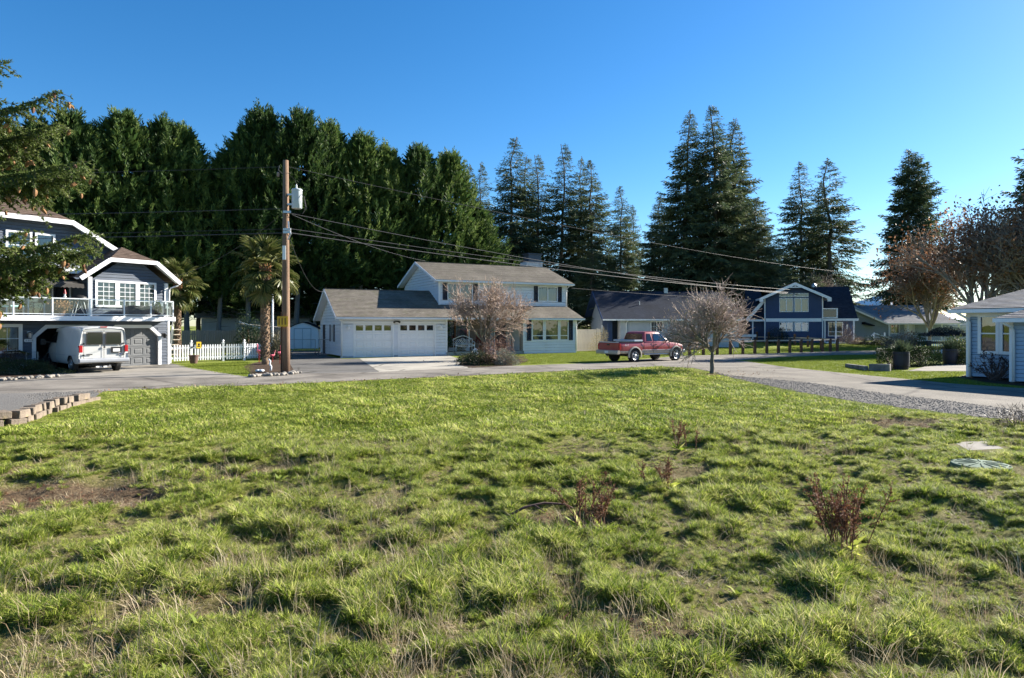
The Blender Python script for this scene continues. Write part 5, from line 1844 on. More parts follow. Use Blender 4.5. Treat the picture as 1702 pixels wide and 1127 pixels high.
def pickup():
    ang = R(33)
    t = thing("pickup_truck", "red extended cab pickup with beige lower trim and tool box parked on the road", "pickup truck", (5.35, 36.6, 0), ang)
    t.scale = (.92, .92, .92)
    mats = [M['red'], M['beige'], M['dark']]
    def ring(x, w, zb, zt):
        h = [(0, zb), (w * .9, zb), (w * .985, zb + .08), (w * .99, .70), (w, .74), (w, .95), (w * .985, zt - .10), (w * .95, zt - .015), (w * .88, zt), (0, zt + .005)]
        return [(x, y, z) for y, z in h] + [(x, -y, z) for y, z in h[-2:0:-1]]
    b = MB()
    st = [(.0, .955, .56, 1.19), (.03, .97, .54, 1.2), (.3, .975, .52, 1.2), (1.9, .985, .50, 1.21), (1.95, .985, .48, 1.21), (3.9, .985, .48, 1.2), (4.15, .98, .48, 1.19), (4.7, .96, .5, 1.14), (5.2, .93, .52, 1.06), (5.4, .88, .54, 1.0), (5.47, .8, .58, .93)]
    b.loft([ring(*s) for s in st], mf=lambda i, k: 1 if k in (0, 1, 2, 17, 16, 15) else 0)
    o = b.build("body", mats, t, fixn=True)
    bed = MB(); bed.box(.07, 1.9, -.83, .83, .78, 1.4, 2)
    bmm = bed.mesh("cutter", mats)
    cut(o, [arch_cutter(1.22, -1.2, -.6, .46, .42, mats), arch_cutter(1.22, .6, 1.2, .46, .42, mats), arch_cutter(4.72, -1.2, -.6, .46, .42, mats), arch_cutter(4.72, .6, 1.2, .46, .42, mats), bmm])
    smooth_by_angle(o, .5)
    for x in (1.22, 4.72):
        for s in (1, -1):
            wheel(t, x, s * .86, .40, .27, s, M['chrome'], 5)
            f = MB()   # beige flare round the arch
            n = 16; a0, a1 = -.25, math.pi + .25
            rings = []
            for k in range(n + 1):
                a = a0 + (a1 - a0) * k / n
                c, sn = math.cos(a), math.sin(a)
                y0, y1 = s * .955, s * 1.03
                rings.append([(x + .455 * c, y0, .42 + .455 * sn), (x + .455 * c, y1, .42 + .455 * sn), (x + .53 * c, y1 - s * .01, .42 + .53 * sn), (x + .55 * c, y0, .42 + .55 * sn)])
            f.loft(rings)
            fo = f.build("wheel_arch", M['beige'], t, fixn=True); smooth_by_angle(fo, .8)
    # cab
    def slab(z, x0, x1, w, r):
        p = []
        for cx, cy, a0 in ((x1 - r, w - r, 0), (x0 + r, w - r, 90), (x0 + r, -w + r, 180), (x1 - r, -w + r, 270)):
            for k in range(4):
                a = R(a0 + 30 * k); p.append((cx + r * math.cos(a), cy + r * math.sin(a), z))
        return p
    c = MB()
    c.loft([slab(1.16, 1.96, 4.2, .965, .08), slab(1.24, 1.97, 4.12, .955, .09), slab(1.74, 2.1, 3.46, .80, .12), slab(1.81, 2.16, 3.36, .755, .14), slab(1.835, 2.3, 3.2, .6, .14)])
    co = c.build("cab", M['red'], t, fixn=True); smooth_by_angle(co, .45)
    for s in (1, -1):
        def sp(x, z):
            f_ = (z - 1.24) / .5
            return (x, s * (.957 + (.802 - .957) * f_), z)
        quad_plate(t, "quarter_window", [sp(2.2, 1.27), sp(2.66, 1.27), sp(2.60, 1.70), sp(2.30, 1.70)], M['tint'], .012, (0, s * .95, .3))
        quad_plate(t, "door_window", [sp(2.8, 1.27), sp(3.98, 1.27), sp(3.86, 1.36), sp(3.42, 1.70), sp(2.84, 1.70)], M['carglass'], .012, (0, s * .95, .3))
        d = MB()
        for xx in (2.74, 4.12): d.beam((xx, s * .988, .54), (xx, s * .992, 1.2), .010, .012)
        d.beam((2.74, s * .966, 1.2), (2.78, s * .815, 1.74), .010, .012)
        d.beam((1.95, s * .988, .54), (1.95, s * .992, 1.2), .012, .012)
        d.build("door_seam", M['black'], t)
        h = MB(); h.box(2.84, 3.0, s * .985 if s > 0 else -1.01, s * 1.01 if s > 0 else -.985, 1.03, 1.08); h.build("handle", M['black'], t)
        m = MB(); m.beam((3.95, s * .93, 1.26), (3.98, s * 1.08, 1.3), .05, .05); m.box(3.93, 4.03, s * 1.05 if s > 0 else -1.27, s * 1.27 if s > 0 else -1.05, 1.22, 1.4); m.build("mirror", M['black'], t, bevel=.02)
        l = MB(); l.box(-.02, .12, s * .88 if s > 0 else -.985, s * .985 if s > 0 else -.88, .78, 1.12); l.build("tail_light", M['redlens'], t, bevel=.015)
        hl = MB(); hl.box(5.2, 5.42, s * .62 if s > 0 else -.9, s * .9 if s > 0 else -.62, .82, .98); hl.build("headlight", M['clearlens'], t, bevel=.03)
        sm_ = MB(); sm_.box(1.78, 4.18, s * .985 if s > 0 else -1.005, s * 1.005 if s > 0 else -.985, .72, .745); sm_.build("side_moulding", M['clearlens'], t)
        st_ = MB(); st_.tube([(2.0, s * .9, .46), (4.1, s * .9, .46)], .04, 8); st_.build("step_bar", M['steel'], t)
    quad_plate(t, "rear_window", [(1.975, .78, 1.26), (1.975, -.78, 1.26), (2.08, -.7, 1.70), (2.08, .7, 1.70)], M['tint'], .015, (-1, 0, .2))
    quad_plate(t, "windscreen", [(4.08, .84, 1.27), (4.08, -.84, 1.27), (3.5, -.72, 1.72), (3.5, .72, 1.72)], M['carglass'], .015, (.6, 0, .7))
    si = MB(); si.box(2.3, 3.6, -.7, .7, 1.14, 1.26); si.build("interior", M['dark'], t)
    # steering wheel and seat backs seen through the side glass
    se = MB(); se.box(2.75, 2.9, -.65, -.15, 1.16, 1.62); se.box(2.75, 2.9, .15, .65, 1.16, 1.62); se.build("seat", M['bumper'], t, bevel=.04)
    tg = MB(); tg.box(-.02, .0, -.84, .84, .72, 1.17); tg.box(-.035, -.02, -.5, .5, .82, 1.08)
    to = tg.build("tailgate", M['red'], t, bevel=.01)
    hd = MB(); hd.box(-.045, -.03, -.12, .12, 1.02, 1.10); hd.build("handle", M['black'], to)
    tc = MB(); tc.box(-.03, .09, -.85, .85, 1.175, 1.225); tc.build("tailgate_cap", M['bumper'], to)
    cr = MB()
    for s in (1, -1): cr.box(.07, 1.93, s * .82 if s > 0 else -.98, s * .98 if s > 0 else -.82, 1.2, 1.235)
    cr.build("bed_rail_cap", M['black'], t)
    tb = MB(); tb.box(1.2, 1.88, -.95, .95, 1.24, 1.34); tb.box(1.25, 1.85, -.8, .8, .9, 1.24); tb.build("tool_box", mat("tool_box_lid", (.5, .55, .6), .35, .05, 3, metal=.4), t, bevel=.015)
    bp = MB()
    bp.extrude([(-.17, .50), (-.19, .60), (-.17, .72), (.0, .74), (.02, .52)], 'y', -.98, .98); bpo = bp.build("bumper", M['beige'], t, bevel=.012)
    pl = MB(); pl.box(-.2, -.18, -.16, .16, .56, .70); pl.build("licence_plate", M['clearlens'], bpo)
    fb = MB(); fb.box(5.35, 5.6, -.96, .96, .5, .72); fb.build("front_bumper", M['chrome'], t, bevel=.04)
    gr = MB(); gr.box(5.42, 5.5, -.55, .55, .74, .95); gr.build("grille", M['black'], t)
    u = MB(); u.box(.1, 5.2, -.42, .42, .42, .56); u.beam((1.22, -.8, .42), (1.22, .8, .42), .14, .16); u.beam((4.72, -.8, .42), (4.72, .8, .42), .12, .14); u.box(1.9, 2.9, .2, .6, .38, .55); u.tube([(.2, .4, .44), (2, .35, .42)], .05, 8); u.build("underbody", M['rubber'], t)
    # 4x4 lettering on the bed sides
    for s in (-1, 1):
        cu = bpy.data.curves.new("decal", 'FONT'); cu.body = "4x4"; cu.size = .2; cu.shear = .3; cu.extrude = .0015; cu.align_x = 'CENTER'
        cu.materials.append(M['clearlens'])
        tmp = bpy.data.objects.new("decal", cu); C.objects.link(tmp)
        bpy.context.view_layer.update()
        dme = bpy.data.meshes.new_from_object(tmp.evaluated_get(bpy.context.evaluated_depsgraph_get()))
        bpy.data.objects.remove(tmp)
        d = link("decal", dme, t)
        d.location = (.52, s * .985, .98); d.rotation_euler = (R(90), 0, 0 if s < 0 else R(180))
pickup()
# ------------------------------------------------------------------ utility pole and lines
POLE = Vector((*ground(475, 619), 0))
def utility_pole():
    t = thing("utility_pole", "tall brown wooden utility pole with a grey transformer and yellow marker", "utility pole", POLE)
    m = mat("pole_wood", (.20, .125, .08), .9, .3, 3, .6, 30, stretch=(6, 6, .35), stain=((.11, .06, .035), 1.4, .55, .75))
    b = MB()
    b.tube([(0, 0, -.2), (0, 0, 1.4), (0, 0, 4.5), (0, 0, 9.15)], [.18, .172, .15, .115], 16)
    b.build("pole", m, t, smooth=True)
    m2 = mat("treated_butt", (.12, .06, .035), .9, .3, 4, .4, 30, stretch=(6, 6, .35))
    tr = thing_part = MB()
    prof = [(.0, 0), (.2, .0), (.215, .03), (.215, .75), (.235, .77), (.235, .80), (.2, .84), (.06, .87), (.03, .875)]
    tr.lathe(prof[1:], (0, 0, 0), 24)
    tro = tr.build("transformer", mat("transformer_grey", (.45, .49, .52), .45, .06, 2), t, loc=(.52, -.12, 7.05), fixn=True)
    smooth_by_angle(tro, .5)
    bu = MB(); bu.lathe([(.035, 0), (.055, .03), (.035, .05), (.05, .08), (.03, .1), (.045, .13), (.02, .16), (.012, .2)], (-.02, 0, .86), 10); bu.build("bushing", M['clearlens'], tro)
    br = MB(); br.box(.12, .34, -.16, -.02, 7.2, 7.27); br.box(.12, .34, -.16, -.02, 7.62, 7.69); br.build("bracket", M['steel'], t)
    for k in range(3):
        ld = MB()
        z0 = 7.65 - .12 * k
        ld.tube([(.72, -.2 + .08 * k, z0), (.86, -.2 + .08 * k, z0 - .1), (.9, -.15 + .08 * k, 7.1), (.75, -.1, 6.82), (.3, -.05, 6.86), (.1, 0, 6.88)], .014, 5)
        ld.build("lead", M['black'], t)
    ld = MB(); ld.tube([(.5, -.12, 8.1), (.42, -.1, 8.3), (.1, -.1, 8.6)], .008, 4)
    ld.build("lead", M['black'], t)
    ins = MB()
    ins.tube([(-.1, -.1, 8.55), (-.26, -.14, 8.7), (-.22, -.14, 8.9)], .02, 6)
    ins.lathe([(.04, 0), (.065, .03), (.045, .06), (.065, .09), (.045, .12), (.06, .15), (.02, .2)], (-.28, -.14, 8.42), 10)
    ins.build("fuse_cutout", mat("porcelain_brown", (.28, .2, .17), .3), t)
    pin = MB(); pin.tube([(0, 0, 9.1), (0, 0, 9.3)], .015, 6); pin.lathe([(.04, 0), (.06, .05), (.03, .12)], (0, 0, 9.2), 10)
    cl = MB()
    for z in (6.03, 6.15, 6.9): cl.box(-.05, .27, -.2, -.12, z - .05, z + .05)
    cl.tube([(.17, -.18, 6.5), (.2, -.2, 6.2), (.28, -.2, 5.95), (.16, -.17, 5.7)], .03, 6)
    cl.build("cable_clamp", M['steel'], t)
    tg = MB(); tg.box(-.08, .06, -.19, -.17, 4.85, 5.45); tg.build("pole_tag", M['clearlens'], t)
    s = MB()
    sy = mat("marker_yellow", (.62, .36, .02), .5, .15, 5)
    for y, a, b_ in ((-.24, -.28, .18),):
        s.box(a, b_, y - .01, y, 1.98, 2.42)
        for x in (-.2, -.07, .06): s.box(x - .022, x + .022, y - .018, y - .01, 2.06, 2.34, 1)
    s.build("yellow_marker", [sy, mat("marker_brown", (.12, .06, .01), .6)], t)
    cd = MB(); cd.tube([(-.16, -.12, .0), (-.155, -.11, 2.6)], .025, 6); cd.build("conduit", m2, t)
utility_pole()

def wire(label, p, q, sag, r=.014, n=28, m=None):
    p, q = Vector(p), Vector(q)
    pts = []
    for k in range(n + 1):
        f = k / n
        v = p.lerp(q, f); v.z -= 4 * sag * f * (1 - f)
        pts.append(v - p)
    b = MB(); b.tube(pts, r * .62, 4, cap=False)
    o = b.build("power_line", m or M_WIRE, None, loc=p)
    tag(o, label, "power line", "overhead lines on the utility pole")
M_WIRE = mat("weathered_cable", (.055, .055, .06), .55, .1, 2)
M_WIRE2 = mat("black_cable", (.03, .03, .03), .6, .1, 2)
X0, Y0 = POLE.x, POLE.y
P2 = Vector((61, 95, 0)); P0 = Vector((-56, 30.5, 0))
wire("topmost bare line running left from the pole's tip", (X0 - .25, Y0 - .1, 8.85), (P0.x, P0.y, 9.1), .35)
wire("topmost bare line running right from the pole's tip above the white house", (X0, Y0, 8.9), (P2.x, P2.y, 8.9), 1.2)
wire("middle line running left from below the transformer", (X0 - .1, Y0 - .1, 7.05), (P0.x, P0.y, 7.25), .3, .02)
wire("upper cable of the right hand bundle leaving just below the transformer", (X0 + .15, Y0 - .1, 6.86), (P2.x, P2.y, 7.0), 1.9, .022)
wire("upper of the two low cables running left from the pole", (X0 - .1, Y0 - .15, 6.17), (P0.x, P0.y, 6.45), .3, .013)
wire("lower and thicker of the two low cables running left from the pole", (X0 - .1, Y0 - .15, 6.0), (P0.x, P0.y, 6.2), .3, .024)
wire("upper of the two low cables running right past the white house roof", (X0 + .1, Y0 - .15, 6.2), (P2.x, P2.y, 6.95), 1.15, .02)
wire("lower and thicker of the two low cables running right past the white house roof", (X0 + .1, Y0 - .15, 6.02), (P2.x, P2.y, 6.75), 1.25, .03)
def h2w(x, y, z): return H2.matrix_basis @ Vector((x, y, z))
def h1w(x, y, z): return H1.matrix_basis @ Vector((x, y, z))
wire("service drop from the transformer down to the white house's upper ridge", (X0 + .3, Y0 - .1, 6.8), h2w(7.3, 5.0, 6.85), .25, .016)
wire("service drop from the pole down to the white house's garage gable", (X0 + .1, Y0, 6.0), h2w(-.4, 3.0, 4.4), .9, .014)
wire("service drop from the pole down to the slate house's bay roof", (X0 - .1, Y0, 6.9), h1w(.2, 1.0, 4.5), .5, .014)
wire("thin span crossing in front of the dark rambler roof at right", h2w(17.7, 1.2, 4.9), (P2.x, P2.y, 6.2), .8, .016)
wire("thin line far off crossing behind the gap at right", (P2.x, P2.y, 8.9), (95, 70, 9.5), .5, .02)

# ------------------------------------------------------------------ small things round the houses
def flagpole():
    p = ground(453, 597)
    t = thing("flagpole", "thin white flagpole beside the big palm's trunk", "flagpole", (*p, 0))
    b = MB(); b.tube([(0, 0, 0), (0, 0, 4.3)], [.06, .045], 10); b.build("pole", M['white'], t, smooth=True)
    k = MB(); k.lathe([(.02, 4.3), (.05, 4.33), (.05, 4.37), (.015, 4.42)], (0, 0, 0), 10); k.build("finial", M['steel'], t)
    h = MB(); h.tube([(.07, 0, .9), (.07, 0, 4.25)], .006, 4); h.build("halyard", M['clearlens'], t)
flagpole()

def flamingo(px, py, lab, rot, s=1.0):
    p = ground(px, py)
    t = thing("garden_flamingo", lab, "flamingo ornament", (*p, .0), rot, "pink flamingos in the bark bed")
    pink = M.setdefault('pink', mat("flamingo_pink", (.75, .16, .22), .4, .08, 4))
    b = MB()
    # body: lofted egg, tail, S neck and head in one skin
    pts = [(-.30, 0, .62), (-.24, 0, .62), (-.12, 0, .60), (0, 0, .6), (.1, 0, .63), (.16, 0, .70), (.18, 0, .80), (.15, 0, .88), (.13, 0, .95), (.16, 0, 1.0), (.22, 0, 1.0), (.26, 0, .96)]
    rad = [.012, .05, .105, .115, .08, .042, .03, .027, .026, .036, .034, .02]
    b.tube([(x * s, y, z * s) for x, y, z in pts], [r * s for r in rad], 10)
    b.build("body", pink, t, smooth=True)
    k = MB(); k.tube([(.25 * s, 0, .965 * s), (.29 * s, 0, .93 * s), (.285 * s, 0, .89 * s)], [.02 * s, .016 * s, .004], 6); k.build("beak", M['black'], t)
    for y in (-.03, .03):
        l = MB(); l.tube([(0, y, .52 * s), (.01, y, 0)], .012, 5); l.build("leg", M['redlens'], t)
    for y in (-1, 1):
        w = MB(); w.tube([(-.26 * s, y * .07 * s, .64 * s), (-.1 * s, y * .11 * s, .65 * s), (.04 * s, y * .1 * s, .62 * s)], [.01, .05 * s, .02 * s], 6); w.build("wing", pink, t, smooth=True)
flamingo(431, 603, "pink plastic flamingo at the left foot of the big palm", 2.6, 1.0)
flamingo(453, 602, "small pink flamingo half hidden in the bed's middle", .4, .62)
flamingo(466, 605, "pink plastic flamingo right against the utility pole", 1.8, .95)

def white_twist():
    p = ground(450, 617)
    b = MB(); b.tube([(0, 0, 0), (.02, 0, .18), (-.06, .02, .3), (-.02, 0, .42), (-.1, 0, .52)], [.05, .04, .045, .04, .03], 8)
    o = b.build("driftwood", M['white'], None, smooth=True, loc=(*p, .02))
    tag(o, "twisted white driftwood stick standing in the bark bed", "driftwood")
    p = ground(433, 619)
    b = MB()
    for k in range(5):
        a = k * 1.3
        b.lathe([(.02, 0), (.09, .03), (.1, .07), (.04, .11)], (.14 * math.cos(a) * (k > 0), .1 * math.sin(a) * (k > 0), .02), 10)
    o = b.build("shell_pile", mat("blue_white_shell", (.55, .6, .65), .4, .3, 6), None, smooth=True, loc=(*p, 0))
    tag(o, "heap of blue white shells in the bark bed by the driftwood", "shells")
    p = ground(446, 621)
white_twist()

def pot(px, py, r, h, m, name, lab, cat, plant=None):
    p = ground(px, py)
    t = thing(name, lab, cat, (*p, 0))
    b = MB(); b.lathe([(r * .7, 0), (r * .92, h * .5), (r, h * .86), (r * 1.1, h * .87), (r * 1.1, h), (r * .96, h), (r * .92, h * .88)], n=20)
    o = b.build("pot", m, t, smooth=False, fixn=True); smooth_by_angle(o, .5)
    s = MB(); s.lathe([(r * .93, h * .9), (r * .01, h * .93)], n=16); s.build("soil", M_MULCH, t)
    return t
pot(322, 604.5, .24, .46, mat("terracotta_brown", (.13, .075, .06), .6, .2, 4), "flower_pot", "brown terracotta pot on the grass in front of the picket fence", "flower pot")

def bench():
    o = h2w(8.55, .55, .24)
    t = thing("garden_bench", "white metal garden bench with an arched lattice back on the porch", "bench", o, R(27))
    s = MB()
    for k in range(5): s.box(-.72, .72, -.22 + k * .1, -.15 + k * .1, .44, .465)
    s.build("seat", M['white'], t)
    f = MB()
    n = 16
    top = [(-.72 + 1.44 * k / n, .27, .86 + .22 * math.sin(math.pi * k / n) ** 1.5) for k in range(n + 1)]
    f.tube(top, .026, 6)
    f.tube([(-.72, .26, .52), (.72, .26, .52)], .022, 6)
    for x in (-.72, .72): f.tube([(x, .26, .46), (x, .27, .88)], .026, 6)
    for k in range(9):
        x0 = -.64 + k * .16
        for sgn in (1, -1):
            xa, xb = x0 - sgn * .14, x0 + sgn * .14
            if abs(xb) < .72 and abs(xa) < .72: f.tube([(xa, .265, .54), (xb, .27, .86)], .013, 5)
    f.tube([(.0 + .16 * math.cos(a), .268, .76 + .16 * math.sin(a)) for a in np.linspace(0, 2 * math.pi, 15)], .014, 5)
    f.build("backrest", M['white'], t, smooth=True)
    for x in (-.7, .7):
        for y in (-.2, .25):
            l = MB(); l.tube([(x, y, 0), (x * .99, y, .25), (x, y, .46)], [.022, .018, .026], 6); l.build("leg", M['white'], t)
        a = MB(); a.tube([(x, .26, .68), (x, .0, .68), (x, -.2, .64), (x, -.24, .56), (x, -.2, .46)], .022, 6); a.build("armrest", M['white'], t, smooth=True)
    ap = MB(); ap.tube([(-.7, -.21, .42), (-.5, -.21, .36), (0, -.21, .33), (.5, -.21, .36), (.7, -.21, .42)], .02, 6); ap.build("apron", M['white'], t)
bench()

def porch_things():
    # birdbath / stone table by the front path
    p = ground(852, 586.5)
    t = thing("stone_birdbath", "low grey stone birdbath at the end of the front step", "birdbath", (*p, 0))
    b = MB(); b.lathe([(.2, 0), (.14, .08), (.11, .35), (.16, .5), (.42, .56), (.45, .62), (.38, .6), (.1, .58)], n=18); o = b.build("basin", mat("grey_stone", (.2, .19, .17), .9, .3, 4, .4, 25), t, fixn=True); smooth_by_angle(o, .6)
    p = ground(841, 586)
    b = MB(); b.tube([(.25, 0, .3), (.1, 0, .2), (-.12, 0, .12), (-.3, 0, .05)], [.03, .09, .1, .02], 8); b.tube([(.2, 0, .25), (.26, 0, .42), (.22, 0, .5), (.3, 0, .49)], [.05, .03, .035, .01], 7)
    o = b.build("goose_ornament", M['clearlens'], None, smooth=True, loc=(*p, .05), rot=(0, 0, .5)); tag(o, "white goose ornament beside the stone birdbath", "goose ornament")
    p = ground(912, 587)
    t = thing("planter_stump", "dark stump planter with white spikes in front of the triple window", "planter", (*p, 0))
    b = MB(); b.lathe([(.32, 0), (.28, .2), (.3, .45), (.34, .62), (.2, .66)], n=9); b.build("stump", mat("dark_bark", (.07, .04, .035), .95, .4, 5, .8, 15), t)
    for k, (x, y, h) in enumerate(((-.16, 0, 1.25), (.1, .05, 1.2), (.02, -.1, .95))):
        s = MB(); s.tube([(x, y, .5), (x * 1.1, y, h)], [.05, .03], 6); s.build("spike", M['clearlens'], t)
    p = ground(921, 586.5)
    t = thing("dark_urn_plant", "small dark spiky plant on a thin stem in front of the triple window", "plant", (*p, 0))
    s = MB(); s.tube([(0, 0, 0), (0, 0, .4)], .05, 6); s.build("stem", M['wood'], t)
    l = MB()
    for k in range(22):
        a = rnd.uniform(0, 6.28); e = rnd.uniform(-.4, 1.2); L = rnd.uniform(.25, .42)
        d = Vector((math.cos(a) * math.cos(e), math.sin(a) * math.cos(e), math.sin(e)))
        l.tube([(0, 0, .5), Vector((0, 0, .5)) + d * L * .5, Vector((0, 0, .5)) + d * L], [.01, .035, .004], 4)
    l.build("leaves", mat("dark_leaf", (.03, .04, .035), .5, .2, 4), t)
    # path slab
    p = ground(855, 586.5)
    b = MB(); b.extrude([(-1.3, -.55), (1.5, -.4), (1.7, .4), (-1.1, .5)], 'z', 0, .07); o = b.build("step_slab", M_CONC2, None, loc=(p[0], p[1] + .2, 0), bevel=.02); tag(o, kind="structure")
    # house number sign on a white stake in the shrub bed
    p = ground(790, 601)
    t = thing("number_sign", "small white number plaque on a stake in the shrub bed", "sign", (*p, 0))
    b = MB(); b.box(-.03, .03, -.015, .015, 0, .5); b.build("stake", M['white'], t)
    b = MB(); b.extrude([(-.16, .48), (-.1, .36), (.1, .36), (.16, .48), (.12, .68), (0, .76), (-.12, .68)], 'y', -.04, -.016); po = b.build("plaque", M['white'], t)
    d = MB()
    for x in (-.07, 0, .07): d.box(x - .02, x + .02, -.044, -.04, .5, .62)
    d.build("digit", M['bumper'], po)
    # hanging red basket
    o = h2w(9.9, .6, .24)
    t = thing("red_planter", "dark red potted flowers on the porch beside the bench", "planter", o)
    b = MB(); b.lathe([(.14, 0), (.2, .35), (.22, .4)], n=12); b.build("pot", M['wood'], t)
    P_ = rng.normal(size=(260, 3)) * np.array([.22, .22, .16]) + np.array([0, 0, .85])
    D_ = unit(rng.normal(size=(260, 3))); V, Q = kites(P_, D_, side_of(D_, rng), rng.uniform(.08, .16, 260), rng.uniform(.06, .1, 260))
    link("flowers", np_mesh("flowers", V, Q, leaf_mat("dark_red_leaf", (.05, .01, .012), (.12, .02, .02), (.2, .04, .04), .2), np.repeat(rng.random(260), 4)), t)
    o = h2w(7.35, 1.0, .24)
    t = thing("porch_fern", "tall dark potted plant in the porch corner left of the bench", "potted plant", o)
    b = MB(); b.lathe([(.16, 0), (.22, .4), (.24, .42)], n=12); b.build("pot", M['black'], t)
    n = 900
    P_ = np.stack([rng.normal(0, .16, n), rng.normal(0, .16, n), rng.uniform(.4, 1.9, n)], 1)
    D_ = unit(rng.normal(size=(n, 3)) + np.array([0, 0, .3])); V, Q = kites(P_, D_, side_of(D_, rng), rng.uniform(.15, .3, n), rng.uniform(.03, .06, n))
    link("leaves", np_mesh("leaves", V, Q, leaf_mat("porch_plant_leaf", (.015, .03, .012), (.03, .06, .02), (.05, .09, .03), .2), np.repeat(rng.random(n), 4)), t)
porch_things()

def deck_things():
    T = H1.matrix_basis
    def w(x, y, z): return T @ Vector((x, y, z))
    t = thing("deck_box", "grey wicker storage box on the deck under the bay windows", "storage box", w(-1.55, -.55, 2.45), R(55))
    b = MB(); b.box(-.85, .85, -.3, .3, 0, .5); b.box(-.87, .87, -.32, .32, .5, .56)
    b.build("box", mat("wicker_grey", (.12, .12, .125), .8, .3, 14, .5, 60), t, bevel=.01)
    t = thing("potted_conifer", "small bright green dwarf conifer in a black pot on the deck", "potted plant", w(-.98, -.85, 2.45), 0)
    b = MB(); b.lathe([(.1, 0), (.14, .2), (.15, .22)], n=12); b.build("pot", M['black'], t)
    n = 700
    h = rng.random(n); a = rng.uniform(0, 6.28, n); rr = .12 * (1 - h) ** .6 + .02
    P_ = np.stack([rr * np.cos(a), rr * np.sin(a), .2 + h * .6], 1); D_ = unit(np.stack([np.cos(a), np.sin(a), np.full(n, 1.2)], 1))
    V, Q = kites(P_, D_, side_of(D_, rng), rng.uniform(.06, .1, n), rng.uniform(.02, .04, n))
    link("foliage", np_mesh("foliage", V, Q, leaf_mat("bright_conifer", (.05, .09, .01), (.1, .16, .02), (.16, .22, .04), .3), np.repeat(rng.random(n), 4)), t)
    # patio table and chairs at left
    t = thing("patio_chair", "dark patio chair with mint green cushions on the deck at left", "chair", w(-6.9, -.2, 2.45), R(70))
    b = MB()
    for x in (-.25, .25):
        for y in (-.25, .25): b.box(x - .02, x + .02, y - .02, y + .02, 0, .4)
    b.build("leg", M['black'], t); c = MB(); c.box(-.28, .28, -.28, .28, .38, .46); c.build("seat", mat("mint_cushion", (.3, .5, .45), .8, .1, 3), t, bevel=.02)
    k = MB(); k.box(-.28, .28, .26, .32, .4, .85); k.build("backrest", M['black'], t)
    a = MB(); a.box(-.32, -.28, -.28, .3, .58, .61); a.box(.28, .32, -.28, .3, .58, .61); a.build("armrest", M['black'], t)
    t = thing("patio_table", "white topped patio table on the deck at left", "table", w(-7.5, -.3, 2.45), R(55))
    b = MB(); b.box(-.4, .4, -.4, .4, .66, .7); b.build("tabletop", M['white'], t); 
    for x in (-.35, .35):
        for y in (-.35, .35):
            l = MB(); l.box(x - .02, x + .02, y - .02, y + .02, 0, .66); l.build("leg", M['black'], t)
    # folded umbrella frame / grill under cover near the bay
    t = thing("covered_grill", "black covered grill with folded steel legs on the deck by the bay corner", "grill", w(-4.15, .1, 2.45), R(55))
    b = MB(); b.lathe([(.3, .72), (.33, .8), (.3, .92), (.16, 1.0), (.02, 1.03)], n=16); o = b.build("lid", M['black'], t, smooth=True)
    l = MB()
    for s in (-1, 1):
        for y in (-.15, .15): l.tube([(s * .1, y, .75), (s * .3, y, 0)], .018, 6)
        l.tube([(s * -.05, -.15, .5), (s * .3, .15, .05)], .012, 5)
    l.build("leg", M['clearlens'], t)
    t = thing("dried_hydrangea", "pot of dried tan flower heads on the deck", "potted plant", w(-5.05, -.3, 2.45))
    b = MB(); b.lathe([(.12, 0), (.17, .28), (.18, .3)], n=12); b.build("pot", M['wood'], t)
    n = 420
    P_ = rng.normal(size=(n, 3)) * np.array([.2, .2, .12]) + np.array([0, 0, .5]); D_ = unit(rng.normal(size=(n, 3)))
    V, Q = kites(P_, D_, side_of(D_, rng), rng.uniform(.05, .1, n), rng.uniform(.04, .07, n))
    link("flower_head", np_mesh("flower_head", V, Q, leaf_mat("dried_flower", (.2, .1, .04), (.36, .2, .1), (.5, .35, .2), .2), np.repeat(rng.random(n), 4)), t)
    # hanging ornament
    t = thing("wind_spinner", "red and white ornament hanging under the awning", "ornament", w(-4.75, .15, 3.3))
    b = MB(); b.lathe([(.02, .0), (.08, .05), (.03, .14), (.06, .2), (.02, .32)], n=8); b.build("bell", M['clearlens'], t)
    b = MB(); b.lathe([(.07, .2), (.04, .33), (.01, .45)], n=8); b.build("cap", M['redlens'], t)
    # things at the wall left of the garage
    t = thing("hand_cart", "black and silver folding cart against the wall under the house number", "cart", w(-6.22, -.35, 0), R(55))
    b = MB()
    b.tube([(-.22, 0, .05), (-.22, .02, .85), (.22, .02, .85), (.22, 0, .05)], .022, 6); b.tube([(-.22, .01, .55), (.22, .01, .55)], .018, 6); b.build("frame", M['steel'], t)
    b = MB(); b.box(-.2, .2, -.2, .0, .1, .5); b.build("bag", M['black'], t, bevel=.03)
    for x in (-.24, .24):
        k = MB(); k.tube([(x - .02, -.02, .1), (x + .02, -.02, .1)], .1, 12); k.build("wheel", M['rubber'], t)
    t = thing("lawn_mower", "black lawn mower standing in the garage mouth beside the white trim", "mower", w(-5.65, .0, 0), R(75))
    b = MB(); b.box(-.28, .28, -.3, .3, .14, .34); b.box(-.16, .16, -.16, .16, .34, .58); b.build("deck", M['black'], t, bevel=.04)
    for x in (-.28, .28):
        for y in (-.28, .3):
            k = MB(); k.tube([(x - .03, y, .14), (x + .03, y, .14)], .14, 12); k.build("wheel", M['rubber'], t)
    h = MB(); h.tube([(-.2, .3, .3), (-.2, .8, .95), (.2, .8, .95), (.2, .3, .3)], .016, 6); h.build("handle", M['steel'], t)
    t = thing("frog_ornament", "small white garden ornament in the shadowed bed below the corner window", "ornament", w(-6.75, -.7, .05))
    b = MB(); b.lathe([(.14, 0), (.18, .08), (.13, .18), (.08, .2), (.1, .27), (.04, .33)], n=10); b.build("body", M['clearlens'], t, smooth=True)
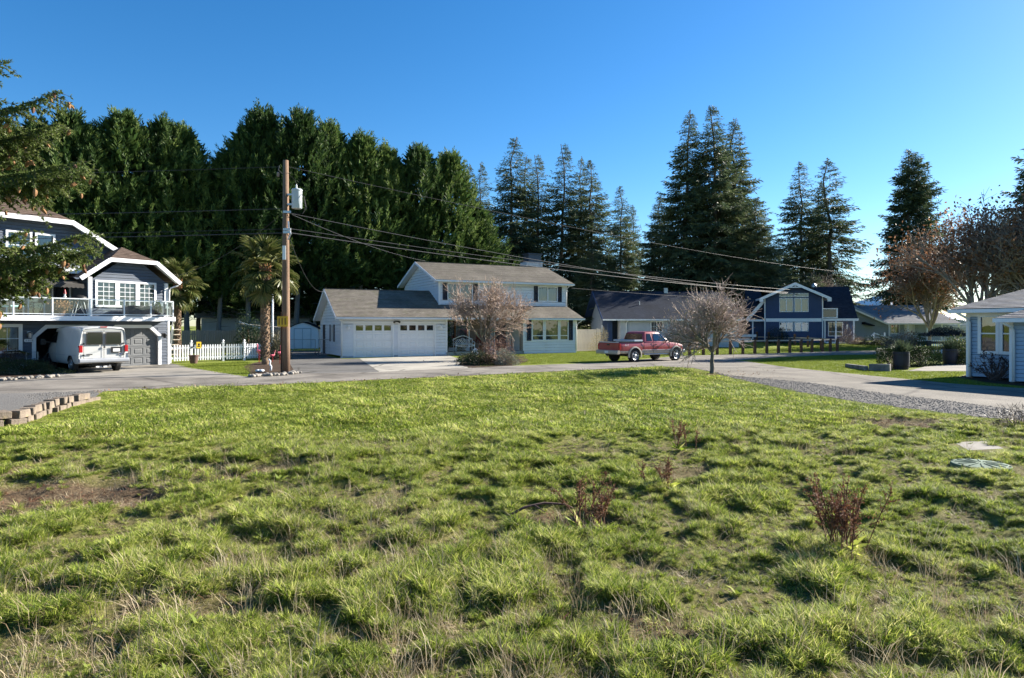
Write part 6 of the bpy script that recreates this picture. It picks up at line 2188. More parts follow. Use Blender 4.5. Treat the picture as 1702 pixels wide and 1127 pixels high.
    # stair stringer at the house's right corner
    t = thing("deck_stair", "white deck stair rail running down at the slate house's right corner", "stair", w(.55, .3, 0), R(55))
    b = MB(); b.beam((-.1, .1, 1.9), (.7, 2.0, .2), .06, .2); b.beam((-.1, .1, 2.3), (.7, 2.0, .95), .05, .07); b.build("stringer", M['white'], t)
    for k in range(6):
        s = MB(); s.box(-.05 + .13 * k, .3 + .13 * k, .05 + .3 * k, .32 + .3 * k, 1.8 - .28 * k, 1.84 - .28 * k); s.build("tread", M['fencewood'], t)
deck_things()

def barrel(px, py, lab):
    p = ground(px, py)
    t = thing("barrel_planter", lab, "planter", (*p, 0), 0, None)
    b = MB(); b.lathe([(.28, 0), (.33, .25), (.34, .5), (.33, .82), (.30, .82), (.28, .74)], n=20); b.build("barrel", mat("dark_barrel", (.02, .022, .035), .6, .2, 4), t, fixn=True)
    h = MB()
    for z in (.15, .66): h.lathe([(.345, z), (.347, z + .05)], n=20)
    h.build("hoop", M['black'], t)
    n = 420
    a = rng.uniform(0, 6.28, n); e = rng.uniform(.5, 1.5, n)
    P_ = np.stack([rng.normal(0, .1, n), rng.normal(0, .1, n), np.full(n, .75)], 1)
    D_ = np.stack([np.cos(a) * np.cos(e), np.sin(a) * np.cos(e), np.sin(e)], 1)
    V, Q = kites(P_, D_, side_of(D_, rng), rng.uniform(.3, .75, n), rng.uniform(.015, .035, n))
    link("grass_blades", np_mesh("grass_blades", V, Q, leaf_mat("planter_grass", (.03, .05, .025), (.07, .1, .05), (.13, .16, .09), .25), np.repeat(rng.random(n), 4)), t)
barrel(1498, 614, "dark barrel planter of spiky grass at the clipped hedge's left part")
barrel(1579, 606, "dark barrel planter of spiky grass at the hedge's right end by the patio")
# ------------------------------------------------------------------ trees
M_BARK = mat("conifer_bark", (.10, .085, .07), .95, .35, 5, .6, 20, stretch=(2, 2, .4))
M_BARK2 = mat("pale_trunk_bark", (.17, .155, .14), .95, .3, 3, .5, 20, stretch=(3, 3, .5))
M_TWIG_R = mat("maple_twig", (.40, .30, .235), .85, .4, 3)
M_TWIG_G = mat("lichen_bark", (.16, .135, .10), .9, .4, 5, .4, 25, stain=((.22, .23, .12), 2.5, .5, .7))
M_TWIG_P = mat("pink_twig", (.34, .27, .235), .85, .35, 2)
M_TWIG_B = mat("grey_twig", (.27, .22, .175), .9, .3, 2)
L_CYP = leaf_mat("cypress_spray", (.020, .042, .014), (.060, .108, .028), (.19, .25, .066), .28, .55, rand=.4)
L_FIR = leaf_mat("fir_spray", (.044, .064, .034), (.082, .110, .052), (.15, .17, .074), .3, .6, rand=.45)
L_SPR = leaf_mat("spruce_spray", (.036, .056, .034), (.068, .098, .048), (.135, .155, .07), .28, .6, rand=.25)
L_SIT = leaf_mat("near_spruce_needles", (.050, .080, .020), (.098, .136, .034), (.175, .21, .06), .3, .5, rand=0, hue2=(.17, .16, .05))

def cypress(h, r, cb, seed, n_pl=950):
    """columnar conifer of many upright plumes"""
    g = np.random.default_rng(seed)
    P, D, Sd, Ln, Wd, T = [], [], [], [], [], []
    u = g.random(n_pl)
    t = u ** .85
    az = g.uniform(0, 2 * math.pi, n_pl)
    lump = 1 + .26 * np.sin(az * 2 + seed) * np.sin(t * 6 + seed) + .16 * np.sin(az * 5 + t * 17 + seed)
    prof = (1 - t ** 1.9) ** .85 * (0.62 + .38 * sm(0, .2, t))
    # a few leader tips
    rad = r * prof * lump * g.uniform(.5, 1.16, n_pl) + .12
    base = np.stack([rad * np.cos(az), rad * np.sin(az), cb + (h - cb) * t * .97], 1)
    out = np.stack([np.cos(az), np.sin(az), np.zeros(n_pl)], 1)
    el = g.uniform(.35, 1.0, n_pl) + .5 * t
    ax = unit(out * np.cos(el)[:, None] + np.array([0, 0, 1.0]) * np.sin(el)[:, None] + g.normal(0, .22, (n_pl, 3)))
    L = g.uniform(.8, 1.9, n_pl) * (1 - .2 * t)
    fan = unit(np.cross(ax, out + g.normal(0, .5, (n_pl, 3))))
    tone = g.random(n_pl)
    K = 34
    for k in range(K):
        f = k / (K - 1)
        side = 1 if k % 2 else -1
        p = base + ax * (L * (f - .25))[:, None] + g.normal(0, .05, (n_pl, 3))
        sp = (.85 - .55 * f)
        d = unit(ax * (.7 + .5 * f) + fan * (side * sp * .85) + g.normal(0, .2, (n_pl, 3)))
        P.append(p); D.append(d)
        Ln.append(L * g.uniform(.22, .42, n_pl) * (1.1 - .45 * f)); Wd.append(g.uniform(.05, .095, n_pl))
        T.append(np.clip(tone * .6 + .4 * g.random(n_pl), 0, 1))
        Sd.append(None)
    # inner boughs
    m = 1500
    t2 = g.random(m); az2 = g.uniform(0, 6.283, m)
    rr = r * (1 - t2 ** 1.9) ** .62 * g.random(m) ** .6 * .85
    P.append(np.stack([rr * np.cos(az2), rr * np.sin(az2), cb + (h - cb) * t2 * .96], 1))
    D.append(unit(np.stack([np.cos(az2), np.sin(az2), g.uniform(.2, 1.2, m)], 1))); Ln.append(g.uniform(.6, 1.2, m)); Wd.append(g.uniform(.3, .55, m)); T.append(g.random(m) * .5)
    # leaders
    for q in range(13):
        x, y = g.normal(0, .3 * r, 2); z0 = h - .2 - 1.0 * math.hypot(x, y) - g.uniform(.0, 1.5); LL = g.uniform(1.0, 2.3)
        m = 110
        f = g.random(m)
        P.append(np.stack([np.full(m, x), np.full(m, y), z0 - 1.2 + (LL + 1.2) * f], 1) + g.normal(0, .04, (m, 3)))
        a = g.uniform(0, 6.283, m)
        D.append(unit(np.stack([np.cos(a) * .8, np.sin(a) * .8, np.full(m, .75)], 1))); Ln.append(.75 * (1.05 - f) + .12); Wd.append(np.full(m, .08)); T.append(g.random(m))
    P = np.concatenate(P); D = np.concatenate(D); Ln = np.concatenate(Ln); Wd = np.concatenate(Wd); T = np.concatenate(T)
    V, Q = kites(P, D, side_of(D, g), Ln, Wd)
    return np_mesh("crown", V, Q, L_CYP, np.repeat(T, 4))

def trunk_mesh(h, r, m, seed, bare_to=0.0):
    g = random.Random(seed)
    b = MB()
    pts = [(g.uniform(-.04, .04) * k, g.uniform(-.04, .04) * k, h * k / 8.0 - .2 * (k == 0)) for k in range(9)]
    b.tube(pts, [r * (1.25 if k == 0 else 1 - .9 * k / 8) for k in range(9)], 9)
    # stubs of dead limbs below the crown
    z = 1.5
    while z < bare_to:
        a = g.uniform(0, 6.28); L = g.uniform(.4, 1.4)
        b.tube([(0, 0, z), (L * math.cos(a), L * math.sin(a), z + g.uniform(-.2, .3))], [.035, .008], 4)
        z += g.uniform(.25, .6)
    return b.mesh("trunk", m, True)

def fir(h, r, cb, seed, m, dens=1.0, up=.45, droop=.5, gap=.0, power=.8, spray=1.0, asym=None, whorl=.42):
    """layered conifer: real limbs carrying flat drooping sprays"""
    g = np.random.default_rng(seed)
    P, D, Ln, Wd, T = [], [], [], [], []
    A, B, ra, rb = [], [], [], []
    z = cb
    zz = np.array([0, 0, 1.0])
    while z < h - .25:
        t = (z - cb) / (h - cb)
        nb = int(round(g.uniform(4, 7) * dens))
        for k in range(nb):
            if g.random() < gap: continue
            az = g.uniform(0, 2 * math.pi)
            L = r * (1 - t) ** power * g.uniform(.55, 1.15) + .12
            if t < .2: L *= .72 + 1.4 * t
            if asym: L *= 1 + asym[0] * math.cos(az - asym[1])
            s0 = up * (t - .35) - .12 + g.normal(0, .08)
            n = max(4, int(L / (.17 / dens ** .3)))
            s = np.linspace(.08, 1, n)
            o = np.array([math.cos(az), math.sin(az), 0])
            sd = np.array([-math.sin(az), math.cos(az), 0])
            wob = .06 * L * np.sin(s * 5 + g.uniform(0, 6))
            C_ = o * (s * L)[:, None] + zz * (s0 * s * L - droop * .45 * s * s * L * (1 - .55 * t) + .16 * L * s ** 4)[:, None] + sd * wob[:, None] + zz * (z + g.uniform(-.15, .15))
            tone = g.random()
            A.append(C_[:-1]); B.append(C_[1:]); w = .035 * L / 3 + .008
            ra.append(w * (1.05 - s[:-1])); rb.append(w * (1.05 - s[1:]))
            tan = np.gradient(C_, axis=0); tan = unit(tan)
            lat = np.minimum(.36 * L * (1.06 - s) + .16, 1.15) * spray
            for side in (-1, 1):
                mx = int(np.ceil(lat.max() / .24))
                ld = unit(tan * .62 + sd * side * .78 + zz * (-.22) + g.normal(0, .13, (n, 3)))
                for q in range(mx):
                    ok = (lat > q * .24) & (s > .14 + .06 * (q == 0))
                    if not ok.any(): continue
                    c = int(ok.sum())
                    p = C_[ok] + ld[ok] * (q * .24) - zz * (.05 * q * q * .24) + g.normal(0, .03, (c, 3))
                    d = unit(ld[ok] + tan[ok] * g.uniform(-.1, .5, c)[:, None] + zz * g.uniform(-.55, .05, c)[:, None] + g.normal(0, .25, (c, 3)))
                    P.append(p); D.append(d); ks = spray * min(1, .45 + .3 * L); Ln.append(g.uniform(.26, .48, c) * ks); Wd.append(g.uniform(.055, .12, c) * ks)
                    T.append(np.clip(.5 * tone + .5 * g.random(c), 0, 1))
            # hanging and upper tufts on the limb itself
            p = C_ + g.normal(0, .03, C_.shape)
            d = unit(tan * .7 + g.normal(0, .5, C_.shape) - zz * .15)
            P.append(p); D.append(d); ks = spray * min(1, .45 + .3 * L); Ln.append(g.uniform(.25, .45, n) * ks); Wd.append(g.uniform(.06, .13, n) * ks); T.append(np.clip(.5 * tone + .5 * g.random(n), 0, 1))
        z += whorl * g.uniform(.6, 1.3) * (1 - .45 * t)
    # leader
    k = 26
    f = g.random(k); a = g.uniform(0, 6.283, k)
    P.append(np.stack([np.zeros(k), np.zeros(k), h - 1.1 + 1.1 * f], 1)); D.append(unit(np.stack([np.cos(a), np.sin(a), np.full(k, .9)], 1))); Ln.append(.42 * (1.1 - f) + .08); Wd.append(np.full(k, .08)); T.append(g.random(k))
    P = np.concatenate(P); D = np.concatenate(D); Ln = np.concatenate(Ln); Wd = np.concatenate(Wd); T = np.concatenate(T)
    V, Q = kites(P, D, side_of(D, g), Ln, Wd)
    crown = np_mesh("crown", V, Q, m, np.repeat(T, 4))
    A = np.concatenate(A); B = np.concatenate(B); ra = np.concatenate(ra); rb = np.concatenate(rb)
    V, Q = prisms(A, B, ra, rb, 3)
    limbs = np_mesh("limbs", V, Q, M_BARK)
    return crown, limbs

def plant_tree(name, label, cat, x, y, meshes, s=(1, 1, 1), rot=0.0, group=None, z=None):
    t = thing(name, label, cat, (x, y, (0.45 * float(sm(55, 65, np.array(y))) if z is None else z) - .05), rot, group)
    t.scale = s
    t.rotation_euler.x = R(1.8) * math.sin(x * 3.1); t.rotation_euler.y = R(1.8) * math.cos(y * 2.3 + x)
    for nm, me in meshes: link(nm, me, t)
    return t

def X_of(px, d): return (px - 851) / 1100.0 * d

# tall cypress hedge behind the two houses
CYP = []
for k, (h, r, cb) in enumerate(((18.5, 3.8, 5.0), (18.5, 3.4, 5.4), (18.5, 4.1, 4.4), (18.5, 3.6, 4.8))):
    CYP.append((cypress(h, r, cb, 100 + k, 880), trunk_mesh(h, .24, M_BARK2, 200 + k, cb)))
ROW = [(20, 215, 53), (62, 205, 54), (105, 188, 53), (152, 216, 56), (200, 190, 53), (254, 199, 55), (312, 213, 55), (362, 262, 58), (412, 212, 55), (440, 190, 57), (492, 196, 58), (538, 213, 59), (600, 233, 60), (652, 257, 61), (697, 256, 63), (745, 266, 65), (795, 352, 66), (823, 425, 67)]
CYL = ["leftmost of the tall cypress row, half behind the spruce boughs", "tall cypress behind the cone laden spruce boughs at left", "tall cypress with a pointed top above the slate house's main roof", "shorter cypress in the dip above the slate house's bay roof", "tall cypress with an upswept tip right of the slate house's gable", "tall cypress above the left palm's crown", "broad cypress just left of the sky notch near the pole", "low cypress filling the sky notch left of the utility pole", "bushy cypress directly left of the utility pole's tip", "highest cypress of the row, right behind the utility pole's tip", "tall cypress just right of the transformer", "round shouldered cypress above the white shed", "cypress with a single spike above the white house's garage roof", "cypress with a slim tip above the garage's flood light", "cypress with a slim tip left of the white house's upper gable", "last tall cypress, above the white house's upper roof", "sloping cypress shoulder behind the white house's upper roof", "lowest cypress at the row's right end beside the chimney"]
for i, (px, ty, d) in enumerate(ROW):
    d = 50 + 18 * (px - 20) / 800.0
    h = 2 + (542 - ty) / 1100 * d
    cr, tr = CYP[i % 4]
    s = h / 18.5
    w = 1.0 if h > 14 else (1.25 if h > 11 else 1.05)
    plant_tree("cypress_tree", CYL[i], "cypress tree", X_of(px, d), d, (("crown", cr), ("trunk", tr)), (s * w if h < 14 else max(s, .92) * w, s * w if h < 14 else max(s, .92) * w, s), i * 1.9, "tall cypresses behind the houses")
# darker second row that closes the gaps between the trunks
for i, (px, ty, d) in enumerate([(130, 380, 66), (230, 370, 68), (330, 330, 70), (420, 390, 70), (500, 400, 72), (570, 395, 72), (640, 400, 73), (710, 390, 74), (770, 380, 74)]):
    h = 2 + (542 - ty) / 1100 * d
    cr, tr = CYP[(i + 2) % 4]
    t = plant_tree("cypress_tree", "lower dark cypress of the second row, showing only between the front trunks", "cypress tree", X_of(px, d), d, (("crown", cr), ("trunk", tr)), (1.25, 1.25, h / 18.5), i * 1.3 + .4, "second row cypresses between the trunks")
    t.location.z -= 2.2 * h / 18.5

# firs
FIR = []
for k, (h, r, cb, gp) in enumerate(((22, 4.5, 3.5, .06), (22, 4.0, 4.0, .10), (22, 4.6, 2.0, .05), (22, 3.9, 6.0, .22))):
    c, l = fir(h, r, cb, 300 + k, L_FIR, 1.05, .5, .6, gp, .86, 1.05, whorl=.44)
    FIR.append((c, l, trunk_mesh(h, .26, M_BARK, 320 + k, cb)))
def put_fir(px, ty, d, v, lab, w=1.0, grp=None):
    h = 2 + (542 - ty) / 1100 * d
    s = h / 22
    w *= 1.16
    c, l, tr = FIR[v]
    return plant_tree("fir_tree", lab, "fir tree", X_of(px, d), d, (("crown", c), ("limbs", l), ("trunk", tr)), (s * w, s * w, s), px * .7, grp)
gF = "firs behind the white house's right side"
put_fir(784, 276, 84, 1, "thin fir just clearing the cypress row's right slope", .8, gF)
put_fir(803, 272, 84, 1, "slim fir second from the cypress row's right slope", .8, gF)
put_fir(842, 236, 74, 0, "tallest fir behind the white house's chimney", 1.1, gF)
put_fir(868, 262, 80, 3, "bushy fir just right of the tallest chimney fir", .95, gF)
put_fir(894, 262, 76, 1, "fir above the white house's upper right window", 1.0, gF)
put_fir(930, 246, 76, 1, "straight pointed fir over the white house's right eave", 1.05, gF)
put_fir(956, 268, 80, 3, "slender fir right of the white house's eave", .85, gF)
put_fir(988, 270, 76, 0, "wide fir above the left gable of the blue rambler", 1.1, gF)
put_fir(1034, 312, 84, 0, "short pointed fir in the gap left of the great spruces", .95, gF)
put_fir(1056, 345, 88, 1, "faint small fir touching the great spruces' left flank", .85, gF)
put_fir(985, 420, 68, 2, "low bushy fir right behind the white house's right corner", 1.9, gF)
gR = "firs beyond the navy house"
put_fir(1333, 273, 90, 0, "broad topped fir behind the navy house's gable", 1.1, gR)
put_fir(1358, 305, 94, 1, "thin fir between the pair behind the navy house", .8, gR)
put_fir(1385, 267, 86, 1, "open limbed fir rising over the navy house's roof end", 1.35, gR)
put_fir(1300, 400, 80, 2, "low olive fir behind the navy house's left eave", 1.7, gR)
put_fir(1230, 395, 78, 2, "low dark fir at the foot of the great spruces", 2.0, gR)
# great spruces
c, l = fir(26, 6.4, 1.5, 411, L_SPR, 1.1, .42, .42, .05, .86, 1.15, whorl=.44)
c2, l2 = fir(26, 5.6, 1.5, 412, L_SPR, 1.1, .42, .42, .06, .84, 1.15, whorl=.44)
SPR = [(c, l, trunk_mesh(26, .36, M_BARK, 413)), (c2, l2, trunk_mesh(26, .36, M_BARK, 414))]
gS = "great dark spruces behind the blue rambler"
for px, ty, d, v, w, lab in ((1133, 190, 74, 1, 1.05, "great dark spruce with the left of the twin tops"), (1192, 183, 73, 0, 1.12, "great dark spruce with the highest top"), (1222, 205, 77, 1, 1.15, "great dark spruce leaning out to the right of the highest top"), (1262, 335, 70, 0, 1.35, "lower spruce spreading on the great spruces' right flank"), (1098, 330, 79, 1, 1.3, "lower spruce on the great spruces' left flank")):
    h = 2 + (542 - ty) / 1100 * d; s = h / 26
    cc, ll, tt = SPR[v]
    plant_tree("spruce_tree", lab, "spruce tree", X_of(px, d), d, (("crown", cc), ("limbs", ll), ("trunk", tt)), (s * w, s * w, s), px * .3, gS)
# lone spruce with one sided limbs and the spruce at the right edge
c, l = fir(22, 5.2, 2.0, 431, L_SPR, 1.2, .45, .5, .05, .62, 1.25, asym=(.22, 0.2))
h = 2 + (542 - 252) / 1100 * 80
plant_tree("spruce_tree", "lone ragged spruce with long limbs to the right above the grey bungalow", "spruce tree", X_of(1508, 80), 80, (("crown", c), ("limbs", l), ("trunk", trunk_mesh(22, .33, M_BARK, 432))), (h / 22,) * 3, 0)
c, l = fir(22, 6.2, 5.0, 441, L_SPR, 1.1, .3, .5, .1, .6, 1.3)
plant_tree("spruce_tree", "tall spruce cut off by the right edge, long drooping limbs reaching left", "spruce tree", X_of(1765, 56), 56, (("crown", c), ("limbs", l), ("trunk", trunk_mesh(22, .34, M_BARK, 442))), (.93, .93, .93), 1.0)
c, l = fir(9, 3.0, .6, 451, L_SPR, 1.3, .4, .4, .0, .6, 1.2)
plant_tree("dark_conifer", "small dark round topped conifer directly behind the navy house's ridge", "conifer", X_of(1352, 78), 78, (("crown", c), ("limbs", l), ("trunk", trunk_mesh(9, .2, M_BARK, 452))), (1, 1, .86), 0)

# ------------------------------------------------------------------ near spruce on the left with cones
def near_spruce():
    g = np.random.default_rng(500)
    base = Vector((-13.2, 12.6, 0))
    t = thing("cone_spruce", "spruce leaning in from the left edge, its boughs hung with tan cones", "spruce tree", base)
    b = MB(); b.tube([(0, 0, -.2), (0, .05, 3), (.05, 0, 6), (.02, .03, 11)], [.3, .24, .17, .05], 12); b.build("trunk", M_BARK, t, smooth=True)
    A, B, ra, rb = [], [], [], []
    P, D, Ln, Wd, T = [], [], [], [], []
    cones = []
    zz = np.array([0, 0, 1.0])
    # limbs: start height, azimuth, length, lift of the tip
    limbs = [(6.2, -3, 4.5, .12), (5.95, 7, 4.0, .0), (6.1, -24, 3.8, .1), (5.5, 2, 3.5, -.1), (5.2, -12, 3.4, -.15), (5.1, 5, 4.5, .0), (5.02, -5, 4.95, .0), (4.85, 9, 3.0, -.1), (4.85, -15, 3.0, -.1), (3.72, -2, 4.95, .02), (3.62, 6, 4.5, -.05), (3.66, -12, 4.4, .0), (3.22, 1, 4.1, -.08), (3.1, -10, 3.9, -.12), (3.5, 2, 4.7, -.02), (3.3, -6, 4.3, -.05), (4.95, 1, 4.7, .0), (4.75, -9, 2.8, -.1), (5.8, 0, 4.2, .05), (5.9, -12, 4.0, .05), (5.05, -20, 4.0, -.05), (2.95, 5, 3.7, -.1), (6.9, 5, 3.2, .2), (7.6, -10, 2.8, .3), (8.4, 15, 2.2, .3), (5.5, 160, 4, 0), (4.2, 200, 4.2, 0), (6.8, 120, 3, 0), (3.6, 240, 4, 0), (7.5, 250, 2.8, 0), (4.8, 80, 3.6, 0)]
    for z0, azd, L, lift in limbs:
        L *= 1.07 if abs(azd) < 45 else 1.0
        az = R(azd)
        o = np.array([math.cos(az), math.sin(az), 0]); sd = np.array([-math.sin(az), math.cos(az), 0])
        n = int(L / .09)
        s = np.linspace(.03, 1, n)
        C_ = o * (s * L)[:, None] + zz * (z0 + lift * s - .35 * np.sin(s * 2.2) + .28 * s ** 3 + .02 * np.sin(s * 14))[:, None] + sd * (.12 * np.sin(s * 4 + z0 * 3))[:, None]
        A.append(C_[:-1]); B.append(C_[1:]); ra.append(.05 * (1.08 - s[:-1]) * L / 5); rb.append(.05 * (1.08 - s[1:]) * L / 5)
        tan = unit(np.gradient(C_, axis=0))
        front = abs(azd) < 45
        for i in range(2, n):
            if not front and i % 3: continue
            for side in (-1, 1):
                if g.random() < .06: continue
                ll = (min(.29 * L * (1.04 - s[i]) ** .8, .75) + .12) * g.uniform(.55, 1.1)
                m = max(2, int(ll / .055))
                f = np.linspace(0, 1, m)
                d0 = unit(tan[i] * .75 + sd * side * .62 + zz * g.uniform(-.2, .1))
                hang = g.uniform(.25, .75)
                tw = C_[i] + d0 * (f * ll)[:, None] - zz * (hang * ll * f ** 1.7)[:, None]
                A.append(tw[:-1]); B.append(tw[1:]); ra.append(np.full(m - 1, .006)); rb.append(np.full(m - 1, .004))
                td = unit(np.gradient(tw, axis=0)) if m > 2 else np.repeat(d0[None], m, 0)
                tone = g.random()
                for q in range(10):
                    dd = unit(td + unit(g.normal(size=(m, 3))) * .85)
                    P.append(tw + g.normal(0, .008, (m, 3))); D.append(dd); Ln.append(g.uniform(.035, .07, m)); Wd.append(g.uniform(.009, .017, m)); T.append(np.clip(.55 * tone + .4 * g.random(m), 0, 1))
                # side twiglets
                if m > 4:
                    for q in range(1, m - 1, 2):
                        sd2 = unit(np.cross(td[q], zz)) * (1 if q % 4 < 2 else -1)
                        l3 = g.uniform(.10, .22) * (1.1 - f[q])
                        e = tw[q] + unit(td[q] + sd2 * .9 - zz * .3) * l3
                        k = 12
                        ff = g.random(k)[:, None]
                        pp = tw[q] + (e - tw[q]) * ff
                        P.append(pp); D.append(unit((e - tw[q])[None] / l3 + g.normal(0, .6, (k, 3)))); Ln.append(g.uniform(.035, .07, k)); Wd.append(g.uniform(.009, .017, k)); T.append(np.clip(.55 * tone + .4 * g.random(k), 0, 1))
                if front and s[i] > .45 and g.random() < .13:
                    cones.append(tw[-1])
    P = np.concatenate(P); D = np.concatenate(D); Ln = np.concatenate(Ln); Wd = np.concatenate(Wd); T = np.concatenate(T)
    V, Q = kites(P, D, side_of(D, g), Ln * 1.25, Wd * 1.5)
    link("needles", np_mesh("needles", V, Q, L_SIT, np.repeat(T, 4)), t)
    V, Q = prisms(np.concatenate(A), np.concatenate(B), np.concatenate(ra), np.concatenate(rb), 3)
    link("limbs", np_mesh("limbs", V, Q, M_BARK), t)
    mc = [mat("tan_cone", (.26, .135, .06), .8, .3, 8), mat("brown_cone", (.15, .07, .04), .8, .3, 8)]
    ms = []
    for k in range(2):
        c = MB(); c.lathe([(.004, 0), (.016, -.01), (.022, -.035), (.019, -.06), (.010, -.08), (.002, -.088)], n=7)
        ms.append(c.mesh("cone", mc[k]))
    for i in range(min(len(cones), 240)):
        link("cone", ms[int(g.random() < .35)], t, cones[i], (g.normal(0, .35), g.normal(0, .35), 0), (g.uniform(1.1, 1.7),) * 3)
near_spruce()

# ------------------------------------------------------------------ bare deciduous trees
def grow(seed, trunk_h, r0, levels, spread, lens, kids, crook=.18, upb=.25, first=None):
    """skeleton of a leafless tree -> segments by level"""
    g = random.Random(seed)
    segs = [[] for _ in range(levels + 1)]
    tips = []
    def br(p, d, L, r, lev):
        n = max(2, 5 - lev) if lev < 3 else 3
        q = p
        pts = [p]
        for k in range(n):
            d = (d + Vector((g.gauss(0, crook), g.gauss(0, crook), g.gauss(0, crook) + upb * .12 * (lev > 0)))).normalized()
            e = q + d * (L / n)
            segs[lev].append((q, e, r * (1 - .45 * k / n), r * (1 - .45 * (k + 1) / n)))
            q = e; pts.append(q)
        if lev >= levels:
            tips.append((q, d)); return
        m = kids[lev]
        for k in range(m):
            f = g.uniform(.35, 1.0) if lev else g.uniform(.82, 1.0)
            i = min(int(f * n), n)
            a = g.uniform(0, 6.283)
            u = d.cross(Vector((0, 0, 1)) if abs(d.z) < .9 else Vector((1, 0, 0))).normalized()
            v = d.cross(u)
            sp = spread[lev] * g.uniform(.7, 1.25)
            if lev == 0: a = 6.283 * k / m + g.uniform(-.4, .4)
            nd = (d * math.cos(sp) + (u * math.cos(a) + v * math.sin(a)) * math.sin(sp) + Vector((0, 0, upb * .5))).normalized()
            br(pts[i], nd, lens[lev] * g.uniform(.65, 1.25), r * .62 if lev else r * .66, lev + 1)
    br(Vector((0, 0, 0)), Vector((0, 0, 1)), trunk_h, r0, 0)
    return segs, tips

def bare_tree(name, label, cat, x, y, segs, mats, minr=.004, nsides=(8, 6, 5, 4, 3, 3, 3), split=2, z=0.0, rot=0.0, s=1.0, names=("trunk", "branches")):
    t = thing(name, label, cat, (x, y, z), rot)
    t.scale = (s, s, s)
    lo = [q for l in segs[:split] for q in l]; hi = [q for l in segs[split:] for q in l]
    for nm, ss, m, n in ((names[0], lo, mats[0], 7), (names[1], hi, mats[1], 3)):
        A = np.array([q[0][:] for q in ss]); B = np.array([q[1][:] for q in ss])
        V, Q = prisms(A, B, np.maximum([q[2] for q in ss], minr), np.maximum([q[3] for q in ss], minr * .8), n)
        link(nm, np_mesh(nm, V, Q, m, smooth=(n > 4)), t)
    return t

# cherry in the lawn corner
sg, tp = grow(21, .65, .058, 5, (.75, .6, .65, .7, .8), (.85, .62, .46, .36, .28), (6, 4, 5, 4, 3), .17, .25)
cherry = bare_tree("cherry_tree", "small bare cherry tree with a round twiggy crown standing at the lawn corner", "cherry tree", 8.41, 27.85, sg, (M_TWIG_G, M_TWIG_P), .0034, split=3, s=1.8)
g = np.random.default_rng(3)
n = 900
idx = g.integers(0, len(tp), n)
P_ = np.array([tp[i][0][:] for i in idx]) + g.normal(0, .06, (n, 3)); D_ = unit(g.normal(size=(n, 3)))
V, Q = kites(P_, D_, side_of(D_, g), g.uniform(.03, .06, n), g.uniform(.02, .035, n))
link("lichen", np_mesh("lichen", V, Q, leaf_mat("pale_lichen", (.16, .15, .09), (.24, .22, .14), (.33, .28, .2), .1, rand=0), np.repeat(g.random(n), 4)), cherry)
# japanese maple in front of the white house
sg, tp = grow(52, .55, .052, 5, (.6, .55, .6, .7, .85), (1.2, .85, .6, .42, .30), (6, 4, 5, 4, 3), .16, .2)
bare_tree("maple_tree", "leafless reddish maple with a fine twigged crown in front of the white house", "maple tree", -1.5, 38.9, sg, (M_TWIG_G, M_TWIG_R), .0036, split=3, s=1.9)
# brown leaved beech at right
sg, tp = grow(52, 1.6, .15, 5, (.5, .5, .55, .65, .8), (4.0, 2.9, 2.0, 1.35, .9), (7, 5, 4, 4, 3), .13, .3)
def beech(x, y, lab, s, rot, nl, seed):
    t = bare_tree("beech_tree", lab, "beech tree", x, y, sg, (M_TWIG_B, M_TWIG_B), .009, split=3, s=s, rot=rot, z=.3)
    g = np.random.default_rng(seed)
    idx = g.integers(0, len(tp), nl)
    P_ = np.array([tp[i][0][:] for i in idx]) + g.normal(0, .28, (nl, 3))
    keep = (P_[:, 2] < 9.5) | (g.random(nl) < .35)
    P_ = P_[keep]; m = len(P_)
    D_ = unit(g.normal(size=(m, 3)) + np.array([0, 0, -.4]))
    V, Q = kites(P_, D_, side_of(D_, g), g.uniform(.13, .24, m), g.uniform(.09, .16, m))
    link("leaves", np_mesh("leaves", V, Q, L_BEECH, np.repeat(g.random(m), 4)), t)
L_BEECH = leaf_mat("beech_leaf", (.11, .052, .028), (.20, .10, .052), (.31, .17, .095), .35, rand=.1)
beech(X_of(1640, 54), 54, "beech tree with dry russet leaves rising over the pale blue house", 1.42, .5, 5200, 1)
beech(X_of(1545, 62), 62, "lower russet leaved beech right of the lone spruce", 1.12, 2.1, 6500, 2)
beech(X_of(1740, 50), 50, "russet leaved beech running out of the right edge", 1.3, 4.0, 4200, 3)
sg2, tp2 = grow(77, 2.5, .2, 5, (.45, .5, .55, .65, .8), (3.2, 2.3, 1.6, 1.1, .8), (5, 5, 4, 4, 3), .13, .35)
bare_tree("alder_tree", "leafless grey brown tree in front of the firs behind the navy house", "alder tree", X_of(1345, 80), 80, sg2, (M_TWIG_B, M_TWIG_B), .013, split=3, s=1.0, z=.4)
bare_tree("alder_tree", "leafless grey brown tree right of the navy house's roof end", "alder tree", X_of(1410, 84), 84, sg2, (M_TWIG_B, M_TWIG_B), .013, split=3, s=.8, z=.4, rot=2)

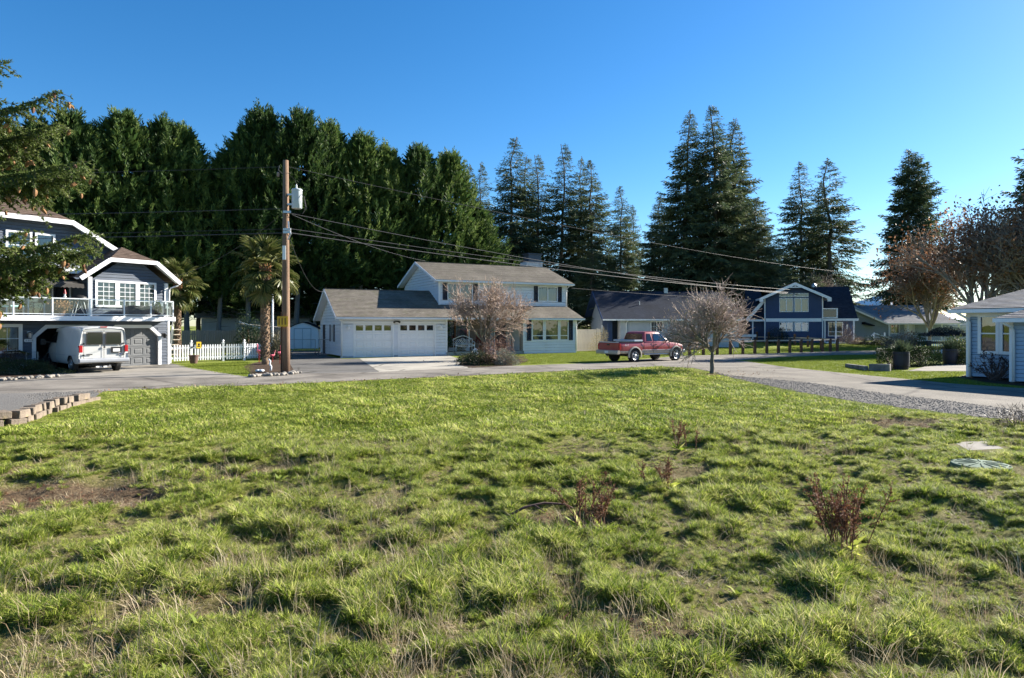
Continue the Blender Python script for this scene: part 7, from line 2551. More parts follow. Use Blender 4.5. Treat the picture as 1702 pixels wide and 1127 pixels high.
# ------------------------------------------------------------------ palms
def fan_frond(seed, R_=.62, pet=.75):
    g = np.random.default_rng(seed)
    P, Vv, Qq = [], [], []
    b = MB()
    b.tube([(0, 0, 0), (pet * .5, 0, .06), (pet, 0, .02)], [.02, .014, .012], 5)
    V0 = [v for v in b.v]
    n = 30
    V, Q, T = [], [], []
    for k in range(n):
        a = (k / (n - 1) - .5) * R(255)
        L = R_ * (1 - .22 * abs(a) / 2.2) * g.uniform(.9, 1.06)
        w = .030
        d = np.array([math.cos(a), math.sin(a), 0]); s = np.array([-math.sin(a), math.cos(a), 0])
        o = np.array([pet, 0, .02])
        cup = .10 + .05 * math.cos(a)
        pts = []
        for f, ww in ((.04, .25), (.5, 1.0), (.78, .7), (1.0, .06)):
            drp = -cup * f * f * L * 1.6 - (.25 * L * max(0, f - .7) * g.uniform(.5, 2.6))
            c = o + d * (f * L) + np.array([0, 0, drp])
            fold = .012 * (1 if k % 2 else -1)
            pts.append((c - s * w * ww + np.array([0, 0, fold]), c + s * w * ww - np.array([0, 0, fold])))
        tone = g.random()
        i0 = len(V)
        for p, q in pts: V += [p, q]; T += [tone, tone]
        for j in range(3): Q.append((i0 + 2 * j, i0 + 2 * j + 1, i0 + 2 * j + 3, i0 + 2 * j + 2))
    # petiole quads
    i0 = len(V)
    for v in b.v: V.append(np.array(v)); T.append(.9)
    for f in b.f:
        if len(f) == 4: Q.append(tuple(i0 + i for i in f))
    return np_mesh("frond", np.array(V), np.array(Q), L_PALM, np.array(T))
L_PALM = leaf_mat("palm_frond", (.035, .055, .012), (.085, .105, .028), (.17, .165, .06), .25, .4, rand=.45)
L_PALMD = leaf_mat("dry_palm_frond", (.16, .10, .04), (.26, .18, .08), (.36, .27, .13), .2, .6, rand=.3)
FROND = [fan_frond(600 + k) for k in range(4)]
def palm(x, y, H, lab, nf, s=1.0, tr=.15, seed=0):
    g = random.Random(seed)
    t = thing("fan_palm", lab, "palm tree", (x, y, 0))
    m = mat("palm_fibre", (.20, .135, .085), .95, .4, 7, .9, 18, stain=((.09, .055, .035), 4, .5, .7))
    b = MB()
    n = 26
    b.tube([(g.uniform(-.015, .015), g.uniform(-.015, .015), H * k / n - .1 * (k == 0)) for k in range(n + 1)], [tr * (1.0 + .12 * math.sin(k * 2.1) + .25 * max(0, (k / n - .75)) + (-.12 if k < 4 else 0)) for k in range(n + 1)], 14)
    # old leaf bases: shaggy stubs up the trunk
    k = 0; z = .3
    while z < H - .05:
        a = k * 2.4
        rr = tr * .95
        L = .09 + .16 * max(0, z / H - .75) * 2
        b.tube([(rr * math.cos(a), rr * math.sin(a), z), ((rr + .05) * math.cos(a), (rr + .05) * math.sin(a), z + L), ((rr + .025) * math.cos(a + .2), (rr + .025) * math.sin(a + .2), z + L + .06)], [.045, .03, .008], 4)
        z += .022; k += 1
    o = b.build("trunk", m, t)
    # russet fibre collar
    c = MB()
    for k in range(60):
        a = k * 2.4; z = H - .55 + .012 * k; rr = tr * 1.1
        c.tube([(rr * math.cos(a), rr * math.sin(a), z), ((rr + .1) * math.cos(a), (rr + .1) * math.sin(a), z + .2)], [.035, .006], 4)
    c.build("leaf_base", mat("russet_fibre", (.27, .12, .05), .9, .35, 7), t)
    for k in range(nf):
        f = k / (nf - 1)
        el = R(82 - 150 * f + g.uniform(-8, 8))
        az = k * 2.39996 + g.uniform(-.25, .25)
        zb = H + .1 - .35 * f
        r = Quaternion((0, 0, 1), az) @ Quaternion((0, 1, 0), -el)
        fr = link("frond", FROND[k % 4], t, (0.08 * math.cos(az), 0.08 * math.sin(az), zb))
        fr.rotation_mode = 'QUATERNION'
        fr.rotation_quaternion = r @ Quaternion((1, 0, 0), g.uniform(-.5, .5))
        sc = s * g.uniform(.85, 1.12)
        fr.scale = (sc, sc, sc)
    return t
palm(-12.75, 34.2, 5.0, "tall shaggy trunked fan palm standing in the bark bed beside the utility pole", 38, 1.32, .19, 1)
palm(-20.2, 40.0, 4.6, "slimmer fan palm rising behind the slate house's deck corner", 36, 1.2, .15, 2)
p_ = ground(-8, 618)
palm(p_[0], p_[1], .75, "young fan palm with low fronds at the left edge by the shrub bed", 18, 1.0, .13, 3)

# ------------------------------------------------------------------ shrubs and hedges
def leafy(name, label, cat, x, y, n, dims, lm, leaf=(.05, .1), wid=(.03, .06), seed=0, z=.0, twig=None, flat=.0, group=None, box=False, stemh=None):
    g = np.random.default_rng(seed)
    t = thing(name, label, cat, (x, y, z + (0.45 * float(sm(55, 65, np.array(y))))), 0, group)
    if box:
        P_ = g.uniform(-1, 1, (n, 3)); ax = g.integers(0, 3, n); sgn = g.choice([-1, 1], n)
        P_[np.arange(n), ax] = sgn * (1 - .12 * g.random(n))
        P_[:, 2] = np.abs(P_[:, 2]) if False else P_[:, 2]
        N = P_.copy()
        P_ = P_ * np.array([dims[0], dims[1], dims[2] / 2]) + np.array([0, 0, dims[2] / 2])
    else:
        u = unit(g.normal(size=(n, 3))); u[:, 2] = np.abs(u[:, 2])
        lump = 1 + .16 * np.sin(u[:, 0] * 5 + seed) + .12 * np.sin(u[:, 1] * 7 + 2 * seed) + .1 * np.sin(u[:, 2] * 9)
        rr = g.random(n) ** .28 * lump
        N = u
        P_ = u * rr[:, None] * np.array(dims)
    D_ = unit(N * .6 + g.normal(size=(n, 3)) * .7 + np.array([0, 0, .25]))
    V, Q = kites(P_, D_, side_of(D_, g), g.uniform(*leaf, n), g.uniform(*wid, n))
    tone = np.clip(vnoise(P_[:, 0] * 4 + seed, P_[:, 1] * 4 + P_[:, 2] * 3, seed) * .6 + .4 * g.random(n), 0, 1)
    link("foliage", np_mesh("foliage", V, Q, lm, np.repeat(tone, 4)), t)
    # woody stems
    m = 26
    a = g.uniform(0, 6.283, m)
    A = np.stack([np.cos(a) * .06, np.sin(a) * .06, np.zeros(m)], 1)
    e = unit(g.normal(size=(m, 3))); e[:, 2] = np.abs(e[:, 2]) + .3
    B = A + unit(e) * np.array(dims) * .8
    V, Q = prisms(A, B, np.full(m, .018), np.full(m, .004), 3)
    link("stems", np_mesh("stems", V, Q, twig or M_TWIG_B), t)
    return t
L_DK = leaf_mat("dark_shrub_leaf", (.018, .03, .012), (.04, .058, .02), (.08, .1, .035), .2)
L_RD = leaf_mat("reddish_twig_leaf", (.10, .05, .035), (.19, .105, .075), (.30, .19, .14), .2)
L_GY = leaf_mat("grey_green_leaf", (.10, .12, .085), (.19, .21, .16), (.32, .33, .27), .15)
L_BR = leaf_mat("dry_brown_leaf", (.09, .06, .04), (.17, .12, .08), (.28, .22, .16), .2)
L_HD = leaf_mat("hedge_leaf", (.018, .032, .010), (.035, .058, .016), (.062, .095, .028), .2)
L_OL = leaf_mat("olive_leaf", (.05, .06, .02), (.1, .11, .04), (.17, .17, .07), .25)
x, y = ground(818, 607)
leafy("red_shrub", "low arching shrub with reddish leafless shoots under the bare maple", "shrub", x + .2, y + .6, 5200, (1.35, 1.0, 1.25), L_RD, (.06, .18), (.008, .022), 1, twig=M_TWIG_R)
x, y = ground(795, 607)
leafy("dark_shrub", "dark spreading evergreen beneath the red shrub's left side", "shrub", x, y + .3, 4200, (1.1, .8, .62), L_DK, (.05, .1), (.02, .04), 2)
x, y = ground(840, 607.5)
leafy("lavender", "pale grey green lavender mound at the right of the red shrub", "shrub", x, y + .3, 3600, (.62, .55, .75), L_GY, (.06, .14), (.008, .02), 3)
x, y = ground(768, 601)
leafy("dark_shrub", "low dark evergreen spilling on the concrete drive's right edge", "shrub", x + .5, y, 2600, (.9, .7, .4), L_DK, (.05, .1), (.02, .04), 4)
x, y = ground(768, 588)
leafy("olive_shrub", "small yellow leaved shrub at the porch bench's foot", "shrub", x, y - 1.2, 900, (.45, .4, .55), leaf_mat("yellow_leaf", (.16, .13, .04), (.28, .22, .08), (.4, .33, .14), .3), (.05, .1), (.02, .04), 5)
x, y = ground(990, 582)
leafy("bleached_shrub", "straw coloured dry shrub beside the cedar fence behind the pickup's tail", "shrub", x, 51.8, 1600, (.75, .6, 1.6), leaf_mat("straw_leaf", (.2, .16, .08), (.34, .28, .15), (.46, .4, .24), .2), (.1, .24), (.01, .025), 6)
x, y = ground(1100, 577)
leafy("brown_shrub", "dry brown leaved shrub in front of the rambler's window", "shrub", x, 55.8, 4200, (1.7, 1.1, 1.9), L_BR, (.06, .13), (.03, .07), 7, z=.05)
leafy("twiggy_shrub", "grey leafless twiggy shrub right of the brown shrub by the rambler", "shrub", X_of(1128, 55), 55.3, 3600, (1.5, 1.0, 2.0), leaf_mat("grey_twig_tip", (.07, .055, .05), (.13, .105, .09), (.2, .165, .14), .1), (.14, .3), (.008, .018), 8, z=.05)
leafy("round_shrub", "dark clipped dome shrub against the navy house's lower windows", "shrub", X_of(1292, 62), 61.8, 5200, (1.35, 1.1, 1.35), leaf_mat("blackish_leaf", (.008, .013, .010), (.016, .026, .017), (.03, .045, .026), .1), (.05, .1), (.02, .045), 9)
leafy("vase_shrub", "tan vase shaped leafless shrub by the navy house's porch", "shrub", X_of(1409, 60.8), 60.8, 2200, (.75, .6, 1.75), L_BR, (.12, .3), (.008, .018), 10, z=.1)
for k, (px, d, w, h) in enumerate(((1428, 61.5, .8, .55), (1446, 61, 1.0, .7), (1464, 60.5, .9, .9), (1475, 60, .9, .8))):
    leafy("border_shrub", ["low grey shrub at the navy house's porch end", "second low shrub along the bungalow's border, mounded", "taller dark shrub along the bungalow's border", "dark shrub at the road bend in front of the bungalow's left wall"][k], "shrub", X_of(px, d), d, 1500, (w, .7, h), (L_BR, L_DK, L_DK, L_DK)[k], (.05, .12), (.02, .05), 20 + k)
# rhododendrons behind the dark rail fence
leafy("rhododendron", "large dark leaved shrub behind the rail fence, left of centre", "shrub", X_of(1500, 42), 42.2, 3600, (1.2, .9, 1.5), L_BR, (.08, .16), (.03, .06), 31)
leafy("rhododendron", "evergreen shrub behind the rail fence with pale leaf edges", "shrub", X_of(1527, 42), 42.4, 2600, (.9, .8, 1.25), L_DK, (.1, .2), (.03, .06), 32)
leafy("flat_topped_shrub", "flat topped dark shrub in front of the bungalow's porch", "shrub", X_of(1572, 49), 49.0, 5200, (1.9, 1.0, .55), leaf_mat("purplish_leaf", (.022, .018, .022), (.045, .04, .04), (.08, .07, .06), .15), (.08, .16), (.02, .04), 33, z=1.25)
leafy("laurel", "laurel bush filling the space between the right planter and the pale blue house", "shrub", X_of(1595, 34.5), 34.6, 2600, (.75, .7, 1.25), leaf_mat("laurel_leaf", (.03, .045, .015), (.06, .085, .03), (.14, .16, .07), .2), (.1, .17), (.04, .07), 34)
# clipped hedge in two lengths
x0, y0 = ground(1490, 613); x1, y1 = ground(1568, 606)
hd = leafy("clipped_hedge", "dark clipped box hedge end block left of the planter", "hedge", X_of(1487, 31), 31.2, 5200, (.5, .45, .92), L_HD, (.04, .08), (.025, .045), 41, box=True)
hd = leafy("clipped_hedge", "longer dark clipped hedge between the two barrel planters", "hedge", X_of(1537, 33), 33.2, 9000, (1.25, .4, .95), L_HD, (.04, .08), (.025, .045), 42, box=True)
hd.rotation_euler.z = R(38)
# hydrangea with dead heads by the pale blue house
def hydrangea():
    g = np.random.default_rng(61)
    x, y = ground(1637, 629); x -= .33; y -= 1.0
    t = thing("hydrangea", "leafless hydrangea with dark dead flower heads against the pale blue house", "shrub", (x, y, .02))
    A, B, a_, b_ = [], [], [], []
    heads = []
    for k in range(34):
        az = g.uniform(0, 6.283); e = g.uniform(.5, 1.35); L = g.uniform(.6, 1.05)
        p = np.array([g.normal(0, .08), g.normal(0, .08), 0]); d = np.array([math.cos(az) * math.cos(e), math.sin(az) * math.cos(e), math.sin(e)])
        for j in range(4):
            q = p + d * L / 4; A.append(p); B.append(q); a_.append(.021 - .003 * j); b_.append(.018 - .003 * j)
            d = unit((d + g.normal(0, .12, 3) + np.array([0, 0, .06]))[None])[0]; p = q
            if j > 0:
                s = unit(g.normal(size=(1, 3)))[0] * .16; A.append(p); B.append(p + s + d * .1); a_.append(.006); b_.append(.003)
        if g.random() < .6: heads.append(p)
    V, Q = prisms(A, B, a_, b_, 4)
    link("stems", np_mesh("stems", V, Q, mat("hydrangea_stem", (.10, .07, .06), .85, .3, 4)), t)
    P_, D_ = [], []
    for h in heads:
        P_.append(h + g.normal(0, .05, (26, 3))); D_.append(unit(g.normal(size=(26, 3))))
    P_ = np.concatenate(P_); D_ = np.concatenate(D_)
    V, Q = kites(P_, D_, side_of(D_, g), np.full(len(P_), .06), np.full(len(P_), .05))
    link("flower_head", np_mesh("flower_head", V, Q, leaf_mat("dead_flower", (.025, .015, .018), (.05, .03, .032), (.09, .055, .05), .2), np.repeat(g.random(len(P_)), 4)), t)
hydrangea()
# hedge shrub by the big palm and left bed planting
x, y = ground(460, 597)
leafy("variegated_shrub", "tan tipped shrub behind the utility pole and flagpole", "shrub", x + .2, y - .4, 3000, (.8, .6, 1.55), leaf_mat("variegated_leaf", (.06, .06, .03), (.16, .14, .08), (.32, .27, .17), .2), (.06, .12), (.025, .05), 51)
x, y = ground(30, 622)
leafy("spreading_juniper", "low dark juniper carpeting the bed at the left edge", "shrub", x, y + .2, 6500, (2.0, 1.0, .5), L_DK, (.06, .14), (.012, .03), 52)
x, y = ground(-40, 622)
leafy("bed_shrub", "reddish dark shrub below the young palm at the left edge", "shrub", x + .6, y + .8, 3000, (1.1, .8, 1.0), leaf_mat("red_brown_leaf", (.04, .02, .014), (.08, .045, .03), (.13, .08, .05), .2), (.05, .12), (.015, .035), 53)
x, y = ground(95, 628)
leafy("dark_shrub", "dark evergreen in the backyard between the two palms", "shrub", -17.6, 45.0, 4200, (1.5, 1.0, 2.6), leaf_mat("backyard_leaf", (.012, .026, .010), (.025, .05, .018), (.05, .09, .03), .2), (.08, .16), (.03, .06), 54)
x, y = ground(1690, 712)
leafy("dry_weed_clump", "dark leafless weed clump at the gravel's edge at the right border", "weed clump", x + .05, y, 480, (.5, .45, .42), leaf_mat("dark_weed", (.03, .022, .02), (.06, .045, .04), (.1, .08, .06), .1), (.08, .2), (.006, .014), 55)
# far hill in the gap, distance haze painted into its pale blue
def far_hill():
    b = MB()
    pts = [(-900, 0), (-500, 60), (-200, 120), (0, 190), (150, 235), (260, 200), (420, 150), (700, 60), (1000, 0)]
    n = len(pts)
    for k in range(n - 1):
        (xa, za), (xb, zb) = pts[k], pts[k + 1]
        b.face([(xa, 0, -20), (xb, 0, -20), (xb, 260, zb), (xa, 260, za)])
        b.face([(xb, 520, -20), (xa, 520, -20), (xa, 260, za), (xb, 260, zb)])
    o = b.build("hills", mat("hazy_hillside", (.55, .6, .68), .9, .3, .01), None, loc=(2560, 4600, 0))
    tag(o, kind="structure")
far_hill()
# ------------------------------------------------------------------ grass
L_GRASS = leaf_mat("meadow_grass", (.050, .088, .012), (.205, .285, .028), (.52, .56, .115), .42, .65, wscale=.55, rand=.55, hue2=(.58, .55, .22))
L_STRAW = leaf_mat("dry_straw", (.17, .115, .062), (.32, .245, .15), (.54, .46, .31), .25, .6, rand=.5)
L_LAWN = leaf_mat("lawn_grass", (.12, .165, .02), (.20, .25, .035), (.28, .31, .055), .35, .7, wscale=.5, rand=.4)
L_DEADS = leaf_mat("dock_seed", (.09, .038, .022), (.16, .072, .04), (.26, .125, .07), .25, .7, rand=.3)

GP = bpy.data.collections.new("grass_tufts")
def tuft(name, nb, rad, h, w, seed, m, lean=(.15, .9), bend=.6, straws=0):
    g = np.random.default_rng(seed)
    r = rad * np.sqrt(g.random(nb)); a = g.uniform(0, 6.283, nb)
    base = np.stack([r * np.cos(a), r * np.sin(a), np.full(nb, -.015)], 1)
    az = a + g.normal(0, .9, nb)
    le = g.uniform(*lean, nb) * (.5 + .6 * r / rad)
    L = h * g.uniform(.45, 1.1, nb)
    out = np.stack([np.cos(az), np.sin(az), np.zeros(nb)], 1); up = np.array([0, 0, 1.0])
    d0 = unit(out * np.sin(le)[:, None] + up * np.cos(le)[:, None])
    le2 = le + bend * g.uniform(.3, 1.5, nb)
    d1 = unit(out * np.sin(le2)[:, None] + up * np.cos(le2)[:, None])
    tw = g.normal(0, .6, nb)
    sd = unit(np.stack([-np.sin(az + tw), np.cos(az + tw), np.zeros(nb)], 1))
    W = w * g.uniform(.6, 1.3, nb)
    p0 = base; p1 = base + d0 * (L * .5)[:, None]; p2 = p1 + d1 * (L * .5)[:, None]
    V = np.stack([p0 - sd * W[:, None] * .35, p0 + sd * W[:, None] * .35, p1 + sd * W[:, None] * .5, p1 - sd * W[:, None] * .5, p2 + sd * W[:, None] * .06, p2 - sd * W[:, None] * .06], 1).reshape(-1, 3)
    i = np.arange(nb)[:, None] * 6
    Q = np.concatenate([i + np.array([[0, 1, 2, 3]]), i + np.array([[3, 2, 4, 5]])], 0)
    T = np.repeat(g.random(nb), 6)
    me = np_mesh(name, V, Q, m, T)
    if straws:
        me.materials.append(L_STRAW)
        k = int(nb * straws)
        mi = np.zeros(len(Q), np.int32); mi[:k] = 1; mi[nb:nb + k] = 1
        me.polygons.foreach_set("material_index", mi)
    o = bpy.data.objects.new(name, me)
    GP.objects.link(o)
    return o
tuft("a0_tuft", 95, .075, .165, .0068, 1, L_GRASS, (.1, .8), .8, .07)
tuft("a1_tuft", 85, .07, .15, .0072, 2, L_GRASS, (.15, 1.0), .9, .10)
tuft("a2_tuft", 110, .10, .125, .0068, 3, L_GRASS, (.2, 1.1), .9, .12)
tuft("a3_tuft", 75, .065, .22, .0078, 4, L_GRASS, (.1, .7), .8, .06)
tuft("b0_turf", 110, .16, .06, .006, 5, L_GRASS, (.2, 1.1), .7, .05)
tuft("b1_turf", 100, .17, .045, .0065, 6, L_GRASS, (.3, 1.2), .6, .04)
tuft("c0_straw", 16, .10, .33, .0035, 7, L_STRAW, (.05, .55), .5)
tuft("c1_straw", 26, .16, .16, .005, 8, L_STRAW, (.6, 1.5), .5)
tuft("d0_lawn", 80, .22, .055, .016, 9, L_LAWN, (.2, 1.0), .5)
tuft("d1_lawn", 70, .22, .045, .016, 10, L_LAWN, (.2, 1.1), .5)
tuft("f0_rosette", 9, .05, .11, .05, 12, L_LAWN, (.8, 1.35), .25)
tuft("e0_litter", 14, .14, .10, .012, 11, L_DEADS, (1.0, 1.6), .3)

_pb = rock_mesh("g0_pebble", mat("pebble_grey", (.17, .16, .15), .9, .5, 3), 5, (1, .85, .6), 1)
GP.objects.link(bpy.data.objects.new("g0_pebble", _pb))

def scatter(name, P, rot, scl, idx):
    """points carrying rotation, size and kind; geometry nodes put the tufts on them"""
    me = bpy.data.meshes.new(name)
    me.vertices.add(len(P)); me.vertices.foreach_set("co", P.astype(np.float32).ravel())
    for nm, ty, arr in (("rot", 'FLOAT_VECTOR', rot), ("scl", 'FLOAT_VECTOR', scl)):
        a = me.attributes.new(nm, ty, 'POINT'); a.data.foreach_set("vector", arr.astype(np.float32).ravel())
    a = me.attributes.new("idx", 'INT', 'POINT'); a.data.foreach_set("value", idx.astype(np.int32))
    o = link(name, me)
    ng = bpy.data.node_groups.new(name, 'GeometryNodeTree')
    ng.interface.new_socket("Geometry", in_out='INPUT', socket_type='NodeSocketGeometry')
    ng.interface.new_socket("Geometry", in_out='OUTPUT', socket_type='NodeSocketGeometry')
    N = ng.nodes; Lk = ng.links
    gi = N.new("NodeGroupInput"); go = N.new("NodeGroupOutput")
    ip = N.new("GeometryNodeInstanceOnPoints"); ci = N.new("GeometryNodeCollectionInfo")
    ci.inputs["Collection"].default_value = GP
    ci.inputs["Separate Children"].default_value = True
    ci.inputs["Reset Children"].default_value = True
    def at(nm, ty):
        n = N.new("GeometryNodeInputNamedAttribute"); n.data_type = ty; n.inputs["Name"].default_value = nm
        return n.outputs["Attribute"]
    Lk.new(gi.outputs[0], ip.inputs["Points"]); Lk.new(ci.outputs[0], ip.inputs["Instance"])
    ip.inputs["Pick Instance"].default_value = True
    Lk.new(at("idx", 'INT'), ip.inputs["Instance Index"])
    e2r = N.new("FunctionNodeEulerToRotation"); Lk.new(at("rot", 'FLOAT_VECTOR'), e2r.inputs[0])
    Lk.new(e2r.outputs[0], ip.inputs["Rotation"])
    Lk.new(at("scl", 'FLOAT_VECTOR'), ip.inputs["Scale"])
    Lk.new(ip.outputs[0], go.inputs[0])
    md = o.modifiers.new("tufts", 'NODES'); md.node_group = ng
    return o

def field_grass():
    g = np.random.default_rng(77)
    XY = []
    for y0, y1, den in ((2.2, 6, 640), (6, 10, 400), (10, 15, 180), (15, 21, 70), (21, 31, 40)):
        A = (y1 - y0) * 2 * (.82 * y1 + 1.2)
        n = int(A * den)
        y = g.uniform(y0, y1, n); x = g.uniform(-1, 1, n) * (.82 * y1 + 1.2)
        k = (np.abs(x) < .82 * y + 1.2)
        XY.append(np.stack([x[k], y[k]], 1))
    XY = np.concatenate(XY)
    x, y = XY[:, 0], XY[:, 1]
    ins = in_poly(x, y, FIELD)
    x, y = x[ins], y[ins]
    bd = bare(x, y); mw = mown(x, y); tk = tussock(x, y)
    hole = np.hypot((x - 6.55) / .5, (y - 8.85) / .85) < 1.0
    hole |= np.hypot((x - 7.4) / .55, (y - 10.4) / .5) < 1.0
    u = g.random(len(x))
    keep = (u > bd * .93) & (u < np.maximum(mw * .95, .48 + .7 * tk)) & ~hole
    x, y, bd, mw, tk = x[keep], y[keep], bd[keep], mw[keep], tk[keep]
    n = len(x)
    d = poly_dist(x, y, FIELD)
    idx = np.where(mw > .55 + .3 * g.random(n) - .15, g.choice([4, 5], n), g.choice([0, 1, 2, 3], n, p=[.32, .26, .28, .14]))
    big = vnoise(x * .8, y * .8, 31)
    s = np.where(idx < 4, .46 * (.5 + .6 * tk) * (.62 + .7 * big) * g.uniform(.7, 1.3, n), (.8 + .9 * big * tk) * g.uniform(.8, 1.4, n))
    # ragged longer tufts out in the short grass
    lng = (mw > .5) & (g.random(n) < .10 * sm(.45, .8, vnoise(x * .7, y * .7, 44)) + .012)
    idx = np.where(lng, 2, idx); s = np.where(lng, .55 * g.uniform(.6, 1.2, n), s)
    s = s * np.where(y < 3.4, .85, 1.0)
    s = s * (.45 + .55 * sm(0, 1.6, d))
    wide = 1.0 + .3 * sm(3, 9, y) + .6 * sm(9, 24, y)
    scl = np.stack([s * wide, s * wide, s], 1)
    z = gz(x, y)
    P = np.stack([x, y, z], 1)
    rot = np.stack([g.normal(0, .12, n), g.normal(0, .12, n), g.uniform(0, 6.283, n)], 1)
    parts = [(P, rot, scl, idx)]
    # straw: upright stalks in drifts, flattened thatch round the bare spots
    n2 = 16000
    y = 2.3 + 13 * g.random(n2) ** 1.6; x = g.uniform(-1, 1, n2) * (.82 * y + 1)
    dr = sm(.42, .75, vnoise(x * .6 + 9, y * .6, 51)) * .65 + .9 * sm(1.4, 0, np.hypot((x + 1.9) / 1.7, (y - 6.0) / 1.6)) + .7 * sm(1.2, 0, np.hypot((x + 1.6) / 2.4, (y - 3.9) / 1.5))
    th = sm(.12, .6, bare(x, y)) * sm(1.0, .6, bare(x, y))
    u = g.random(n2)
    up = (u < dr * .17) & in_poly(x, y, FIELD) & (mown(x, y) < .7)
    gap = (1 - tussock(x, y)) * (1 - mown(x, y))
    fl = (u > 1 - th * 1.0 - .30 * gap - .02) & ~up & in_poly(x, y, FIELD)
    for mk, k, lo, hi in ((up, 6, .55, 1.25), (fl, 7, .6, 1.3)):
        xx, yy = x[mk], y[mk]; m = len(xx)
        s = g.uniform(lo, hi, m) * (.62 if k == 7 else .8)
        parts.append((np.stack([xx, yy, gz(xx, yy)], 1), np.stack([g.normal(0, .2, m), g.normal(0, .2, m), g.uniform(0, 6.283, m)], 1), np.stack([s, s, s], 1), np.full(m, k)))
    # broad leaved rosettes
    m = 420
    yy = 2.4 + 12 * g.random(m) ** 1.4; xx = g.uniform(-1, 1, m) * (.82 * yy + 1)
    ok = in_poly(xx, yy, FIELD); xx, yy = xx[ok], yy[ok]; m = len(xx); s2 = g.uniform(.35, .8, m)
    parts.append((np.stack([xx, yy, gz(xx, yy) + .02], 1), np.stack([g.normal(0, .1, m), g.normal(0, .1, m), g.uniform(0, 6.283, m)], 1), np.stack([s2, s2, s2], 1), np.full(m, 11)))
    # brown leaf litter on the bare patches
    for bx, by, rx, ry, st in BARE:
        m = int(160 * rx * ry * st) + 10
        xx = bx + rx * g.normal(0, .5, m); yy = by + ry * g.normal(0, .5, m)
        s = g.uniform(.4, 1.0, m)
        parts.append((np.stack([xx, yy, gz(xx, yy)], 1), np.stack([g.normal(0, .1, m), g.normal(0, .1, m), g.uniform(0, 6.283, m)], 1), np.stack([s, s, s * .6], 1), np.full(m, 10)))
    cat = [np.concatenate([p[k] for p in parts]) for k in range(4)]
    o = scatter("field_grass", *cat)
    tag(o, "rough tussocky meadow grass covering the open lot", None, None, "stuff")
field_grass()

def lawns():
    g = np.random.default_rng(88)
    polys = [G((800, 610), (850, 606.5), (1000, 601.5), (1120, 591), (1128, 588), (1128, 580), (957, 583.5), (880, 587), (845, 588)),
             G((1128, 591), (1260, 587.5), (1392, 583), (1476, 582)) + [(40, 63), (26, 63.5), (24, 58.2), (9, 57.7), (8, 54.5)],
             G((296, 606.2), (314.5, 611.2), (419, 627), (414, 606.5), (405, 601)),
             G((1240, 600.5), (1300, 595), (1390, 591), (1470, 590), (1478, 602), (1440, 607), (1500, 618), (1610, 618), (1586, 626), (1640, 638), (1702, 644), (1702, 645), (1583, 637), (1450, 624), (1318, 611))]
    XS, YS = [], []
    for k, p in enumerate(polys):
        q = np.array(p)
        lo, hi = q.min(0), q.max(0)
        n = int((hi[0] - lo[0]) * (hi[1] - lo[1]) * (26, 14, 40, 26)[k])
        x = g.uniform(lo[0], hi[0], n); y = g.uniform(lo[1], hi[1], n)
        ok = in_poly(x, y, p)
        XS.append(x[ok]); YS.append(y[ok])
    x = np.concatenate(XS); y = np.concatenate(YS); n = len(x)
    s = g.uniform(.9, 1.5, n)
    o = scatter("lawn_grass", np.stack([x, y, gz(x, y)], 1), np.stack([np.zeros(n), np.zeros(n), g.uniform(0, 6.283, n)], 1), np.stack([s, s, s * g.uniform(.7, 1.2, n)], 1), g.choice([8, 9], n))
    tag(o, "short mown lawn grass round the houses and on the island", None, None, "stuff")
lawns()

# ------------------------------------------------------------------ dock plants and single weeds in the lot
def dock(px, py, zt, lab, ns, h, seed):
    g = np.random.default_rng(seed)
    x, y = ground(px, py, .1)
    t = thing("dock_plant", lab, "weed", (x, y, gz1(x, y)), 0, "dead dock stalks in the lot")
    A, B, a_, b_, P_, D_, L_, W_ = [], [], [], [], [], [], [], []
    for k in range(ns):
        p = np.array([g.normal(0, .10), g.normal(0, .08), 0]); d = unit(np.array([[g.normal(0, .22), g.normal(0, .22), 1]]))[0]
        H = h * g.uniform(.55, 1.05)
        for j in range(6):
            q = p + d * H / 6; A.append(p); B.append(q); a_.append(.005); b_.append(.0045)
            if j >= 2:
                for r in range(3):
                    s = unit((d + g.normal(0, .45, 3))[None])[0]; Ls = g.uniform(.05, .14)
                    A.append(q); B.append(q + s * Ls); a_.append(.0025); b_.append(.002)
                    m = 9; f = g.random(m)[:, None]
                    P_.append(q + s * Ls * f + g.normal(0, .006, (m, 3))); D_.append(unit(g.normal(size=(m, 3)))); L_.append(g.uniform(.012, .024, m)); W_.append(g.uniform(.010, .018, m))
            d = unit((d + g.normal(0, .06, 3))[None])[0]; p = q
    V, Q = prisms(A, B, a_, b_, 4); link("stalks", np_mesh("stalks", V, Q, mat("dock_stalk", (.12, .055, .03), .85, .3, 5)), t)
    P_ = np.concatenate(P_); D_ = np.concatenate(D_); n = len(P_)
    V, Q = kites(P_, D_, side_of(D_, g), np.concatenate(L_), np.concatenate(W_)); sh = link("seed_heads", np_mesh("seed_heads", V, Q, L_DEADS, np.repeat(g.random(n), 4)), t); sh["kind"] = "stuff"
    n = 14
    a = g.uniform(0, 6.283, n); e = g.uniform(.1, .8, n)
    D2 = np.stack([np.cos(a) * np.cos(e), np.sin(a) * np.cos(e), np.sin(e)], 1)
    V, Q = kites(np.zeros((n, 3)), D2, side_of(D2, g), g.uniform(.12, .26, n), g.uniform(.03, .06, n)); link("basal_leaves", np_mesh("basal_leaves", V, Q, L_GRASS, np.repeat(g.random(n), 4)), t)
dock(1405, 905, 0, "big cluster of dark red dock stalks in the right foreground", 24, .56, 1)
dock(968, 862, 0, "rusty dock stalks above the bare brown patch in the middle", 9, .58, 2)
dock(1128, 742, 0, "small brown dock stalks in the mid lot below the cherry tree", 7, .48, 3)
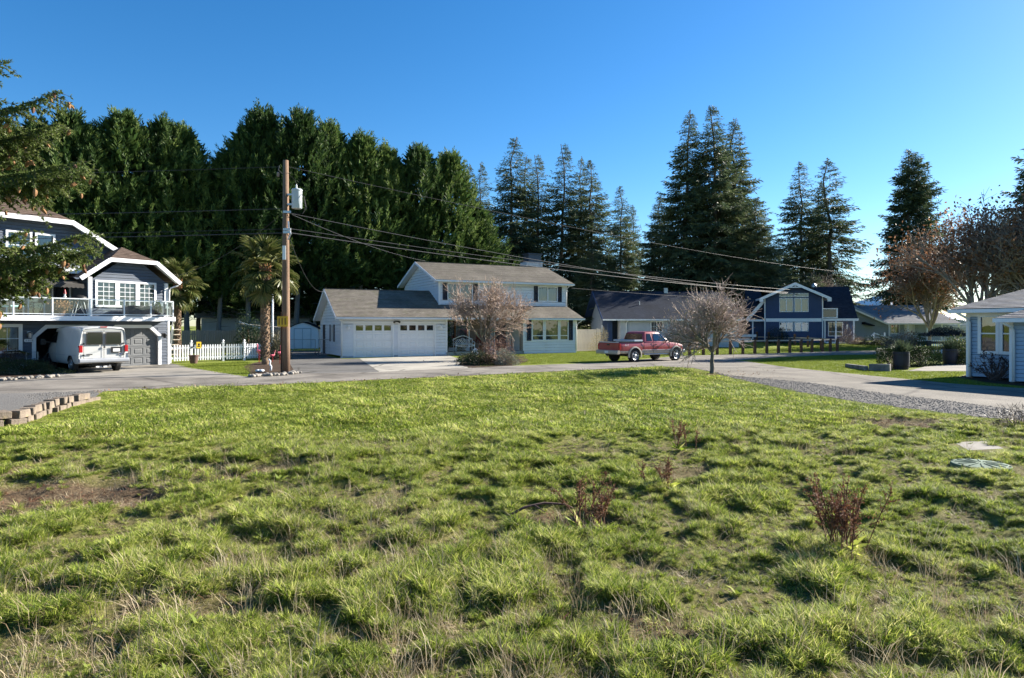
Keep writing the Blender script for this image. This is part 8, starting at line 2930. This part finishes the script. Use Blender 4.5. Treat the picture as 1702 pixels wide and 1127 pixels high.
dock(1108, 800, 0, "thin brown dock stalks right of the middle, beyond the bare patch", 6, .3, 4)
dock(1000, 870, 0, "short rusty dock stalk at the right end of the bare patch", 4, .4, 5)

def dead_branch():
    x, y = ground(905, 850, .1)
    b = MB(); b.tube([(-.38, -.12, .02), (-.2, -.03, .09), (0, .05, .11), (.22, .08, .09), (.3, .08, .05)], [.014, .013, .012, .01, .006], 6)
    b.tube([(-.1, .0, .1), (.0, -.1, .06)], [.008, .004], 5)
    o = b.build("fallen_branch", mat("dead_branch", (.10, .06, .05), .9, .3, 6), None, smooth=True, loc=(x, y, gz1(x, y)))
    tag(o, "dark curved fallen branch on the bare brown patch in the middle of the lot", "branch")
dead_branch()

def fallen_leaves():
    g = np.random.default_rng(99)
    P_ = []
    edge = G((172, 651), (302, 645), (500, 638), (640, 631), (780, 625), (940, 617), (1081, 610.5))
    for k in range(len(edge) - 1):
        n = 90
        f = g.random(n)[:, None]
        p = np.array(edge[k]) * (1 - f) + np.array(edge[k + 1]) * f + g.normal(0, .35, (n, 2)) + np.array([0, -.25])
        P_.append(p)
    for c, r, n in (((8.4, 27.6), 1.6, 220), ((-1, 36.5), 1.5, 90), ((12, 49), 4, 120), ((20, 51), 5, 150)):
        P_.append(np.array(c) + g.normal(0, r, (n, 2)))
    p = np.concatenate(P_); n = len(p)
    P3 = np.stack([p[:, 0], p[:, 1], gz(p[:, 0], p[:, 1]) + .03], 1)
    D_ = unit(np.stack([g.normal(size=n), g.normal(size=n), g.normal(0, .3, n)], 1))
    Sd = unit(np.cross(D_, np.array([0, 0, 1.0]) + g.normal(0, .25, (n, 3))))
    V, Q = kites(P3, D_, Sd, g.uniform(.05, .11, n), g.uniform(.04, .08, n))
    o = link("fallen_leaves", np_mesh("fallen_leaves", V, Q, leaf_mat("fallen_leaf", (.10, .05, .025), (.19, .11, .06), (.32, .22, .13), .2, rand=0), np.repeat(g.random(n), 4)))
    tag(o, "scattered brown fallen leaves along the road edge and under the bare trees", None, None, "stuff")
fallen_leaves()

def gravel_stones():
    g = np.random.default_rng(123)
    shoulder = G((1160, 612.5), (1215, 624), (1347, 636), (1465, 653), (1583, 667), (1702, 683), (1760, 690), (1760, 706), (1702, 700), (1642, 695), (1554, 685), (1436, 670), (1318, 650), (1215, 628))
    pull = [ground(0, 655), ground(172, 651.5), (WALLP[6][0] - .15, WALLP[6][1]), (WALLP[4][0] - .15, WALLP[4][1]), (-10.7, 12.8), (-11.5, 11.5)]
    PX = []
    for poly, den in ((shoulder, 190), (pull, 150)):
        q = np.array(poly); lo, hi = q.min(0), q.max(0)
        n = int((hi[0] - lo[0]) * (hi[1] - lo[1]) * den)
        x = g.uniform(lo[0], hi[0], n); y = g.uniform(lo[1], hi[1], n)
        ok = in_poly(x, y, poly); x, y = x[ok], y[ok]
        if poly is pull:
            z = .012 + .145 * np.clip(1 - poly_dist(x, y, [(WALLP[2][0], WALLP[2][1]), (WALLP[4][0], WALLP[4][1]), (WALLP[6][0], WALLP[6][1])], False) / 3.2, 0, 1)
        else: z = np.full(len(x), .012)
        PX.append(np.stack([x, y, z], 1))
    P = np.concatenate(PX); n = len(P)
    s = g.uniform(.012, .032, n) * g.choice([1, 1, 1, 1.6], n)
    o = scatter("gravel_stones", P, np.stack([g.normal(0, .3, n), g.normal(0, .3, n), g.uniform(0, 6.283, n)], 1), np.stack([s, s, s], 1), np.full(n, 12))
    tag(o, "loose grey gravel along the lane shoulder and the pull-out", None, None, "stuff")
gravel_stones()
